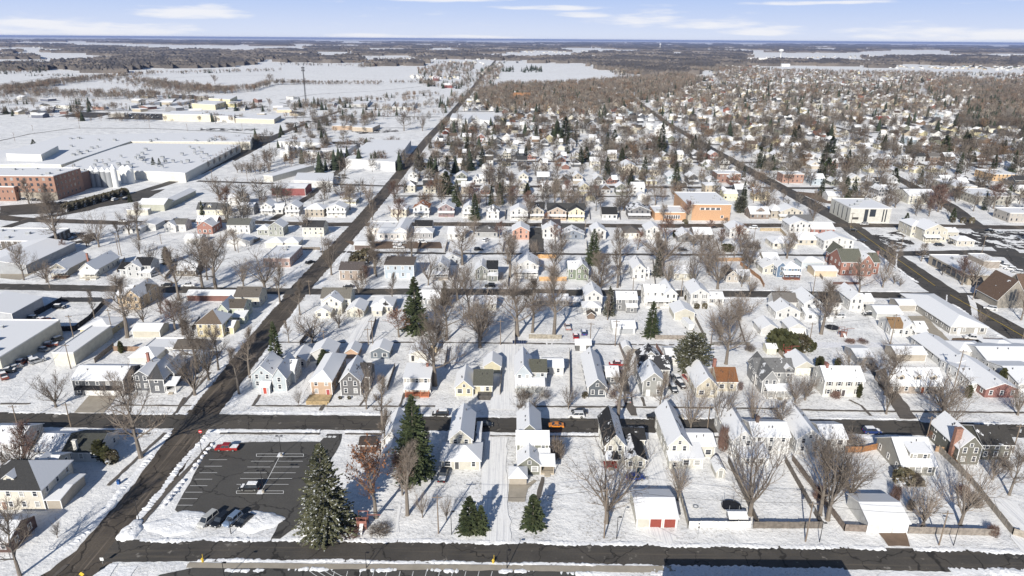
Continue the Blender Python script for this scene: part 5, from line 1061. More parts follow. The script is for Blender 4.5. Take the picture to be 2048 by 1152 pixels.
# row E, near side of fourth street
B('white shop with a brick base and broad snowy roof', 'shop', 785, 479, [(756, 813, 0, 12, 3.4, 'gx', .8, .985), (790, 813, 2, 22, 4.4, 'gy', 1.6, .985), (735, 790, 10, 14, 3.2, 'f', 0, .99)], (.72, .66, .60), name='shop')
B('grey house with a snowy hip roof and black dormer roof', 'house', 847, 477, [(830, 865, 0, 9, 3.2, 'h', 1.6, .97), (830, 864, 9, 8, 4.4, 'gx', 2.2, .06)], (.32, .31, .31), (.025, .025, .027))
B('long low brown shed behind the corner bushes', 'shed', 726, 500, [(709, 741, 0, 7, 2.6, 'gx', .8, .8)], (.14, .10, .085), name='shed', nowin=True)
for (a_, b_, y, nm, c_, rc, k, sn, bk) in (
    (1025, 1058, 479, 'snowy gable house with an orange brick base', (.5, .24, .15), (.06,.05,.05), 'gy', .9, True), (1085, 1120, 477, 'white house with a flat black rear roof', WHITE, (.05,.045,.05), 'gy', .95, False), (1124, 1168, 479, 'slate blue cottage with a white gable', (.2, .23, .28), (.05,.05,.05), 'gy', .6, False),
    (1183, 1211, 480, 'tall white house just behind the big spruce', WHITE, (.05,.05,.05), 'gy', .97, False), (1248, 1280, 476, 'cream house with a bare brown hip roof', (.7, .66, .55), (.13,.12,.11), 'h', .3, False), (1291, 1324, 478, 'white house with snowy gable and square windows', WHITE, (.05,.05,.05), 'gy', .92, False),
    (1356, 1388, 484, 'grey cottage with white corner trim', (.2, .2, .2), (.05,.05,.05), 'gy', .97, False), (1388, 1424, 479, 'brown grey low cottage with a messy snow roof', (.24, .21, .19), (.06,.055,.05), 'gx', .85, False), (1458, 1496, 476, 'large white gabled house by the avenue yards', WHITE, (.05,.05,.05), 'gy', .97, False),
    (952, 995, 475, 'grey hip roofed house behind the brown tree', (.36, .36, .35), (.13,.125,.12), 'h', .4, False), (896, 930, 478, 'snow covered small house by the brown bare tree', WHITE, (.06,.06,.06), 'gx', .9, False),
    (1545, 1594, 497, 'cream cottage with a snowy hip roof', (.66, .61, .5), (.06,.06,.06), 'h', .97, False), (1577, 1622, 466, 'white house with a bare grey rear roof', WHITE, (.13,.13,.13), 'gy', .8, False), (1622, 1668, 468, 'red brick house with a big white roof', (.30, .12, .09), (.05,.05,.05), 'gx', .97, True),
    (1646, 1705, 500, 'white house with a low cross gable roof', WHITE, (.06,.06,.06), 'gy', .97, False), (1595, 1640, 490, 'tan cottage beside the cream hip roofed cottage', (.5, .45, .36), (.06,.06,.06), 'gx', .97, False), (1528, 1558, 533, 'small tan cottage by the upper lane', (.55, .5, .4), (.06,.06,.06), 'gx', .95, False),
    (1500, 1520, 530, 'tiny white shed by the upper lane', WHITE, (.06,.06,.06), 'gx', .97, False)):
    h_ = 4.8 if k == 'gy' and 'cottage' not in nm else 2.9
    w_ = [(a_, b_, 0, 11, h_, k, 2.3, sn)]
    if 'black rear' in nm or 'grey rear' in nm or 'slate blue' in nm: w_.append((a_, b_, 8, 7, h_, 'gx', 2.8, .05))
    B(nm, 'house', (a_+b_)/2, y, w_, c_, rc, det=1, brick=bk)
# row F, far side of fourth street
for (a_, b_, y, nm, c_, rc, k, sn) in (
    (782, 813, 434, 'cream corner house with a snowy hip roof', (.68, .62, .48), (.05,)*3, 'h', .93), (827, 858, 434, 'white house with an orange shingle roof', WHITE, (.30, .12, .05), 'gy', .45), (877, 908, 434, 'purple brown house with a snow edged gable', (.28, .2, .2), (.08,.07,.07), 'gy', .6), (926, 950, 436, 'white house hidden by the street spruce', WHITE, (.05,)*3, 'gy', .9),
    (973, 998, 439, 'white pillared house beside the spruce', WHITE, (.14,)*3, 'h', .5), (1021, 1055, 441, 'white house with a deep arched porch', WHITE, (.05,)*3, 'gy', .9), (1061, 1087, 440, 'tan house with a black side roof', (.45, .40, .32), (.035,)*3, 'gy', .5),
    (1096, 1132, 441, 'tan house with two steep charcoal gables', (.46, .35, .26), (.05,)*3, 'gy', .15), (1137, 1168, 442, 'pale yellow house with a charcoal roof', (.72, .60, .36), (.05,)*3, 'gy', .3), (1204, 1234, 439, 'wide white house with a black front roof', WHITE, (.03,)*3, 'gx', .05),
    (1257, 1300, 439, 'dark grey house with a streaky snowy roof', (.19, .185, .185), (.03,)*3, 'gy', .55), (1500, 1538, 438, 'brown bungalow with a single snowy dormer', (.25, .19, .15), (.05,)*3, 'gx', .97), (1559, 1604, 441, 'tan house with a tall attic gable', (.52, .47, .38), (.08,)*3, 'gy', .8), (1541, 1560, 436, 'small tan shed house beside the tall attic gable', (.4, .35, .28), (.05,)*3, 'h', .95)):
    h_ = 4.9 if k != 'gx' else 3.2
    w_ = [(a_, b_, 2 if k == 'gy' else 0, 11, h_, k, 2.6 if k != 'gx' else 3.0, sn)]
    if 'charcoal' in nm or 'black side' in nm: w_.append((a_ - 2, b_ + 1, 8, 7, h_, 'gx', 3.0, .05))
    B(nm, 'house', (a_+b_)/2, y, w_, c_, rc, det=1, porch=(a_, b_, 0, 2, 2.5, tuple(min(.75, x*1.2) for x in c_)) if k == 'gy' else None, dormers=[((a_+b_)/2, 1.4, 5, 3.6, 1.4, 3)] if 'dormer' in nm else ())
# large landmark buildings
OB = B('orange brick hall with a low side wing', 'hall', 1416, 441, [(1372, 1459, 0, 34, 9.5, 'f', 0, .995), (1309, 1371, 0, 16, 4.6, 'f', 0, .99)], (.50, .25, .09), (.2, .2, .2), name='brick_hall', brick=True, nowin=True)
x_ = XatY(1372, 441, G(1416, 441)[1]) - G(1416, 441)[0]
w_ = MB(); w_.box(x_ - .1, x_ + 3.0, -.14, .0, 0, 9.4); obj('corner_panel', w_.mesh('corner_panel', [MAT['concrete']]), OB)
for k in range(4): add_window(OB, x_ + 9 + k * 3.1, 0, 6.4, 0, 2.6, 1.3)
add_window(OB, x_ + 21, 0, 1.6, 0, 1.4, 1.5)
for k in range(7): add_window(OB, x_ - 12.5 + k * 1.35, 0, .9, 0, 1.1, 2.2)
WB = B('white modern office with tall black window strips', 'office building', 1738, 446, [(1697, 1778, 0, 26, 8.6, 'f', 0, .995)], (.58, .56, .49), name='office_building', nowin=True)
x_ = XatY(1697, 446, G(1738, 446)[1]) - G(1738, 446)[0]
for dx_, w__, h__ in ((8.2, 2.4, 7.8), (11.2, 3.9, 4.6), (19.0, .8, 7.8), (20.6, .8, 7.8)): add_window(WB, x_ + dx_ + w__/2, 0, .4 if h__ > 5 else 3.6, 0, w__, h__, False)
for k in range(4): add_window(WB, x_, 4 + k * 5.5, .4, R(-90), 1.0, 7.6, False)
w_ = MB(); w_.box(x_ + 1.6, x_ + 5.2, -.3, 0, 2.2, 3.4); obj('sign_board', w_.mesh('sign_board', [MAT['trim_dark']]), WB)
TO = [r for r in REG if r['short'] and 'dark glass walls' in r['short']][0]['o']
x_ = XatY(1933, 570, G(1962, 570)[1]) - G(1962, 570)[0]
for k in range(7): add_window(TO, x_, 2.5 + k * 3.8, .5, R(-90), 3.2, 3.2, False)
add_window(TO, x_ + 13, 0, 1.6, 0, 4.2, 1.2)
w_ = MB(); w_.box(x_ - 3.2, x_, 13, 16, 3.0, 3.3); w_.box(x_ - 3.1, x_ - 2.8, 13.1, 13.4, 0, 3.0); obj('canopy_roof', w_.mesh('canopy_roof', [MAT['trim_dark']]), TO)
CH = [r for r in REG if r['short'] and r['short'].startswith('stone church')][0]['o']
for k in (-1, 0, 1): add_window(CH, k * 1.3 + .3, 0, 3 - abs(k) * .3, 0, 1.0, 5 - abs(k), False)
B('cream farmhouse style office with brackets', 'house', 1868, 483, [(1846, 1891, 0, 13, 6.4, 'gy', 3.0, .95), (1820, 1848, 9, 13, 6.2, 'h', 2.0, .95), (1891, 1914, 5, 8, 4.0, 'gx', 1.4, .97)], (.52, .48, .38), porch=(1850, 1880, -2.4, 2.4, 2.8, (.6, .56, .46)))
B('small cream outbuilding in the snowy lot', 'garage', 1928, 492, [(1912, 1947, 0, 7, 3.0, 'h', 1.4, .97)], (.5, .46, .38), **NW)
B('cream hall with tall narrow windows', 'hall', 1842, 408, [(1816, 1872, 0, 18, 5.4, 'gx', 2.6, .985)], (.56, .53, .43), name='hall', winh=2.6); B('long grey store with a dark blue awning', 'store', 1990, 410, [(1950, 2015, 0, 26, 5.6, 'f', 0, .995)], (.42, .40, .34), name='store', det=1)
B('tan two storey storefront behind the parked cars', 'store', 1930, 392, [(1905, 1950, 0, 26, 6.5, 'f', 0, .99)], (.5, .45, .36), name='store', det=1); B('yellow brick store with a dark red side wall', 'store', 2005, 362, [(1984, 2032, 0, 22, 5.0, 'f', 0, .995)], (.55, .33, .13), name='store', det=1, brick=True)
B('white restaurant with a red sign band', 'store', 2027, 405, [(2014, 2040, 0, 9, 4.6, 'f', 0, .99)], WHITE, name='store', det=1); B('grey columned store at the right edge', 'store', 2060, 445, [(2016, 2110, 0, 14, 5.4, 'f', 0, .99)], (.42, .38, .33), name='store', det=1)
B('white garage behind the white modern office', 'garage', 1672, 402, [(1655, 1686, 0, 9, 3.4, 'gx', 2, .985)], WHITE, **NW, nowin=True)
B('cream church hall with a stepped gable', 'church hall', 1270, 350, [(1242, 1275, 0, 20, 6.0, 'gy', 3.0, .985), (1275, 1322, 0, 16, 4.0, 'f', 0, .99)], (.68, .60, .46), name='church_hall', det=1, brick=False)
B('red brick terrace beside the avenue', 'house', 1455, 365, [(1433, 1480, 0, 14, 6.5, 'f', 0, .9)], (.28, .15, .11), det=1, brick=True); B('red brick villa with balconies across the avenue', 'house', 1584, 366, [(1564, 1606, 0, 12, 6.5, 'f', 0, .9)], (.36, .19, .13), det=1, brick=True)
B('yellow cottage behind the orange brick hall', 'house', 1458, 400, [(1446, 1474, 0, 9, 4.4, 'gx', 1.6, .985)], (.72, .66, .38), det=1); B('yellow twin gabled house near the avenue', 'house', 1520, 402, [(1508, 1523, 0, 9, 4.8, 'gy', 2, .9), (1523, 1538, 1, 9, 4.8, 'gy', 2, .8)], (.70, .58, .34), det=1)
B('tan flat topped house behind the yellow cottage', 'house', 1425, 386, [(1410, 1440, 0, 10, 5.4, 'h', 1.2, .9)], (.45, .37, .26), det=1)
# industrial quarter
BF = B('four storey orange brick mill', 'mill', 60, 400, [(-60, 117, 0, 29, 15.5, 'f', 0, .995), (117, 150, 20, 22, 12, 'f', 0, .99)], (.33, .155, .09), name='brick_mill', brick=True, nowin=True, wings_col={1: (.22, .12, .09)})
x1_ = XatY(117, 400, G(60, 400)[1]) - G(60, 400)[0]
for st in range(4):
    for k in range(12): add_window(BF, x1_ - 2.6 - k * 4.1, 0, 2.0 + st * 3.5, 0, 1.9, 2.0, False, blind=(k * 7 + st) % 5 == 0)
    for k in range(6): add_window(BF, x1_, 2.5 + k * 4.4, 2.0 + st * 3.5, R(90), 1.5, 1.9, False)
w_ = MB(); w_.box(x1_ - 60, x1_ + .06, -.06, 0, 0, 5.0); obj('stone_base', w_.mesh('stone_base', [MAT['concrete']]), BF)
B('small brick annex in front of the mill', 'annex', 8, 402, [(-40, 34, 0, 9, 9, 'f', 0, .99)], (.31, .145, .085), name='annex', brick=True, det=1)
def flatbox(short, cat, pts, h, color, name='factory', roof='snow', label=None):
    """a flat-roofed building on an outline surveyed at roof height"""
    P = [Vector((*G(*p, z=h), 0)) for p in pts]; c = sum(P, Vector((0, 0, 0))) / len(P)
    r = obj(name, None, loc=c); w_ = MB(); n = len(P)
    for i in range(n):
        a_, b_ = P[i] - c, P[(i+1) % n] - c; w_.face([(a_.x, a_.y, 0), (b_.x, b_.y, 0), (b_.x, b_.y, h), (a_.x, a_.y, h)])
    obj('wall', w_.mesh('wall', [MAT['siding']]), r, color=color)
    w_ = MB(); w_.slab([tuple((p - c) * 1.002 + Vector((0, 0, h))) for p in P], .35, .99)
    obj('roof', w_.mesh('roof', [MAT['roofing'], MAT['trim']], 'snow'), r, color=(.2, .2, .2))
    xs = [p.x for p in P]; ys = [p.y for p in P]; FOOT.append((min(xs), max(xs), min(ys), max(ys)))
    reg(r, label or short, cat, None, short, True); return r
FC = flatbox('huge flat roofed factory with snow over its roof', 'factory', [(-60, 330), (62, 328), (122, 330), (262, 283), (500, 284), (505, 272), (440, 265), (130, 271), (40, 296), (-60, 310)], 7.5, (.60, .57, .47))
flatbox('lower snowy factory wing beside the grain bins', 'factory', [(122, 337), (345, 345), (370, 347), (480, 290), (265, 287), (205, 303)], 6.5, (.62, .60, .53))
flatbox('white penthouse block on the factory roof', 'roof block', [(12, 308), (82, 310), (116, 292), (52, 292)], 12.5, (.68, .65, .55), 'roof_block')
rnd = random.Random(77)
for k in range(84):     # roof vents
    px_ = rnd.uniform(140, 440); py_ = rnd.uniform(276, 334)
    if py_ > 330 - (px_ - 122) * .0 and px_ > 360: continue
    if px_ < 250 and abs(py_ - (330 - (px_ - 122) * .335)) < 7: continue
    if 283 < py_ < 292: continue
    if px_ > 340 and py_ > 345 - (px_ - 340) * .42: continue
    X, Y = G(px_, py_, z=8); v_ = MB(); s_ = rnd.uniform(.7, 1.5); v_.box(-s_, s_, -s_*.7, s_*.7, 0, rnd.uniform(.8, 1.6)); v_.box(-s_*1.1, s_*1.1, -s_*.8, s_*.8, 1.6, 1.75)
    o = obj('roof_vent', v_.mesh('roof_vent', [MAT['metal_grey']]), loc=(X, Y, 7.8)); reg(o, 'small grey vent box standing on the snowy factory roof', 'roof vent', 'vents on the factory roof')
rnd = random.Random(55)
for i in range(34):
    px_ = rnd.uniform(20, 780); py_ = rnd.choice((rnd.uniform(196, 240), rnd.uniform(240, 350) if px_ > 600 else rnd.uniform(196, 240)))
    X, Y = G(px_, py_)
    if any(f[0] - 12 < X < f[1] + 12 and f[2] - 14 < Y < f[3] + 14 for f in FOOT) or abs(px_ - (1000 - (py_ - 110) * 1.02)) < 30: continue
    w2, d2, h2 = rnd.uniform(8, 22), rnd.uniform(8, 16), rnd.uniform(3, 5); r = obj('outbuilding', None, loc=(X, Y, 0), rz=R(rnd.choice((0, 0, -25, 20))))
    w_ = MB(); k_ = rnd.choice(('gx', 'gy', 'f')); wall_geo(w_, -w2/2, w2/2, 0, d2, h2, k_, 2); obj('wall', w_.mesh('wall', [MAT['siding']]), r, color=rnd.choice(((.5, .49, .46), (.36, .33, .28), (.25, .25, .26), (.4, .34, .24), (.2, .1, .08), (.12, .13, .17))))
    w_ = MB(); roof_geo(w_, -w2/2, w2/2, 0, d2, h2, k_, 2, (rnd.choice((.99, .8, .2)), .9, .9, .9)); obj('roof', w_.mesh('roof', [MAT['roofing'], MAT['trim']], 'snow'), r, color=(.1, .095, .09))
    reg(r, ('AUTO', 'small low outbuilding'), 'outbuilding'); FOOT.append((X - w2/2, X + w2/2, Y, Y + d2))
def silo(px, py, r_, h, label, mat='metal_grey', group=None):
    X, Y = G(px, py); o = obj('silo', None, loc=(X, Y, 0)); b_ = MB(); b_.lathe([(r_, 0), (r_, h * .8)], 18); obj('tank', b_.mesh('tank', [MAT[mat]], smooth=True), o)
    b_ = MB(); b_.lathe([(r_ + .1, h * .8), (r_ * .3, h * .97), (.3, h)], 18); obj('dome', b_.mesh('dome', [MAT['snow']]), o); reg(o, label, 'silo', group)
for i, (px_, h_, m_) in enumerate(((190, 15, 'metal_grey'), (200, 14, 'metal_grey'), (212, 14, 'metal_grey'), (222, 13.5, 'metal_grey'), (233, 16, 'paint_white'), (252, 13, 'paint_white'), (262, 13, 'paint_white'))):
    silo(px_, 374 if i < 5 else 366, 2.0 if i < 5 else 3.0, h_, ('grey grain bin' if m_ == 'metal_grey' else 'white grain bin') + ' in the row beside the brick mill', m_, 'grain bins by the mill')
for i, px_ in enumerate((577, 586, 596, 604)): silo(px_, 319 - i * 2, 2.2, 13 - i, 'white silo in the cluster behind the bushy lot', 'paint_white', 'white silo cluster')
for (pts, h, c_, nm) in (([(325, 228), (420, 230), (420, 223), (345, 222)], 8, (.62, .55, .38), 'cream factory with a strip of dark windows'), ([(420, 231), (468, 234), (470, 226), (430, 224)], 7, (.66, .62, .52), 'white middle block of the cream factory'), ([(468, 237), (548, 239), (562, 231), (490, 229)], 5, (.55, .47, .34), 'low tan factory wing'),
        ([(383, 207), (430, 210), (452, 203), (415, 201)], 7, (.62, .54, .30), 'yellow metal hall in the industrial park'), ([(417, 197), (460, 199), (474, 192), (430, 191)], 7, (.60, .52, .30), 'second yellow metal hall at the field edge'), ([(455, 207), (475, 208), (484, 203), (462, 203)], 5, (.55, .5, .22), 'olive yellow hall with a dark side'),
        ([(262, 212), (302, 206), (330, 199), (290, 203)], 4, (.45, .47, .52), 'grey blue storage row'), ([(303, 206), (345, 202), (352, 197), (320, 199)], 4, (.5, .52, .55), 'second long storage row'), ([(340, 208), (372, 204), (392, 198), (355, 201)], 4, (.5, .52, .56), 'third long storage row'),
        ([(108, 211), (150, 212), (152, 208), (112, 207)], 3.5, (.6, .58, .5), 'white low house by the ponds'), ([(185, 213), (208, 214), (207, 209), (190, 208)], 4, (.3, .15, .1), 'small red brick farmhouse in the snow'), ([(50, 223), (106, 220), (108, 216), (55, 219)], 4, (.10, .11, .15), 'dark blue long shed near the left edge'),
        ([(553, 220), (583, 220), (578, 216), (556, 216)], 3.5, (.55, .45, .28), 'tan office with a snowy roof by the tower'), ([(664, 252), (705, 252), (703, 246), (664, 246)], 4.5, (.42, .28, .17), 'brown brick office with a snowy roof'), ([(704, 254), (745, 256), (760, 249), (712, 247)], 4.5, (.45, .36, .26), 'brown brick wing beside the office'),
        ([(555, 283), (690, 289), (700, 279), (560, 276)], 5, (.58, .57, .54), 'long white shed north of the silos'), ([(560, 302), (640, 305), (642, 296), (565, 294)], 5, (.62, .61, .58), 'white feed mill beside the silos'), ([(610, 300), (692, 302), (720, 286), (650, 284)], 5, (.48, .50, .54), 'grey warehouse beside the white silos'), ([(690, 318), (790, 325), (822, 281), (742, 279)], 7, (.60, .60, .60), 'big white warehouse beside the long road'),
        ([(527, 351), (545, 353), (628, 331), (610, 328)], 4, (.5, .48, .42), 'very long narrow white shed by the curving road'), ([(588, 361), (665, 364), (668, 347), (595, 346)], 4, (.55, .54, .52), 'low snow topped loading dock'),
        ([(650, 208), (668, 209), (670, 204), (655, 203)], 3.5, (.3, .3, .32), 'small far workshop by the cell tower'), ([(900, 236), (935, 240), (945, 230), (905, 227)], 5, (.7, .69, .67), 'white flat building beside the long road'), ([(960, 240), (990, 243), (985, 228), (950, 228)], 5, (.7, .7, .68), 'second white flat building near the road')):
    flatbox(nm, 'factory' if 'factory' in nm else 'warehouse', pts, h, c_, 'warehouse' if 'factory' not in nm else 'factory')
for i, (xa, xb, ya, yb) in enumerate(((763, 790, 203, 214), (783, 812, 203, 214), (806, 835, 203, 214), (700, 742, 200, 209))):
    flatbox(['first', 'second', 'third', 'wide'][i] + ' long storage shed of the four by the field', 'warehouse', [(xa, yb), (xb - 8, yb), (xb, ya), (xa + 14, ya)], 4, (.5, .49, .46), 'warehouse')
RB = B('bright red metal barn with a white roof', 'barn', 577, 391, [(544, 611, 0, 16, 5.0, 'gx', 1.2, .99)], (.28, .05, .045), name='red_barn', nowin=True); 
B('red barn far off beside the long road', 'barn', 897, 176, [(886, 905, 0, 16, 6, 'gx', 4, .6)], (.2, .045, .04), (.16, .04, .035), name='red_barn', nowin=True, det=0); B('dark red barn at the field corner', 'barn', 872, 162, [(866, 878, 0, 16, 7, 'gx', 4, .5)], (.15, .035, .03), (.12, .03, .03), name='red_barn', nowin=True, det=0)
B('brown roofed church among the far bare trees', 'church', 1044, 202, [(1027, 1061, 0, 20, 4, 'gx', 9, .05)], (.45, .36, .28), (.30, .15, .07), name='church', nowin=True, det=0)
B('low snowy annex beside the brown roofed church', 'house', 1075, 203, [(1061, 1095, 0, 16, 4, 'f', 0, .97)], (.5, .42, .36), det=0)
B('red roofed house in the wooded right part of town', 'house', 1768, 247, [(1755, 1779, 0, 14, 5, 'gx', 3.4, .05)], (.5, .4, .35), (.28, .03, .02), det=0)
B('large white school far beyond the town', 'school', 1520, 120, [(1495, 1600, 0, 60, 10, 'f', 0, .99)], WHITE, name='school', det=0)
B('white barn beside the curving far road', 'barn', 1571, 133, [(1563, 1580, 0, 20, 8, 'gx', 3, .98)], WHITE, name='barn', det=0)
def cell_tower(px, py, ptop):
    X, Y = G(px, py); H = Hof(px, py, ptop); r = obj('cell_tower', None, loc=(X, Y, 0))
    b_ = MB()
    for a_ in range(3):
        t = a_ * 2.094; b_.tube((1.3*math.cos(t), 1.3*math.sin(t), 0), (.6*math.cos(t), .6*math.sin(t), H), .3, .24, 4)
    for k in range(int(H / 2.5)):
        z = k * 2.5; f = 1.3 - .7 * z / H
        for a_ in range(3):
            t, u_ = a_ * 2.094, (a_ + 1) * 2.094; b_.tube((f*math.cos(t), f*math.sin(t), z), (f*math.cos(u_), f*math.sin(u_), z + 2.5), .13, .13, 3)
    obj('mast', b_.mesh('mast', [MAT['metal_black']]), r)
    b_ = MB()
    for z in (H - 2, H - 6):
        for a_ in range(9):
            t = a_ * .698; b_.box(2.3*math.cos(t) - .25, 2.3*math.cos(t) + .25, 2.3*math.sin(t) - .25, 2.3*math.sin(t) + .25, z - 1.2, z + 1.2)
        b_.tube((-2.3, 0, z), (2.3, 0, z), .1, .1, 4); b_.tube((0, -2.3, z), (0, 2.3, z), .1, .1, 4)
    obj('antenna_ring', b_.mesh('antenna_ring', [MAT['metal_black']]), r)
    reg(r, 'tall lattice cell tower standing at the edge of the snowy fields', 'cell tower')
cell_tower(612, 205, 133)
def water_tower(px, py, ptop, label):
    X, Y = G(px, py); H = Hof(px, py, ptop); s = H / 40; r = obj('water_tower', None, loc=(X, Y, 0))
    b_ = MB(); b_.lathe([(4*s, 0), (2.2*s, 4*s), (2*s, 26*s), (3.5*s, 29*s)], 16); obj('pedestal', b_.mesh('pedestal', [MAT['paint_white']], smooth=True), r)
    b_ = MB(); b_.lathe([(3.5*s, 29*s), (8*s, 32*s), (9*s, 35*s), (7.5*s, 38*s), (3*s, 39.8*s), (.1, 40*s)], 20); obj('tank', b_.mesh('tank', [MAT['paint_white']], smooth=True), r); reg(r, label, 'water tower')
water_tower(1560, 121, 98, 'white water tower beside the far flat school'); water_tower(1320, 97, 87, 'small pale water tower near the horizon')
# building just outside the picture whose shadow lies across the nearest street
SB = obj('brick_block', None, loc=(0, 0, 0)); w_ = MB(); w_.box(26, 62, 80, 95.5, 0, 8.9); obj('wall', w_.mesh('wall', [MAT['brick']]), SB, color=BRICK); w_ = MB(); w_.box(25.8, 62.2, 79.8, 95.7, 8.9, 9.15); obj('roof', w_.mesh('roof', [MAT['snow']]), SB)
reg(SB, 'large brick block just below the frame whose shadow crosses the nearest street', 'building')
# ================================================================ fences
GB = (.155, .135, .115)
fence([(1376, 1056), (1500, 1056)], 1.8, (.72, .71, .68), 'white vinyl fence along the yard right of the red door garage')
fence([(1376, 1056), (1357, 985), (1343, 940)], 1.8, (.40, .37, .32), 'beige board fence running back from the white vinyl fence')
fence([(1506, 1057), (1644, 1057), (1570, 925)], 1.8, GB, 'weathered grey board fence around the yard with the trampoline neighbour')
fence([(1515, 1053), (1456, 925)], 1.8, (.16, .14, .12), 'dark board fence beside the rounded shed')
fence([(1732, 1064), (1688, 1062), (1584, 921)], 1.8, (.2, .165, .14), 'brown board fence joining the three door garage')
fence([(1816, 1067), (1993, 1072)], 1.8, (.24, .21, .18), 'grey brown board fence with a white panel right of the three door garage')
fence([(2048, 1077), (2024, 1070), (1940, 965), (1876, 903)], 1.8, (.34, .30, .25), 'long tan board fence running back beside the olive house')
fence([(1690, 905), (1723, 905), (1758, 898)], 1.8, (.30, .15, .07), 'new orange brown fence left of the tan bungalow')
fence([(1870, 903), (1888, 905), (1935, 960)], 1.6, (.33, .22, .14), 'short cedar fence between tan bungalow and olive house')
fence([(160, 660), (145, 662), (98, 664), (90, 652)], 2.0, (.025, .027, .032), 'black fence front of the storage yard')
fence([(148, 664), (180, 640), (210, 608), (205, 604), (125, 604)], 2.0, (.03, .032, .037), 'black fence around the storage yard beside the yellow brick house')
fence([(125, 603), (80, 628), (38, 645)], 2.0, (.03, .032, .037), 'black fence on the far side of the storage yard')
fence([(190, 726), (228, 695)], 1.8, (.27, .23, .19), 'weathered fence beside the cream workshop'); fence([(228, 702), (292, 703)], 1.8, (.25, .17, .12), 'reddish brown fence behind the small cedar')
fence([(1053, 516), (1114, 517)], 2, (.55, .33, .16), 'new orange board fence by the upper lane'); fence([(1078, 562), (1133, 562)], 2, (.58, .36, .18), 'new orange board fence beside the white twin window house')
fence([(1058, 677), (1123, 678)], 1.7, (.30, .27, .22), 'grey board fence along the lane under the bare trees'); fence([(1310, 679), (1385, 679)], 1.7, (.26, .23, .2), 'grey board fence below the camper')
fence([(1390, 640), (1412, 683)], 1.7, (.22, .2, .18), 'dark fence beside the camper'); fence([(1265, 706), (1300, 706)], 1.5, (.25, .23, .2), 'low grey fence beside the rounded metal shed')
fence([(1238, 692), (1258, 745)], 1.5, (.2, .17, .15), 'dark fence along the driveway of the slate house'); fence([(1312, 695), (1335, 732)], 1.5, (.22, .13, .1), 'brown fence between two back yards')
fence([(1552, 700), (1578, 730)], 1.7, (.3, .25, .2), 'tan fence behind the tall cream shed'); fence([(1990, 570), (1668, 572)], .9, (.16, .1, .08), 'low dark red fence below the brick mansion') if False else None
fence([(1480, 530), (1520, 560), (1528, 575)], 1.8, (.33, .19, .11), 'rust brown fence running down to third street'); fence([(1425, 523), (1490, 522)], 1.8, (.42, .27, .16), 'orange brown fence along the upper lane')
fence([(1520, 462), (1560, 462), (1572, 475)], 1.8, (.42, .34, .23), 'tan fence around the corner lot on fourth street'); fence([(1666, 569), (1720, 569)], 1.2, (.12, .07, .06), 'low dark fence below the brick mansion')
fence([(1500, 690), (1422, 690)], 1.2, (.2, .19, .18), 'thin grey fence along the lane behind the stone cottages')
for i, (x0, y0, x1, y1, c_) in enumerate(((905, 575, 912, 545, .2), (1015, 575, 1020, 530, .25), (1240, 575, 1238, 520, .22), (1310, 572, 1305, 520, .2), (1395, 690, 1378, 640, .2), (1030, 690, 1030, 640, .22), (740, 680, 752, 640, .25), (870, 690, 880, 655, .2), (1490, 690, 1475, 640, .24), (1615, 690, 1600, 650, .2),
        (835, 505, 842, 480, .2), (890, 505, 895, 485, .3), (1005, 505, 1008, 485, .2), (1075, 505, 1073, 485, .22), (1175, 510, 1173, 485, .2), (1240, 510, 1238, 485, .25), (1335, 508, 1330, 488, .2), (1440, 508, 1432, 485, .2), (1645, 560, 1610, 520, .25), (1000, 790, 1004, 745, .2), (1140, 790, 1139, 705, .15), (775, 780, 790, 735, .2), (890, 735, 895, 700, .2), (600, 690, 625, 660, .2),
        (330, 560, 350, 535, .2), (235, 545, 250, 520, .22), (385, 660, 400, 640, .15), (500, 490, 520, 480, .2), (640, 500, 600, 500, .2), (930, 430, 932, 415, .2), (1010, 440, 1012, 420, .2), (1180, 440, 1178, 418, .2), (1240, 440, 1238, 415, .2))):
    fence([(x0, y0), (x1, y1)], 1.5, (c_, c_ * .86, c_ * .72), ('AUTO', 'weathered board fence'))
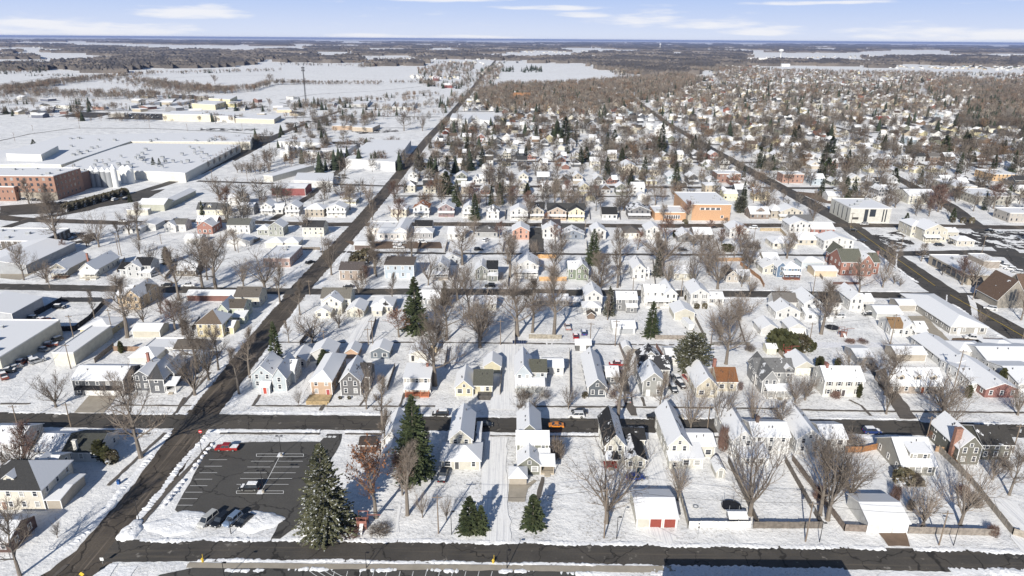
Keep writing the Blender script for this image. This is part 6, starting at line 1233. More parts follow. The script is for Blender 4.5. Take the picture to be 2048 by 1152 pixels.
# ================================================================ vehicles
BK = (.012, .013, .015); WH = (.70, .70, .70); SI = (.35, .36, .37); RD = (.30, .015, .015); BL = (.02, .04, .14)
for px_, py_, k_, c_, a_, sn, lb in [
    (455, 900, 'pickup', RD, 180, False, 'red crew cab pickup truck parked in the snowy corner of the car park'),
    (500, 979, 'suv', BK, 180, True, 'black suv parked beside the car park island, snow on its hood'),
    (417, 1044, 'van', (.45, .45, .43), 250, False, 'silver minivan at the left end of the parked row'), (442, 1045, 'suv', BK, 250, False, 'black suv parked between the silver and blue vehicles'),
    (466, 1044, 'suv', (.16, .22, .32), 250, False, 'grey blue suv in the row of four parked vehicles'), (489, 1045, 'sedan', BK, 250, False, 'black car beside the snow mound in the parked row'),
    (1270, 958, 'sedan', (.015, .04, .20), 8, False, 'blue car parked behind the cream house with the black roof'),
    (1112, 854, 'coupe', (.62, .22, .03), 178, False, 'orange sports car standing on the second street'), (1152, 834, 'suv', WH, 180, False, 'white suv parked at the snowy kerb beyond the orange car'),
    (1158, 827, 'sedan', (.03, .032, .035), 180, False, 'dark car half hidden behind the white suv'), (797, 831, 'suv', BK, 180, True, 'black suv parked left of the big spruce on second street'),
    (881, 831, 'suv', (.02, .02, .02), 180, True, 'black suv parked right of the big spruce on second street'), (968, 853, 'sedan', BK, 0, False, 'black car in the shadow on the near lane of second street'),
    (1309, 837, 'suv', (.02, .02, .022), 180, False, 'black suv parked before the tall grey tan house'), (1350, 838, 'sedan', (.5, .45, .36), 180, False, 'beige car parked behind the black suv under the bare tree'),
    (1463, 839, 'suv', (.62, .6, .54), 180, False, 'cream suv parked between two bare street trees'), (1322, 857, 'sedan', RD, 90, True, 'red car nosing out behind the streaky roofed house'),
    (1743, 866, 'suv', BL, 0, True, 'dark blue suv under snow beside the carport roof'), (1256, 801, 'suv', (.25, .25, .25), 80, True, 'snow dusted car in the driveway beside the slate house'),
    (1346, 782, 'suv', BK, 275, True, 'black suv lowest of the driveway cars'), (1362, 774, 'suv', (.03, .02, .02), 285, True, 'dark suv in the driveway beside the round evergreen'), (1353, 761, 'pickup', SI, 285, True, 'grey pickup with snow in the driveway group'), (1375, 759, 'sedan', (.4, .1, .08), 285, True, 'snow topped reddish car highest in the driveway group'),
    (1235, 732, 'pickup', RD, 180, True, 'red pickup half hidden behind the driveway tree'), (887, 955, 'pickup', BK, 85, False, 'black pickup nosed up to the cream house'),
    (1151, 675, 'sedan', (.35, .02, .02), 90, True, 'small red car under snow by the lane'), (1135, 657, 'pickup', (.3, .2, .18), 95, True, 'rusty red truck beside the tall bare trees'), (1167, 668, 'suv', (.02, .06, .22), 90, True, 'blue van shaped car parked by the lane poles'),
    (1676, 635, 'suv', WH, 180, False, 'white suv parked in the yard of the tall white farmhouse'), (1737, 631, 'suv', BK, 180, True, 'black suv in the drive of the corner house'), (1945, 679, 'pickup', (.6, .6, .6), 165, True, 'white pickup parked before the low apartments'),
    (1980, 619, 'suv', WH, 150, False, 'white suv driving down the avenue near the church'), (1845, 508, 'suv', BK, 180, False, 'black suv waiting in the side street'), (1848, 517, 'sedan', WH, 180, False, 'white car behind the black suv in the side street'),
    (1706, 462, 'sedan', BK, 145, False, 'black car on the avenue near the white office'), (1723, 483, 'sedan', (.02, .02, .03), 145, False, 'second black car lower down the avenue'), (1727, 450, 'suv', (.5, .5, .5), 180, False, 'silver car in front of the white modern office'),
    (310, 551, 'suv', WH, 60, True, 'white suv in the drive of the light grey house'), (335, 572, 'suv', BK, 180, True, 'black car parked left of the white pickup on third street'), (378, 573, 'pickup', WH, 180, False, 'white pickup parked on third street under the bare tree'),
    (247, 444, 'suv', WH, 0, False, 'white suv turning on the curved street'), (100, 477, 'suv', WH, 20, True, 'white suv beside the flat black store'), (75, 725, 'suv', SI, 50, True, 'grey suv among the junk beside the cream warehouse'),
    (620, 527, 'suv', BK, 60, True, 'dark trailer like car in the snow beside the long road'), (800, 520, 'sedan', BK, 0, False, 'black car behind the pale blue apartment house'), (790, 518, 'suv', BK, 10, False, 'black suv close to the black car on the lane'),
    (795, 490, 'suv', WH, 0, True, 'white suv in the brown car park'), (806, 488, 'sedan', SI, 0, True, 'grey car in the brown car park'), (798, 497, 'pickup', WH, 0, True, 'white pickup lowest in the brown car park'), (845, 486, 'suv', WH, 0, True, 'white suv beside the grey hip roofed house'),
    (775, 447, 'sedan', BK, 0, False, 'black car at the kerb below the cream corner house'), (697, 575, 'sedan', BK, 180, True, 'dark snowy car at the third street corner'), (980, 574, 'suv', BK, 180, False, 'black suv below the dark sage house'), (957, 501, 'suv', BK, 10, False, 'black suv in the snowy yard behind the lane'),
    (972, 482, 'suv', WH, 60, True, 'white car under snow behind the grey hip house'), (1486, 494, 'suv', BK, 80, False, 'first black car of three in the snowy lot'), (1497, 494, 'suv', BK, 80, False, 'second black car of three in the snowy lot'), (1516, 496, 'suv', BK, 80, False, 'third black car of three, standing apart in the lot'),
    (1426, 456, 'sedan', BK, 180, False, 'black car on fourth street right of the orange hall'), (1506, 457, 'suv', WH, 180, True, 'white car on fourth street by the tan fence'), (1365, 502, 'suv', BK, 0, False, 'black suv at the upper lane garage'),
    (1980, 463, 'sedan', BK, 0, True, 'dark car in the right hand lot'), (2000, 468, 'suv', SI, 20, True, 'grey car in the right hand lot'), (1880, 478, 'suv', BK, 150, False, 'black suv beside the farmhouse style office'), (1878, 492, 'suv', BK, 0, False, 'black suv in front of the small cream outbuilding'), (1905, 488, 'sedan', BK, 0, False, 'black car left of the small cream outbuilding'),
    (70, 604, 'suv', BK, 0, True, 'snow topped car inside the black fenced yard') if False else (120, 617, 'suv', BK, 0, True, 'snow topped car inside the black fenced yard'), (50, 400, 'suv', BK, 0, True, 'black suv below the brick annex'), (70, 402, 'suv', BK, 0, True, 'snowy suv below the brick mill corner')]:
    car(px_, py_, k_, c_, a_, lb, sn, parts=py_ > 560)
for i, px_ in enumerate((1996, 2008, 2020, 2034)): car(px_, 528 + i * 6, 'suv', (BK, WH, WH, SI)[i], 150, ['black', 'first white', 'second white', 'silver'][i] + ' vehicle in the slanting row behind the tan office', i != 0, 'cars parked behind the tan office', False)
for i in range(8): car(1948 + i * 12, 375 + (i % 2), ('sedan', 'suv')[i % 2], (BK, WH, BK, SI)[i % 4], 90, 'car in the packed row before the yellow brick store', i % 3 == 0, 'cars parked before the yellow brick store', False)
for i in range(12): car(262 + (i % 6) * 10 + (i // 6) * 4, 231 + (i // 6) * 5, 'sedan', (WH, SI, BK)[i % 3], 80, 'far parked car in the factory car park', True, 'cars parked by the cream factory', False)
for i in range(7): car(120 + i * 22, 408 - i * 1.4, 'suv', (BK, SI, WH)[i % 3], 80, 'snow topped car in the mill car park', True, 'cars parked by the brick mill', False)
for i, (px_, py_) in enumerate(((18, 745), (30, 738), (42, 730), (62, 722), (86, 702), (98, 694), (112, 684), (40, 720), (8, 756), (70, 640), (45, 628), (85, 645))):
    car(px_, py_, ('suv', 'sedan', 'pickup')[i % 3], (BK, SI, (.2, .05, .03))[i % 3], 20 + i * 37, 'snow buried junk vehicle in the yards beside the cream warehouse', True, 'junk vehicles by the cream warehouse', False)
# camper trailer
def camper(px, py):
    X, Y = G(px, py); r = obj('camper_trailer', None, loc=(X, Y, 0), rz=R(98)); b_ = MB(); h = 3.6
    prof = [(-h, .6), (h, .6), (h + .3, 1.6), (h - .3, 2.7), (-h, 2.7)]
    b_.face([(x, -1.1, z) for x, z in prof]); b_.face([(x, 1.1, z) for x, z in reversed(prof)])
    for i in range(5):
        (xa, za), (xb, zb) = prof[i], prof[(i+1) % 5]; b_.face([(xa, 1.1, za), (xb, 1.1, zb), (xb, -1.1, zb), (xa, -1.1, za)])
    obj('body', b_.mesh('camper_body', [MAT['paint_white']]), r); b_ = MB(); b_.box(-3.5, 3.2, -1.05, 1.05, 2.71, 2.85); obj('snow_cover', b_.mesh('camper_snow', [MAT['snow']]), r)
    for s_ in (-1, 1):
        obj('wheel', CARS['sedan']['wheel'], r, loc=(-.5, s_ * 1.0, .33)); add_window(r, 1.0, -1.1, 1.4, 0, 1.2, .7, False) if s_ < 0 else None
    reg(r, 'white camper trailer parked along the dark fence', 'camper')
camper(1375, 655); 
# ================================================================ yard things
def ring(name, px, py, rad, h, mat, label, cat, legs=0, mesh_=True):
    X, Y = G(px, py); r = obj(name, None, loc=(X, Y, 0)); b_ = MB()
    b_.lathe([(rad, h - .12), (rad + .06, h), (rad - .25, h + .02), (rad - .25, h - .1), (rad, h - .12)], 28); obj('rim', b_.mesh('rim', [MAT[mat]]), r)
    if mesh_: b_ = MB(); b_.face([((rad - .25) * math.cos(t * .2244), (rad - .25) * math.sin(t * .2244), h - .02) for t in range(28)]); obj('bed', b_.mesh('bed', [MAT['metal_black'] if 'tramp' in name else MAT['snow']]), r)
    for k in range(legs):
        t = 6.283 * k / legs; vtube('leg', r, 'metal_grey', [((rad * math.cos(t), rad * math.sin(t), 0), (rad * math.cos(t), rad * math.sin(t), h + (1.6 if 'tramp' in name else 0)), .04, .04)], 5)
    reg(r, label, cat)
ring('trampoline', 1462, 1018, 2.2, .8, 'metal_black', 'round black trampoline in the yard beside the rounded shed', 'trampoline', 6); ring('garden_pool', 862, 668, 3.0, .25, 'metal_black', 'dark crescent pool rim in the yard beside the lane', 'pool', 0, True)
ring('fire_ring', 1391, 1015, .6, .3, 'metal_grey', 'small snowy fire ring in the white fenced yard', 'fire ring', 0); ring('trampoline', 1664, 658, 2.4, .8, 'metal_black', 'dark round trampoline beside the tall white farmhouse', 'trampoline', 6)
def playset(px, py, c, label):
    X, Y = G(px, py); r = obj('playset', None, loc=(X, Y, 0)); b_ = MB()
    for x in (-1, 1):
        for y in (-1, 1): b_.box(x - .07, x + .07, y - .07, y + .07, 0, 3.0)
    b_.box(-1.1, 1.1, -1.1, 1.1, 1.4, 1.55); b_.box(-1.1, 1.1, -1.12, -1.04, 1.55, 2.2)
    for z in (3.0,): b_.box(-1.2, 1.2, -1.2, -1.05, z, z + .12); b_.box(-1.2, 1.2, 1.05, 1.2, z, z + .12)
    b_.box(1, 4, -.07, .07, 2.9, 3.05)
    obj('frame', b_.mesh('frame', [MAT['wood']]), r, color=c); b_ = MB(); b_.box(-1.0, 1.0, -1.14, -1.0, .1, 1.3); obj('panel', b_.mesh('panel', [MAT['wood']]), r, color=c)
    b_ = MB(); b_.slab([(-.4, -3.2, .15), (.4, -3.2, .15), (.4, -1.1, 1.45), (-.4, -1.1, 1.45)], .06); obj('slide', b_.mesh('slide', [MAT['trim'], MAT['trim']]), r); reg(r, label, 'playset')
playset(726, 1052, (.27, .12, .095), 'weathered red wooden playset beside the big spruce'); playset(1684, 672, (.22, .12, .1), 'small dark wooden playset in the open yard near the lane'); playset(1573, 708, (.25, .08, .06), 'brown playset beside the tall narrow cream shed')
def bin_(px, py, c, label):
    X, Y = G(px, py); r = obj('wheelie_bin', None, loc=(X, Y, 0)); b_ = MB(); b_.box(-.3, .3, -.35, .35, .08, 1.0); obj('body', b_.mesh('bin_body', [MAT['plain']]), r, color=c)
    b_ = MB(); b_.box(-.34, .34, -.4, .38, 1.0, 1.08); obj('lid', b_.mesh('bin_lid', [MAT['plain']]), r, color=tuple(x * .8 for x in c)); reg(r, label, 'bin')
bin_(238, 968, (.02, .08, .25), 'blue bin alone in the snow beside the long road'); bin_(117, 922, (.02, .1, .4), 'blue bin behind the low white house')
for i in range(6): bin_(1027 + i * 4.5, 687, (.02, .03, .07), 'dark blue bin in the row at the lane'); REG[-1]['o']['group'] = 'bins in a row at the lane'
for i in range(4): bin_(1862 + i * 6, 683, (.02, .03, .05), 'dark bin in the row before the tan roofed cottage'); REG[-1]['o']['group'] = 'bins by the tan roofed cottage'
bin_(1546, 671, (.02, .06, .3), 'blue bin at the corner of the white garage'); bin_(1277, 945, (.02, .06, .09), 'dark teal bin behind the blue car')
def hydrant(px, py, label):
    X, Y = G(px, py); r = obj('fire_hydrant', None, loc=(X, Y, 0)); b_ = MB(); b_.lathe([(.2, 0), (.16, .1), (.16, .8), (.2, .82), (.12, 1.0), (.01, 1.05)], 12); b_.tube((-.28, 0, .6), (.28, 0, .6), .08, .08, 8, cap=True); obj('body', b_.mesh('hydrant', [MAT['paint_yellow']]), r)
    vtube('marker_flag', r, 'paint_yellow', [((.2, 0, 0), (.2, 0, 2.0), .05, .05)]); reg(r, label, 'fire hydrant')
hydrant(405, 1124, 'yellow fire hydrant on the kerb nearest the corner'); hydrant(986, 1126, 'yellow fire hydrant farther along the nearest street')
def sign(px, py, ptop, shape, mat, label, size=.4):
    X, Y = G(px, py); H = Hof(px, py, ptop); r = obj('road_sign', None, loc=(X, Y, 0)); vtube('post', r, 'metal_grey', [((0, 0, 0), (0, 0, H), .04, .04)])
    b_ = MB(); n = {'disc': 16, 'diamond': 4, 'rect': 4}[shape]; off = 0 if shape != 'rect' else math.pi / 4
    p = [(size * math.cos(6.283 * k / n + off), -.06, H + size * math.sin(6.283 * k / n + off)) for k in range(n)]
    b_.face(p); b_.face([(x, .0 - .03, z) for x, _, z in reversed(p)])
    for k in range(n): j = (k + 1) % n; b_.face([p[k], (p[k][0], -.03, p[k][2]), (p[j][0], -.03, p[j][2]), p[j]])
    pl = obj('plate', b_.mesh('plate', [MAT[mat]]), r)
    if shape == 'disc': b_ = MB(); b_.box(-size*.7, size*.7, -.075, -.065, H - .08, H + .08); obj('bar', b_.mesh('bar', [MAT['paint_white']]), pl)
    reg(r, label, 'road sign')
flatmat('sign_red', (.5, .02, .03), .5, .05)
sign(403, 878, 863, 'disc', 'sign_red', 'round red sign with a white bar at the second street corner', .5); sign(168, 1166, 1148, 'diamond', 'paint_yellow', 'yellow diamond sign at the bottom corner', .55); sign(206, 1128, 1118, 'rect', 'paint_white', 'white square sign at the nearest junction', .5)
sign(165, 1046, 1025, 'rect', 'metal_grey', 'grey sign post in the snow left of the long road', .35); sign(1395, 1078, 1054, 'rect', 'metal_black', 'small dark topped marker before the white vinyl fence', .25)
for a_ in [(527, 985, 941), (563, 912, 872)]: lamp_post(*a_, arm=.6, twin=True, base=True)
for a_ in [(278, 1041, 999), (403, 902, 870), (462, 1068, 1040), (903, 1069, 1023), (1233, 1078, 1034), (1639, 1084, 1046), (1907, 1091, 1051), (629, 1072, 1040), (450, 1160, 1125), (733, 1136, 1105), (1014, 1137, 1100)]: lamp_post(*a_)
for a_ in [(1208, 1076, 975), (1611, 1083, 1003), (1878, 1090, 1022), (877, 1067, 990), (35, 850, 810), (142, 853, 806), (1413, 872, 810), (1853, 878, 832), (2025, 905, 848), (225, 666, 618), (147, 675, 630), (142, 738, 688), (100, 576, 543), (302, 598, 555), (1232, 690, 645) if False else (1230, 692, 640), (746, 690, 640), (737, 690, 656), (1001, 690, 640), (1180, 690, 645), (1265, 592, 555), (1362, 592, 555), (646, 512, 465),
           (1618, 690, 645), (1780, 690, 628), (1908, 775, 700), (243, 512, 470), (238, 510, 466), (477, 505, 465), (323, 488, 468), (1095, 470, 440), (1170, 470, 440), (1505, 500, 455), (1420, 700, 660), (1945, 600, 560), (2040, 695, 640), (1800, 505, 470), (1960, 520, 470), (649, 690, 660), (555, 590, 560), (620, 590, 560), (1700, 460, 425), (1625, 590, 550)]:
    utility_pole(*a_)
for a_ in [(210, 345, 318), (427, 375, 340), (150, 355, 330), (495, 362, 335), (300, 258, 240), (160, 258, 240), (66, 262, 250), (375, 262, 247), (485, 262, 247), (30, 283, 265), (185, 375, 357), (625, 340, 318), (680, 345, 322), (540, 300, 285)]: utility_pole(*a_, label=('AUTO', 'far wooden pole'))
def wire(a_, b_, z=1.0, lab=''):
    A, Bp = POLES[a_], POLES[b_]; o = obj('power_line', None); mb = MB()
    p0 = Vector((A[0], A[1], A[2] - .3)); p1 = Vector((Bp[0], Bp[1], Bp[2] - .3)); n = 14; last = None
    for k in range(n + 1):
        t = k / n; p = p0.lerp(p1, t) - Vector((0, 0, z * 4 * t * (1 - t)))
        if last is not None: mb.tube(last, p, .035, .035, 3)
        last = p
    o.data = None; bpy.data.objects.remove(o); o = obj('power_line', mb.mesh('power_line', [MAT['metal_black']])); reg(o, lab, 'power line')
wire(1208, 1611, 1.0, 'black power line sagging over the red door garage'); wire(1611, 1878, 1.0, 'black power line sagging over the three door garage'); wire(877, 1208, 1.2, 'black power line crossing the open snowy yard')
wire(746, 1001, .8, 'thin power line strung along the lane left of the snowy lane opening'); wire(1001, 1180, .7, 'thin power line along the lane above the dark bins'); wire(1413, 1853, 1.5, 'power line along the second street past the brick chimney'); wire(35, 142, .5, 'power line along the second street at the left edge'); wire(147, 225, .5, 'power line over the yellow brick building'); wire(1618, 1780, .6, 'power line over the evergreen clump')
# low snowy boulder row beside the car park
for i in range(16):
    t = i / 15; X, Y = G(424 - 96 * t, 890 + 122 * t); rnd = random.Random(i); b_ = MB(); n = 8
    if 6 < i < 9: continue
    b_.lathe([(.55, 0), (.6, .25), (.45, .5), (.15, .62), (.01, .63)], n); o = obj('boulder', b_.mesh('boulder', [MAT['dirty_snow']]), loc=(X, Y, 0), rz=rnd.uniform(0, 6)); o.scale = (rnd.uniform(.8, 1.4), rnd.uniform(.6, 1), rnd.uniform(.7, 1.1))
    reg(o, 'snow capped boulder in the line beside the big car park', 'boulder', 'boulders along the car park edge')
# ================================================================ trees set by hand
for a_ in [(282, 915, 745, 'round1', .95), (112, 814, 742, 'low0', 1.0), (95, 660, 640, 'low0'), (870, 771, 628, 'round3', 1.1), (770, 905, 820, 'tall1'), (855, 905, 850, 'tall1'), (733, 818, 740, 'vase1', .8), (765, 855, 755, 'tall1', 1.1), (598, 812, 775, 'low1', .6), (1137, 818, 770, 'low0', .8), (1048, 842, 775, 'low0', 1.2),
           (1235, 850, 700, 'tall1', 1.0), (1318, 830, 745, 'tall1', .9), (1380, 865, 770, 'vase0', .9), (1440, 864, 765, 'vase0', .9), (1505, 858, 775, 'vase1', .9), (1565, 864, 790, 'low0', 1.2), (1610, 800, 750, 'low1', 1.1), (1772, 828, 752, 'vase1', 1.0), (1590, 805, 748, 'low0', 1.0),
           (1213, 1045, 900, 'vase0', 1.2), (1355, 1000, 925, 'vase1', 1.1), (1500, 1030, 880, 'vase0', 1.1), (1640, 1030, 880, 'round0', 1.0), (1655, 1040, 860, 'vase1', .9), (1700, 1000, 905, 'low1', 1.1), (1845, 1055, 965, 'low0', 1.1), (1920, 1050, 920, 'vase0', .9), (2018, 990, 890, 'round1', 1.0), (1985, 960, 900, 'low1', .9),
           (845, 1035, 985, 'low1', .8), (893, 1040, 990, 'low0', .6), (40, 960, 860, 'low0', 1.2), (60, 955, 850, 'red0', 1.0), (40, 1152, 1010, 'round1', .9), (115, 1075, 1040, 'low1', .7), (822, 965, 905, 'round3', .9), (815, 1030, 880, 'tall1', 1.0),
           (418, 760, 660, 'vase0', .8), (395, 745, 640, 'tall0', 1.0), (390, 790, 700, 'low1', .9), (478, 788, 690, 'tall1', .8), (500, 755, 655, 'tall1', .9), (437, 740, 650, 'round1', .8), (366, 745, 690, 'low0', .7), (625, 685, 622, 'low0', 1.2), (578, 685, 640, 'tall1', .8), (678, 655, 615, 'low1', 1.1), (600, 630, 560, 'tall1', .8), (560, 605, 530, 'tall1', .9),
           (255, 675, 560, 'tall0', 1.2), (288, 652, 590, 'vase0', .8), (190, 640, 580, 'tall1', .7), (322, 628, 570, 'vase1', .9), (366, 670, 590, 'round1', .9), (48, 560, 490, 'round0', .9), (94, 565, 520, 'low0', 1.3), (120, 500, 390, 'tall0', 1.2), (128, 508, 480, 'red0', .8), (198, 494, 430, 'vase0', 1.0), (178, 492, 465, 'low1'), (278, 480, 405, 'tall1', 1.2), (280, 508, 470, 'vase1', .9),
           (433, 582, 470, 'round0', 1.2), (405, 575, 480, 'round2', 1.1), (358, 600, 500, 'tall0', 1.0), (530, 580, 505, 'vase0', 1.4), (487, 572, 520, 'vase1', 1.1), (415, 560, 495, 'round3', 1.0), (440, 400, 350, 'low0', 1.6), (663, 550, 475, 'vase1', .9), (750, 548, 470, 'tall1', 1.1), (718, 588, 545, 'low1', 1.0), (857, 570, 510, 'vase0', 1.0), (785, 610, 545, 'tall1', .8),
           (798, 674, 620, 'oak0', 1.3), (870, 660, 590, 'round1', .9), (893, 680, 570, 'round0', 1.0), (960, 695, 600, 'vase1', 1.2), (960, 680, 590, 'low0', 1.3), (1035, 672, 560, 'round0', 1.3), (1065, 665, 560, 'tall0', 1.0), (1108, 670, 540, 'tall0', 1.0), (938, 628, 540, 'round2', .9), (915, 600, 520, 'vase0', 1.0), (925, 530, 450, 'round1', 1.1), (1020, 555, 470, 'tall1', 1.2), (1108, 560, 480, 'round0', 1.1),
           (1452, 728, 600, 'round1', .9), (1440, 680, 620, 'low1', 1.3), (1480, 640, 585, 'low0', 1.3), (1200, 580, 530, 'low0', 1.5), (1235, 575, 500, 'tall1', 1.0), (1240, 530, 455, 'round3', 1.0), (1335, 572, 510, 'vase0', 1.1), (1385, 578, 505, 'vase1', 1.0), (1435, 578, 490, 'vase0', 1.1), (1415, 545, 470, 'round1', 1.1), (1275, 500, 460, 'oak0', 1.0), (1325, 530, 465, 'low0', 1.8), (1500, 588, 555, 'low1', 1.2), (1560, 600, 570, 'low0', 1.0),
           (1642, 668, 570, 'tall0', 1.2), (1655, 640, 590, 'vase1', 1.0), (1718, 585, 525, 'round2', 1.1), (1765, 575, 520, 'vase0', .9), (1788, 568, 545, 'low1'), (1800, 573, 555, 'low0', .9), (1530, 430, 370, 'round1', 1.0), (1775, 700, 680, 'low0', 1.4), (1770, 790, 700, 'round0', 1.1), (1885, 832, 745, 'low0', 1.5), (1890, 870, 780, 'vase0', 1.0), (2042, 640, 580, 'round2', 1.0), (1958, 650, 620, 'low1', .9),
           (2035, 830, 770, 'low1', 1.2), (1700, 760, 705, 'low0', 1.3), (650, 398, 360, 'vase1', 1.0), (700, 420, 370, 'round1', 1.0), (740, 415, 365, 'vase0', .9), (745, 440, 400, 'tall1', 1.0), (610, 470, 420, 'vase1', 1.1), (555, 395, 360, 'low0', 1.4), (540, 215, 197, 'round0', 1.0), (580, 212, 200, 'round2', 1.1), (1200, 350, 305, 'round1', 1.5), (1095, 595, 560, 'low1', 1.3), (1250, 640, 600, 'low1', 1.0) if False else (1215, 640, 590, 'tall1', .8),
           (68, 215, 193, 'vase0', 1.1), (430, 168, 150, 'round0', 1.3), (540, 170, 148, 'round1', 1.4), (808, 262, 225, 'round0', 1.2), (845, 262, 228, 'vase1', 1.0), (690, 350, 318, 'round2', 1.2), (1630, 410, 380, 'round1', 1.0), (1790, 415, 380, 'vase0', 1.2)]:
    tree(*a_)
for a_ in [(752, 1035, 876, 'oak0', .95), (805, 990, 905, 'oak0', .8), (1095, 448, 425, 'oak0', 1.0), (1420, 462, 440, 'red0', 1.4), (1443, 492, 460, 'red0', 1.3), (720, 640, 618, 'red0', 1), (1455, 765, 742, 'red0', .9), (1860, 880, 862, 'oak0', 1.4), (350, 660, 600, 'red0', 1.2), (2010, 250, 215, 'pale0', 1.3), (1235, 825, 800, 'red0', 1.0)]:
    tree(*a_)
for a_ in [(655, 1062, 883, 'snowy0', 1.05), (830, 952, 785, 'spruce0', 1.0), (940, 1062, 992, 'small0', .9), (962, 1063, 1010, 'small0', .8), (1066, 1053, 988, 'small0', .95), (555, 738, 640, 'narrow0', 1.0), (832, 662, 550, 'spruce1', 1.3), (1186, 528, 455, 'spruce0', 1.05), (1302, 672, 600, 'spruce1', 1.2), (1218, 630, 570, 'snowy0', .8), (1382, 745, 668, 'greyround', 1.1),
           (1315, 552, 500, 'snowy0', .9), (950, 440, 385, 'spruce0', 1.0), (1322, 308, 243, 'spruce1', 1.0), (335, 527, 492, 'small0', .9), (860, 352, 312, 'spruce0', 1.1), (895, 352, 310, 'spruce1', 1.2), (310, 347, 313, 'spruce1', 1.2), (322, 347, 315, 'spruce1', 1.0), (1642, 392, 355, 'spruce0', .9), (1690, 395, 350, 'spruce1', 1.2), (1705, 398, 355, 'spruce1', 1.2), (1485, 415, 362, 'spruce0', .8), (1480, 425, 392, 'greyround', 1.0),
           (1130, 285, 232, 'spruce0', 1.5), (1115, 282, 240, 'spruce0', 1.2), (940, 560, 535, 'small0', 1.1) if False else (890, 608, 560, 'spruce1', 1.0), (862, 700, 672, 'narrow0', .9), (648, 728, 698, 'small0', 1.3), (1008, 262, 235, 'spruce1', 1.1), (927, 275, 245, 'spruce1', 1.1), (1905, 440, 415, 'small0', .8), (1812, 445, 425, 'small0', 1.0), (68, 293, 278, 'small0', 1.2), (1440, 425, 400, 'snowy0', .7)]:
    tree(*a_)
for a_ in [(202, 920, 880, 'column0', 1.3), (215, 925, 893, 'column0', 1.3), (1717, 795, 768, 'column0', .9), (1638, 740, 712, 'column0', 1.3), (1674, 737, 715, 'column0', 1.2), (1935, 795, 770, 'column0', 1.2), (243, 706, 682, 'column0', 1.0), (1913, 708, 697, 'column0', 1.4), (1629, 700, 684, 'column0', 1.0), (1348, 475, 460, 'column0', 1.0), (405, 430, 400, 'narrow0', 1.0), (455, 440, 410, 'narrow0', 1.0), (2003, 765, 735, 'column0', 1.0)]:
    tree(*a_)
for a_ in [(1555, 698, 46, 36, 'bush1'), (1580, 700, 40, 30, 'bush1'), (1600, 700, 40, 28, 'bush0'), (1613, 701, 26, 22, 'bush1'), (1393, 617, 12, 9, 'bush0'), (1409, 617, 11, 10, 'bush0'), (1374, 600, 12, 10, 'bush0'), (1080, 930, 20, 8, 'shrub0'), (1112, 915, 36, 36, 'shrub0'), (1445, 900, 22, 44, 'shrub1'), (720, 530, 42, 24, 'bush0'), (735, 520, 30, 20, 'bush0'),
           (1805, 965, 40, 26, 'bush0'), (1828, 968, 26, 22, 'shrub0'), (1790, 998, 22, 26, 'shrub1'), (1820, 1020, 18, 20, 'shrub0'), (1985, 1070, 24, 18, 'shrub1'), (225, 925, 26, 24, 'bush0'), (700, 1063, 60, 10, 'shrub1'), (760, 1063, 50, 9, 'shrub0'), (1500, 702, 22, 12, 'shrub0'), (1700, 685, 22, 6, 'shrub1'), (1725, 685, 26, 6, 'shrub1'), (680, 798, 8, 5, 'bush0'), (698, 798, 8, 5, 'bush0'),
           (1460, 775, 18, 26, 'shrub1'), (1480, 780, 12, 16, 'shrub1'), (655, 490, 20, 12, 'shrub0'), (1000, 560, 16, 14, 'shrub0'), (1670, 795, 22, 12, 'shrub1'), (1048, 795, 30, 10, 'shrub0'), (1090, 795, 24, 14, 'shrub0'), (1170, 795, 14, 10, 'bush0'), (1225, 795, 16, 16, 'shrub1'), (1840, 900, 40, 20, 'shrub1') if False else (1710, 890, 40, 18, 'shrub0'), (2010, 935, 30, 16, 'shrub0'), (1945, 1010, 40, 22, 'shrub0'), (1925, 990, 30, 16, 'shrub1'),
           (1640, 1000, 30, 26, 'shrub1'), (1370, 448, 12, 8, 'bush0'), (1455, 502, 26, 12, 'bush1'), (1905, 445, 10, 9, 'bush0'), (1925, 446, 10, 10, 'bush0'), (1943, 446, 10, 10, 'bush0')]:
    shrub(*a_)
for i in range(14): shrub(132 + i * 9, 423 - i * 2.6, 17, 14 - i * .2, 'bush0', ('AUTO', 'dark bushy evergreen of the factory hedge'))
for i in range(9): tree(415 + i * 11.5, 340 - i * 6.2, 318 - i * 6.4, 'low0', .9)
for i in range(8): tree(475 + i * 9, 345 + (i % 3), 322, 'low1', .9, look='thin bare sapling of the rough lot')
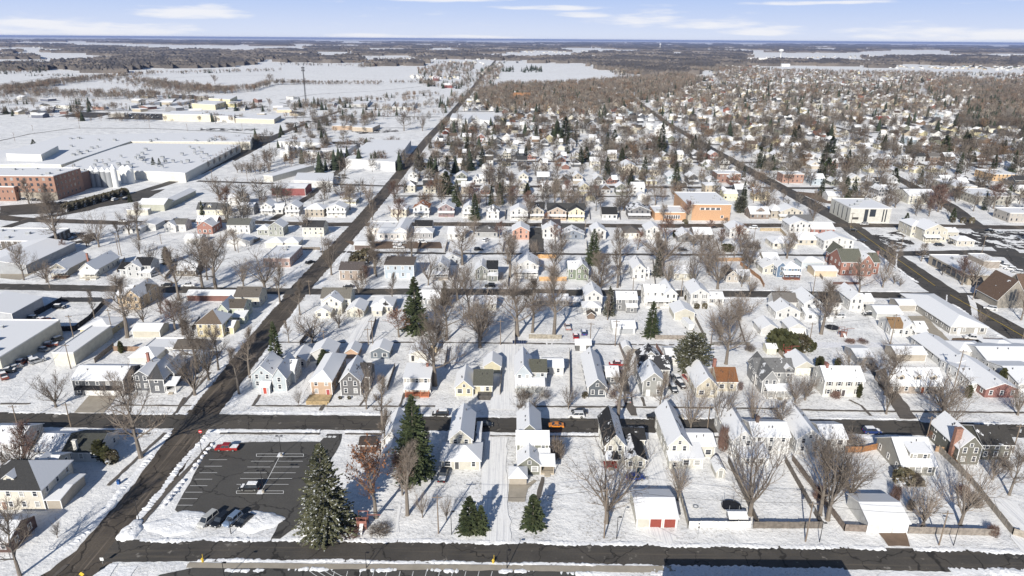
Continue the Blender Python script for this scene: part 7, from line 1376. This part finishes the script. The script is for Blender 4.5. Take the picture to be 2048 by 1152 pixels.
# ================================================================ the town beyond: houses in rows, then trees
rnd = random.Random(2024); nrs = np.random.RandomState(5)
def proto(seed):
    r_ = random.Random(seed); W = r_.uniform(6.5, 9); D = r_.uniform(8, 12); two = r_.random() < .6; h = 5.0 if two else 3.0
    form = ('gabled', 'hip roofed', 'side gabled', 'cross gabled')[seed % 4]
    wings = {'gabled': [(-W/2, W/2, 1.8, 1.8+D, h, 'gy', 2.6)], 'hip roofed': [(-W/2, W/2, 0, D, h, 'h', 2.2)], 'side gabled': [(-W/2, W/2, 0, D*.8, h, 'gx', 2.6)],
             'cross gabled': [(-W/2, 0, 0, D, h, 'gy', 2.4), (0, W/2, 2, 2+D*.7, h, 'gx', 2.4)]}[form]
    if form == 'gabled': wings.append((-W/2, W/2, 0, 1.8, 2.4, 'shed', .6))
    if seed % 3 == 0: wings.append((-W/3, W/3, D, D + 4, 2.7, 'gx', 1.2))
    wm_, rf = MB(), MB()
    for i, (x0, x1, y0, y1, hh_, k, rr) in enumerate(wings):
        wall_geo(wm_, x0, x1, y0, y1, hh_, k, rr)
        sn = (r_.choice((.97, .9, .1, .3, .7)), r_.choice((.95, .8, .4, .2)), .8, .7)
        roof_geo(rf, x0, x1, y0, y1, hh_, k, rr, sn)
        if k != 'shed':
            for z in ([1.0, 3.6] if hh_ > 4 else [1.0]):
                for q in range(2):
                    x = x0 + (x1-x0) * (q + .5) / 2; wm_.box(x - .5, x + .5, y0 - .05, y0, z, z + 1.3, 1)
                for q in range(3):
                    y = y0 + (y1-y0) * (q + .5) / 3
                    for s_, xx in ((-1, x0), (1, x1)): wm_.box(min(xx, xx + s_*.05), max(xx, xx + s_*.05), y - .45, y + .45, z, z + 1.3, 1)
            if k == 'gy': wm_.box((x0+x1)/2 - .4, (x0+x1)/2 + .4, y0 - .05, y0, hh_ + .3, hh_ + 1.2, 1)
    return form, wm_.mesh('house_wall', [MAT['siding'], MAT['glass']]), rf.mesh('house_roof', [MAT['roofing'], MAT['trim']], 'snow'), W, D
PR = [proto(i) for i in range(16)]
gw = MB(); wall_geo(gw, -3, 3, 0, 7, 2.6, 'gy', 1.6); gr = MB(); roof_geo(gr, -3, 3, 0, 7, 2.6, 'gy', 1.6, (.98,) * 4)
GAR = (gw.mesh('garage_wall', [MAT['siding']]), gr.mesh('garage_roof', [MAT['roofing'], MAT['trim']], 'snow'))
COLS = [('white', WHITE, 6), ('cream', CREAM, 4), ('tan', TAN, 3), ('grey', GREY, 2), ('pale yellow', YEL, 2), ('light grey', (.4, .4, .4), 3), ('dark grey', DGREY, 3), ('red brick', BRICK, 2), ('pale blue', LBLUE, 1), ('sage', SAGE, 1), ('brown', (.2, .14, .1), 1)]
CW = [c for c in COLS for _ in range(c[2])]
RP = np.array([(p.x, p.y, w_ / 2 + 3) for c, ws in ROADS for p, w_ in zip(c, ws)])
# roads whose points are far apart need extra samples
RPX = []
for c, ws in ROADS:
    for a_, b_, w_ in zip(c, c[1:], ws):
        n = int((b_ - a_).length / 6) + 1
        for k in range(min(n, 60)): q = a_.lerp(b_, k / n); RPX.append((q.x, q.y, w_ / 2 + 2.5))
RPX = np.array(RPX)
_grid = {}
for x, y, w_ in RPX: _grid.setdefault((int(x // 20), int(y // 20)), []).append((x, y, w_))
def near_road(x, y, m=0.0):
    i, j = int(x // 20), int(y // 20)
    for a_ in (-1, 0, 1):
        for b_ in (-1, 0, 1):
            for (u, v, w_) in _grid.get((i + a_, j + b_), ()):
                if (u - x) ** 2 + (v - y) ** 2 < (w_ + m) ** 2: return True
    return False
_fg = {}
def addfoot(f):
    for i in range(int(f[0] // 40) - 0, int(f[1] // 40) + 1):
        for j in range(int(f[2] // 40), int(f[3] // 40) + 1): _fg.setdefault((i, j), []).append(f)
for f in FOOT: addfoot(f)
def in_foot(x, y, m=1.0):
    for f in _fg.get((int(x // 40), int(y // 40)), ()):
        if f[0] - m < x < f[1] + m and f[2] - m < y < f[3] + m: return True
    return False
def inpoly(px, py, poly):
    c = False; n = len(poly)
    for i in range(n):
        x0, y0 = poly[i]; x1, y1 = poly[i-1]
        if (y0 > py) != (y1 > py) and px < (x1 - x0) * (py - y0) / (y1 - y0 + 1e-9) + x0: c = not c
    return c
def to_px(x, y, z=0):
    zc = y * cp + (CAM_H - z) * sp; u = x / zc * FPX; v = (-(z - CAM_H) * cp - y * sp) / zc * FPX
    return 1024 + u * cr - v * sr, 576 + u * sr + v * cr
FIELDS = [[(985, 178), (1005, 140), (1030, 128), (1100, 126), (1190, 132), (1245, 158), (1130, 172)], [(1265, 158), (1290, 143), (1420, 140), (1430, 158), (1320, 167)], [(1500, 130), (1800, 128), (2048, 140), (2048, 152), (1800, 146), (1560, 142)],
          [(1930, 150), (2048, 160), (2048, 178), (1960, 174)], [(1838, 178), (1925, 180), (1925, 192), (1838, 190)], [(905, 245), (1000, 245), (1000, 225), (920, 225)], [(1825, 440), (2048, 445), (2048, 530), (1900, 520), (1740, 480)], [(1590, 380), (1680, 385), (1680, 412), (1640, 410)]]
FW = [[G(*p) for p in f] for f in FIELDS]
def in_field(x, y): return any(inpoly(x, y, f) for f in FW)
def roadx(y):
    for (a_, b_) in zip(LR, LR[1:]):
        p, q = G(*a_), G(*b_)
        if p[1] <= y <= q[1]: return p[0] + (q[0] - p[0]) * (y - p[1]) / (q[1] - p[1])
    return -80
ORD = ['zeroth', 'first', 'second', 'third', 'fourth', 'fifth', 'sixth', 'seventh', 'eighth', 'ninth', 'tenth', 'eleventh', 'twelfth', 'thirteenth', 'fourteenth', 'fifteenth', 'sixteenth', 'seventeenth', 'eighteenth', 'nineteenth', 'twentieth']
def ordn(n):
    if n <= 20: return ORD[n]
    t = {2: 'twenty', 3: 'thirty', 4: 'forty', 5: 'fifty', 6: 'sixty'}[n // 10]
    return t + '-' + ORD[n % 10] if n % 10 else t[:-1] + 'ieth'
HST = []      # houses too far to be things of their own
n_h = sum(1 for o in bpy.data.objects if o.name.split('.')[0] == 'house' and o.parent is None)
n_g = 0
rows = []
for k in range(10):
    Y = 488 + 108 * k
    rows += [(Y - 25, k + 5, 'near'), (Y + 12, k + 5, 'far')]
for (Y0, st, side) in sorted(rows):
    x = roadx(Y0) + rnd.uniform(14, 20); cnt = 0
    while x < .80 * Y0 + 40:
        p = rnd.choice(PR); cn, cc, _ = rnd.choice(CW); W = p[3]; yy = Y0 + rnd.uniform(-2, 3)
        if not (near_road(x, yy + 4, W/2 - 1) or in_foot(x - W/2, yy) or in_foot(x + W/2, yy + 8) or in_foot(x, yy + 4) or in_field(x, yy)):
            jit = rnd.uniform(.85, 1.15); cc = tuple(min(.82, c * jit) for c in cc); rc = rnd.choice(((.05, .05, .05), (.09, .08, .07), (.14, .13, .12), (.12, .09, .07)))
            addfoot((x - W/2, x + W/2, yy, yy + p[4])); cnt += 1
            if n_h < 298 and Y0 < 900:
                o = obj('house', p[1], color=cc, loc=(x, yy, 0), rz=R(rnd.uniform(-1.5, 1.5))); o['category'] = 'house'; o['group'] = 'houses in the rows beyond fourth street'
                obj('roof', p[2], o, color=rc); n_h += 1
                reg(o, f'{cn} {p[0]} house, {ordn(cnt)} from the long road, {side} side of {ordn(st)} cross street', 'house', 'houses in the rows beyond fourth street')
            else: HST.append((x, yy, PR.index(p), cc, rc))
            gy = yy + (18 if side == 'far' else -16) + rnd.uniform(-2, 2); gx = x + rnd.uniform(-3, 3)
            if rnd.random() < .55 and Y0 < 1000 and not near_road(gx, gy + 3, 2) and not in_foot(gx, gy + 3, 3) and not in_field(gx, gy):
                addfoot((gx - 3, gx + 3, gy, gy + 7))
                if n_g < 120 and Y0 < 720:
                    o = obj('garage', GAR[0], color=cc, loc=(gx, gy, 0)); obj('roof', GAR[1], o, color=rc); n_g += 1
                    reg(o, f'{cn} garage behind the {ordn(cnt)} house of the row, {side} side of {ordn(st)} street', 'garage', 'garages in the yards beyond fourth street')
                else: HST.append((gx, gy, -1, cc, rc))
        x += W + rnd.uniform(3.5, 9)
for i in range(2600):    # the wooded outskirts
    Y = 1480 + (3300 - 1480) * rnd.random() ** 1.0; x = rnd.uniform(roadx(Y) + 30 + (120 if Y < 1700 else 0), .80 * Y)
    if in_field(x, Y): continue
    px_, py_ = to_px(x, Y)
    if px_ < 1320 and rnd.random() < .85 or rnd.random() < .4: continue
    HST.append((x, Y, rnd.randrange(16), rnd.choice(CW)[1], (.1, .1, .1)))
for (pl, n_) in (([(600, 122), (860, 118), (1000, 118), (1180, 110)], 60), ([(960, 105), (1200, 104)], 60), ([(1530, 118), (1800, 112), (2048, 112)], 90), ([(900, 125), (1000, 128), (960, 150)], 30), ([(60, 95), (200, 90), (360, 88)], 40), ([(1780, 135), (2048, 140)], 50), ([(820, 155), (920, 158)], 18), ([(1320, 128), (1440, 128)], 40)):
    for i in range(n_):
        k = rnd.randrange(len(pl) - 1); t = rnd.random(); q = G(pl[k][0] + (pl[k+1][0] - pl[k][0]) * t, pl[k][1] + (pl[k+1][1] - pl[k][1]) * t + rnd.uniform(-2, 2)); HST.append((q[0], q[1], rnd.randrange(16), rnd.choice((WHITE, WHITE, CREAM, TAN)), (.1, .1, .1)))
# one mesh of the farthest houses
V, F, C_ = [], [], []
for (x, y, p, cc, rc) in HST:
    big = 1.0 if y < 2500 else 1.35
    W, D, h, r_ = (7.5 * big, 9 * big, rnd.choice((3, 5)), 2.6) if p >= 0 else (6, 7, 2.6, 1.6)
    b_ = len(V); gy = rnd.random() < .5; e = .4
    a0, a1, c0, c1 = x - W/2, x + W/2, y, y + D
    V += [(a0,c0,0),(a1,c0,0),(a1,c1,0),(a0,c1,0),(a0,c0,h),(a1,c0,h),(a1,c1,h),(a0,c1,h)]
    q = [(0,1,5),(0,5,4),(1,2,6),(1,6,5),(3,0,4),(3,4,7)]; F += [tuple(b_ + k for k in f) for f in q]; C_ += [cc] * 6
    sn1 = SNOW if rnd.random() < .58 else rc; sn2 = SNOW if rnd.random() < .7 else rc
    b_ = len(V)
    if gy:
        xm = (a0 + a1) / 2; V += [(a0-e,c0-e,h-.2),(xm,c0-e,h+r_),(a1+e,c0-e,h-.2),(a0-e,c1+e,h-.2),(xm,c1+e,h+r_),(a1+e,c1+e,h-.2)]
        F += [(b_,b_+1,b_+4),(b_,b_+4,b_+3),(b_+1,b_+2,b_+5),(b_+1,b_+5,b_+4),(b_,b_+2,b_+1)]; C_ += [sn1, sn1, sn2, sn2, cc]
    else:
        ym = (c0 + c1) / 2; V += [(a0-e,c0-e,h-.2),(a1+e,c0-e,h-.2),(a1+e,ym,h+r_),(a0-e,ym,h+r_),(a1+e,c1+e,h-.2),(a0-e,c1+e,h-.2)]
        F += [(b_,b_+1,b_+2),(b_,b_+2,b_+3),(b_+3,b_+2,b_+4),(b_+3,b_+4,b_+5),(b_,b_+3,b_+5),(b_+1,b_+4,b_+2)]; C_ += [sn1, sn1, sn2, sn2, cc, cc]
o = obj('distant_houses', npmesh('distant_houses', np.array(V), np.array(F), [MAT['by_face_plain']], colr=np.array(C_))); stuff(o); o['label'] = 'far houses of the town merging into a mass of snowy roofs'; o['category'] = 'houses'
# ---------------------------------------------------------------- middle-distance trees as things, the rest as one mass
n_t = sum(1 for o in bpy.data.objects if o.name.split('.')[0] == 'bare_tree')
pts = []
for Y0, Y1, area in ((262, 405, 330), (405, 700, 80), (700, 1050, 125), (1050, 1600, 190), (1600, 2700, 380)):
    A = .425 * (Y1**2 - Y0**2) + 90 * (Y1 - Y0)
    for i in range(int(A / area)):
        Y = math.sqrt(rnd.uniform(Y0**2, Y1**2)); x = rnd.uniform(roadx(Y) + 8 if Y > 430 or rnd.random() < .6 else -.8 * Y, .82 * Y + 30)
        if near_road(x, Y) or in_foot(x, Y, .5) or in_field(x, Y): continue
        if Y < 1000:
            s_ = math.sin(x * .021 + 1.3) * math.sin(Y * .017 + .6) + .25 * math.sin(x * .07)
            if rnd.random() > .62 + .4 * s_ + (.12 if x > 200 else 0): continue
        pts.append((x, Y))
pts.sort(key=lambda p: p[1])
far = []; n_c = 0
for (x, Y) in pts:
    con = rnd.random() < .11 and Y > 425
    street = ordn(min(14, max(5, int((Y - 434) // 108) + 5)))
    if Y < 620 and not con and n_t < 297 and (Y < 405 or rnd.random() < .4):
        k = rnd.choice(['round0', 'round1', 'round2', 'round3', 'vase0', 'vase1', 'tall0', 'low0', 'low1', 'red0', 'oak0' if rnd.random() < .3 else 'round1']); t, c, h0 = TREES[k]; H = rnd.uniform(8, 16); s = H / h0
        r = obj('bare_tree', None, loc=(x, Y, 0), rz=rnd.uniform(0, 6)); r.scale = (s * 1.1, s * 1.1, s); obj('trunk', t, r); obj('crown', c, r); n_t += 1
        if Y < 405: reg(r, ('AUTO', 'ordinary bare yard tree'), 'tree'); continue
        nm = 'reddish' if k in ('red0', 'oak0') else 'grey brown'
        reg(r, f'{nm} bare tree among the house rows around {street} cross street', 'tree', f'{nm} bare trees around {street} cross street')
    elif con and n_c < 110 and Y < 1300:
        k = rnd.choice(['spruce0', 'spruce1', 'narrow0', 'small0']); t, c, h0 = CON[k]; H = rnd.uniform(8, 19); s = H / h0
        r = obj('spruce_tree', None, loc=(x, Y, 0), rz=rnd.uniform(0, 6)); r.scale = (s, s, s); obj('trunk', t, r); obj('crown', c, r); n_c += 1
        reg(r, f'dark evergreen among the house rows around {street} cross street', 'tree', f'dark evergreens around {street} cross street')
    else: far.append((x, Y, con, 1.0))
# named hedgerows, copses and woods (survey points, how many, spread)
def scatter_line(pl, n_, sp_, con=0.0, hs=1.0):
    for i in range(n_):
        k = rnd.randrange(len(pl) - 1); t = rnd.random(); u_, v_ = pl[k][0] + (pl[k+1][0] - pl[k][0]) * t, pl[k][1] + (pl[k+1][1] - pl[k][1]) * t
        q = G(u_, v_); far.append((q[0] + rnd.gauss(0, sp_), q[1] + rnd.gauss(0, sp_ * 1.5), rnd.random() < con, hs))
def scatter_poly(pl, n_, con=0.0, hs=1.0):
    P = [G(*p) for p in pl]; xs = [p[0] for p in P]; ys = [p[1] for p in P]; m = 0; g = 0
    while m < n_ and g < n_ * 8:
        g += 1; x, y = rnd.uniform(min(xs), max(xs)), rnd.uniform(min(ys), max(ys))
        if inpoly(x, y, P) and not near_road(x, y): far.append((x, y, rnd.random() < con, hs)); m += 1
scatter_poly([(955, 210), (960, 188), (1010, 172), (1100, 170), (1240, 162), (1360, 150), (1420, 160), (1310, 200), (1240, 226), (1110, 232), (1000, 226)], 3300, .05, 1.0)
scatter_line([(0, 186), (60, 178), (120, 168), (190, 160), (300, 150)], 500, 14); scatter_line([(-20, 192), (120, 192), (250, 196), (330, 196)], 260, 22); scatter_line([(250, 162), (330, 178), (420, 186), (480, 183)], 260, 22)
scatter_line([(300, 165), (360, 178), (420, 186)], 160, 14); scatter_line([(500, 182), (545, 170), (620, 168)], 90, 5); scatter_line([(560, 168), (850, 166)], 150, 3, 0, .6); scatter_line([(600, 170), (760, 170)], 60, 3, 0, .6)
scatter_poly([(0, 150), (95, 145), (95, 132), (0, 130)], 260, .35, .9); scatter_line([(50, 152), (150, 152)], 40, 6, .5, .5); scatter_poly([(840, 155), (905, 160), (940, 148), (955, 128), (900, 128), (835, 140)], 420, .15); scatter_line([(925, 175), (1005, 122)], 160, 16, .4)
scatter_line([(850, 165), (860, 172), (925, 178)], 80, 10, .3); scatter_poly([(1000, 144), (1012, 138), (1028, 138), (1028, 145)], 30, .95); scatter_poly([(1038, 146), (1050, 136), (1083, 136), (1083, 145)], 50, .95); scatter_poly([(715, 136), (745, 122), (762, 136)], 90, .05)
scatter_line([(700, 128), (830, 118)], 90, 10); scatter_line([(1260, 150), (1500, 138)], 300, 20, .1); scatter_poly([(1840, 180), (1900, 160), (2100, 166), (2100, 192), (1900, 198)], 900, .05, 1.1); scatter_poly([(1900, 260), (1960, 190), (2100, 196), (2100, 280)], 900, .22, 1.1)
scatter_line([(960, 292), (940, 330), (905, 350)], 14, 8, .3); scatter_line([(880, 215), (912, 205), (935, 190)], 50, 12, .2); scatter_line([(590, 215), (640, 212)], 14, 6, .3); scatter_line([(160, 215), (175, 207)], 12, 8, .3); scatter_line([(700, 262), (740, 250)], 12, 8)
scatter_line([(600, 270), (690, 250), (760, 240)], 20, 8); scatter_line([(535, 340), (600, 312), (690, 300)], 26, 10); scatter_line([(640, 335), (720, 330), (790, 335)], 30, 8, .3); scatter_line([(860, 395), (905, 330), (935, 290)], 12, 5); scatter_line([(650, 400), (730, 400)], 12, 8); scatter_line([(500, 440), (560, 400)], 14, 10)
for (a0, b0, a1, b1, n_, sp_) in ((0, 228, 60, 226, 20, 6), (120, 240, 320, 244, 24, 5), (400, 240, 470, 246, 16, 5), (590, 222, 700, 216, 40, 8), (740, 222, 860, 215, 36, 8), (620, 252, 700, 246, 22, 8), (560, 290, 700, 272, 30, 12), (700, 300, 800, 290, 16, 10), (330, 200, 420, 205, 40, 8), (0, 212, 60, 208, 24, 8), (840, 250, 900, 215, 16, 8), (780, 196, 880, 190, 26, 6), (60, 232, 320, 214, 60, 14), (350, 214, 560, 222, 50, 12), (600, 236, 860, 228, 60, 12), (640, 210, 860, 200, 60, 12), (450, 300, 600, 262, 30, 10), (0, 128, 90, 122, 80, 20), (330, 148, 560, 142, 110, 14), (560, 130, 700, 132, 60, 10), (700, 112, 900, 128, 90, 16), (620, 300, 600, 330, 24, 10)):
    scatter_line([(a0, b0), (a1, b1)], n_, sp_, .12, .8)
print('far trees', len(far), 'bare', n_t, 'houses', n_h, 'stuff houses', len(HST))
def lowtree(n_sl, con, w_, seed):
    r_ = np.random.RandomState(seed); V, F, S = [], [], []
    def tri(a_, b_, c_, sh):
        k = len(V); V.extend([a_, b_, c_]); F.append((k, k+1, k+2)); S.append(sh)
    if con:
        nl = max(7, n_sl // 6)
        for i in range(nl):
            f = i / nl; z = .06 + .92 * f; rr = .24 * (1 - f) + .02
            for j in range(6):
                a_ = j * 1.047 + i * .6 + r_.uniform(-.25, .25); q = rr * r_.uniform(.75, 1.15); d = .55 * rr + .02
                tri((0, 0, z + .09), (q*math.cos(a_-.5), q*math.sin(a_-.5), z - d*.4), (q*math.cos(a_+.5), q*math.sin(a_+.5), z - d*.4), r_.uniform(.7, 1.2))
    else:
        tri((-.018, 0, 0), (.018, 0, 0), (0, 0, .6), .8); tri((0, -.018, 0), (0, .018, 0), (0, 0, .6), .8)
        for i in range(n_sl):
            az = r_.uniform(0, 6.283); el = r_.uniform(-.1, 1.4); rr = r_.uniform(.1, .30) ; z0 = r_.uniform(.25, .75)
            d = np.array([math.cos(az)*math.cos(el), math.sin(az)*math.cos(el), math.sin(el) + .1]); o_ = np.array([math.cos(az)*rr*.5, math.sin(az)*rr*.5, z0]) ; ln = r_.uniform(.14, .34)
            e = o_ + d * ln
            if e[2] > 1.0: e = o_ + d * ln * .55
            s_ = np.cross(d, r_.normal(size=3)); s_ /= np.linalg.norm(s_); sh = r_.uniform(.65, 1.3)
            tri(tuple(o_ + s_*w_), tuple(o_ - s_*w_), tuple(e), sh)
    return np.array(V, float), np.array(F), np.array(S)
LOD = {('b', 0): [lowtree(150, False, .009, i) for i in range(3)], ('b', 1): [lowtree(60, False, .017, i) for i in range(3)], ('b', 2): [lowtree(26, False, .032, i) for i in range(3)],
       ('c', 0): [lowtree(130, True, 0, i) for i in range(2)], ('c', 1): [lowtree(60, True, 0, i) for i in range(2)], ('c', 2): [lowtree(42, True, 0, i) for i in range(2)]}
BC = np.array([(.128, .110, .092), (.112, .098, .084), (.150, .130, .110), (.135, .105, .086), (.10, .089, .078), (.185, .163, .14), (.145, .10, .068), (.12, .109, .098)])
AV_, AF_, AC_ = [], [], []; base = 0
for (x, y, con, hs) in far:
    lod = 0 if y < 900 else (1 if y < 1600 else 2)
    v, f, s = LOD[('c' if con else 'b', lod)][rnd.randrange(2 if con else 3)]
    H = rnd.uniform(8, 17) * hs; a_ = rnd.uniform(0, 6.28); c_, s_ = math.cos(a_), math.sin(a_); wd = H * rnd.uniform(.9, 1.35)
    vv = np.empty_like(v); vv[:, 0] = (v[:, 0]*c_ - v[:, 1]*s_) * wd + x; vv[:, 1] = (v[:, 0]*s_ + v[:, 1]*c_) * wd + y; vv[:, 2] = v[:, 2] * H
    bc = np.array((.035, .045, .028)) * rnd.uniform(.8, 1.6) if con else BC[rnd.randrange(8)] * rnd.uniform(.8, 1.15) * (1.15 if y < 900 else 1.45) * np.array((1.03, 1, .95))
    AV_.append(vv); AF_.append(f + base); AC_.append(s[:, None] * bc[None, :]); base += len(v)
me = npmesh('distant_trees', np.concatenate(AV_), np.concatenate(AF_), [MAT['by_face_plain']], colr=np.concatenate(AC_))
o = obj('distant_trees', me); stuff(o); o['label'] = 'brown haze of bare trees over the far part of town'; o['category'] = 'trees'
# ---------------------------------------------------------------- far woods as canopies of their real height
WOODS = [[(-150, 76), (2200, 92), (2200, 103), (1900, 99), (1700, 103), (1500, 99), (1300, 101), (1180, 96), (1060, 95), (900, 93), (700, 92), (560, 92), (380, 90), (150, 84), (-150, 84)],
         [(-150, 98), (45, 100), (40, 107), (-150, 106)], [(100, 90), (200, 92), (350, 97), (530, 104), (520, 113), (330, 112), (240, 114), (95, 104)], [(240, 116), (380, 110), (535, 110), (535, 122), (480, 133), (340, 137), (250, 132)], [(100, 124), (240, 118), (300, 138), (180, 144), (95, 136)],
         [(555, 116), (700, 111), (722, 116), (715, 125), (560, 126)], [(500, 99), (635, 98), (632, 107), (505, 107)], [(700, 95), (860, 93), (850, 105), (760, 108), (700, 106)], [(820, 112), (900, 108), (1000, 112), (990, 121), (860, 119)], [(990, 115), (1200, 112), (1350, 118), (1340, 126), (1170, 122), (1000, 121)],
         [(910, 94), (1120, 96), (1130, 103), (1000, 104), (910, 99)], [(1160, 104), (1350, 101), (1350, 114), (1160, 110)], [(1348, 100), (1500, 104), (1505, 126), (1440, 140), (1348, 140), (1290, 134), (1340, 122)], [(1520, 119), (1650, 121), (1800, 126), (1790, 136), (1640, 132), (1500, 132)], [(1720, 113), (1900, 111), (2200, 114), (2200, 134), (1960, 133), (1800, 128)],
         [(-150, 109), (70, 111), (70, 118), (-150, 119)], [(525, 107), (645, 110), (645, 117), (530, 118)], [(700, 105), (1000, 100), (1000, 107), (720, 111)], [(-150, 87), (150, 88), (140, 94), (-150, 95)], [(735, 124), (850, 121), (850, 131), (750, 133)], [(1040, 118), (1180, 116), (1200, 127), (1060, 126)], [(-150, 128), (100, 128), (90, 141), (-150, 142)], [(600, 88), (900, 89), (900, 96), (600, 97)], [(200, 118), (250, 114), (250, 150), (150, 148)],
         [(620, 98), (700, 97), (700, 103), (620, 103)], [(1180, 126), (1290, 128), (1400, 148), (1290, 152), (1190, 136)], [(1540, 96), (1720, 98), (1700, 106), (1540, 104)], [(1880, 100), (2200, 103), (2200, 110), (1900, 107)]]
GX = np.arange(-150, 2200, 2.6); GY = np.concatenate([np.arange(77.2, 84, .45), np.arange(84, 100, .6), np.arange(100, 153, .9)])
def hsh(i, j, s=0): 
    v = np.sin(i * 12.9898 + j * 78.233 + s) * 43758.5453; return v - np.floor(v)
def vn(x, y, s):   # smooth noise
    i, j = np.floor(x), np.floor(y); fx, fy = x - i, y - j; fx, fy = fx*fx*(3-2*fx), fy*fy*(3-2*fy)
    return (hsh(i, j, s)*(1-fx) + hsh(i+1, j, s)*fx)*(1-fy) + (hsh(i, j+1, s)*(1-fx) + hsh(i+1, j+1, s)*fx)*fy
XX, YY = np.meshgrid(GX, GY); roll_ = (XX - 1024) * math.tan(R(ROLL)) 
PYY = YY + roll_ + .0
ux = (XX - 1024) * cr + (PYY - 576) * sr; vy = -(XX - 1024) * sr + (PYY - 576) * cr
tt = CAM_H / np.maximum(sp + vy / FPX * cp, .0016); WXg = ux / FPX * tt; WYg = tt * (cp - sp * vy / FPX)
n1 = vn(XX * .03, YY * .5, 3) * 8 - 4; n2 = vn(XX * .012, YY * .35, 9) * 5 - 2.5
ins = np.zeros(XX.shape, bool)
for poly in WOODS:
    c = np.zeros(XX.shape, bool); n = len(poly); qx = XX + n1 * 5; qy = PYY + n2 * .35
    for i in range(n):
        x0, y0 = poly[i]; x1, y1 = poly[i-1]
        m = (y0 > qy) != (y1 > qy); c ^= m & (qx < (x1 - x0) * (qy - y0) / (y1 - y0 + 1e-9) + x0)
    ins |= c
gap = ((vn(XX * .02, YY * .9, 21) > .70) & (YY > 82) & (YY < 150)) | (vn(XX * .06, YY * .8, 33) > .86); ins &= ~gap
HZ = (8 + 9 * hsh(np.round(XX), np.round(YY * 10), 4)) * (.8 + .4 * vn(XX * .05, YY * .4, 5))
HZ = HZ + np.clip((84.5 - YY) * 6, 0, 34)       # the last ridge rises a little
V, F = [], []
idx = np.full(XX.shape, -1, int); idb = np.full(XX.shape, -1, int)
nR, nC = XX.shape
need = np.zeros(XX.shape, bool); cell = ins[:-1, :-1]
for a_ in (0, 1):
    for b_ in (0, 1): need[a_:nR-1+a_, b_:nC-1+b_] |= cell
k = need.sum(); idx[need] = np.arange(k); idb[need] = np.arange(k) + k
top = np.stack([WXg[need], WYg[need], HZ[need]], 1); bot = np.stack([WXg[need], WYg[need], np.zeros(k)], 1)
Q = []
for i in range(nR - 1):
    for j in range(nC - 1):
        if not cell[i, j]: continue
        a_, b_, c_, d_ = idx[i, j], idx[i, j+1], idx[i+1, j+1], idx[i+1, j]
        Q.append((a_, d_, c_, b_))
        if i + 1 >= nR - 1 or not cell[i+1, j]: Q.append((idx[i+1, j], idb[i+1, j], idb[i+1, j+1], idx[i+1, j+1]))
        if j + 1 >= nC - 1 or not cell[i, j+1]: Q.append((b_, c_, idb[i+1, j+1], idb[i, j+1]))
        if j == 0 or not cell[i, j-1]: Q.append((a_, idb[i, j], idb[i+1, j], d_))
o = obj('woodland', npmesh('woodland', np.concatenate([top, bot]), np.array(Q), [MAT['woodland']])); stuff(o); o['label'] = 'bare winter woods spreading over the plain to the horizon'; o['category'] = 'woodland'
# ================================================================ haze
HZ_D = 3.4e-5
mb = MB(); mb.box(-91000, 91000, -600, 91000, -1, 108); m = bpy.data.materials.new('haze'); m.use_nodes = True; nt = m.node_tree; nt.nodes.clear()
ou = N(nt, 'ShaderNodeOutputMaterial'); pv = N(nt, 'ShaderNodeVolumePrincipled'); pv.inputs['Density'].default_value = HZ_D; pv.inputs['Color'].default_value = (.38, .49, .85, 1); pv.inputs['Anisotropy'].default_value = 0.0
L(nt, pv.outputs[0], ou.inputs['Volume']); o = obj('haze', mb.mesh('haze', [m])); stuff(o)
# ================================================================ labels
ANCH = [(r['short'], r['x'], r['y']) for r in REG if r['short'] and r['big']]
CUT = (' with ', ' beside ', ' behind ', ' under ', ' next ', ' on ', ' by ', ' at ', ' of ', ' below ', ' between ', ' above ', ' near ', ' in ')
def head(s):
    for n in (1, 2):
        for c in CUT:
            if c in s:
                h_ = s.split(c)[0]
                if len(h_.split()) > 2 and sum(1 for a_ in ANCH if a_[0].startswith(h_)) == 1: return h_
    return s
HEADS = {s: head(s) for s, _, _ in ANCH}
for r in REG:
    if isinstance(r['label'], tuple):
        x, y = r['x'], r['y']; s, ax, ay = min(ANCH, key=lambda a_: (a_[1] - x) ** 2 + ((a_[2] + 4 - y) * .9) ** 2)
        dx, dy = x - ax, y - ay - 4
        rel = ('right of' if dx > 0 else 'left of') if abs(dx) > abs(dy) else ('behind' if dy > 0 else 'in front of')
        hh_ = HEADS[s]
        lb = f"{r['label'][1]} {rel} the {hh_}"
        ws = lb.split()
        r['label'] = ' '.join(ws[:13]) if len(ws) > 13 else lb
        while r['label'].split()[-1] in ('with', 'the', 'a', 'and', 'of', 'by', 'beside', 'behind', 'its', 'on', 'in', 'at', 'to'): r['label'] = ' '.join(r['label'].split()[:-1])
    else:
        lb = r['label']
        ws = lb.split()
        if len(ws) > 16: r['label'] = ' '.join(ws[:16])
        elif len(ws) < 4: r['label'] = lb + ' in the snow'
groups = {}
for r in REG: groups.setdefault(r['label'], []).append(r)
for lb, rs in groups.items():
    if len(rs) > 1 and not rs[0]['o'].get('group'):
        rs.sort(key=lambda r: r['x'] / max(r['y'], 1)); n = len(rs)
        for i, r in enumerate(rs):
            if n == 2: t = ('left one', 'right one')[i]
            else: t = 'leftmost one' if i == 0 else 'rightmost one' if i == n - 1 else f'{ordn(i + 1)} from left'
            r['label'] = f"{lb}, {t}"
for r in REG: r['o']['label'] = r['label']
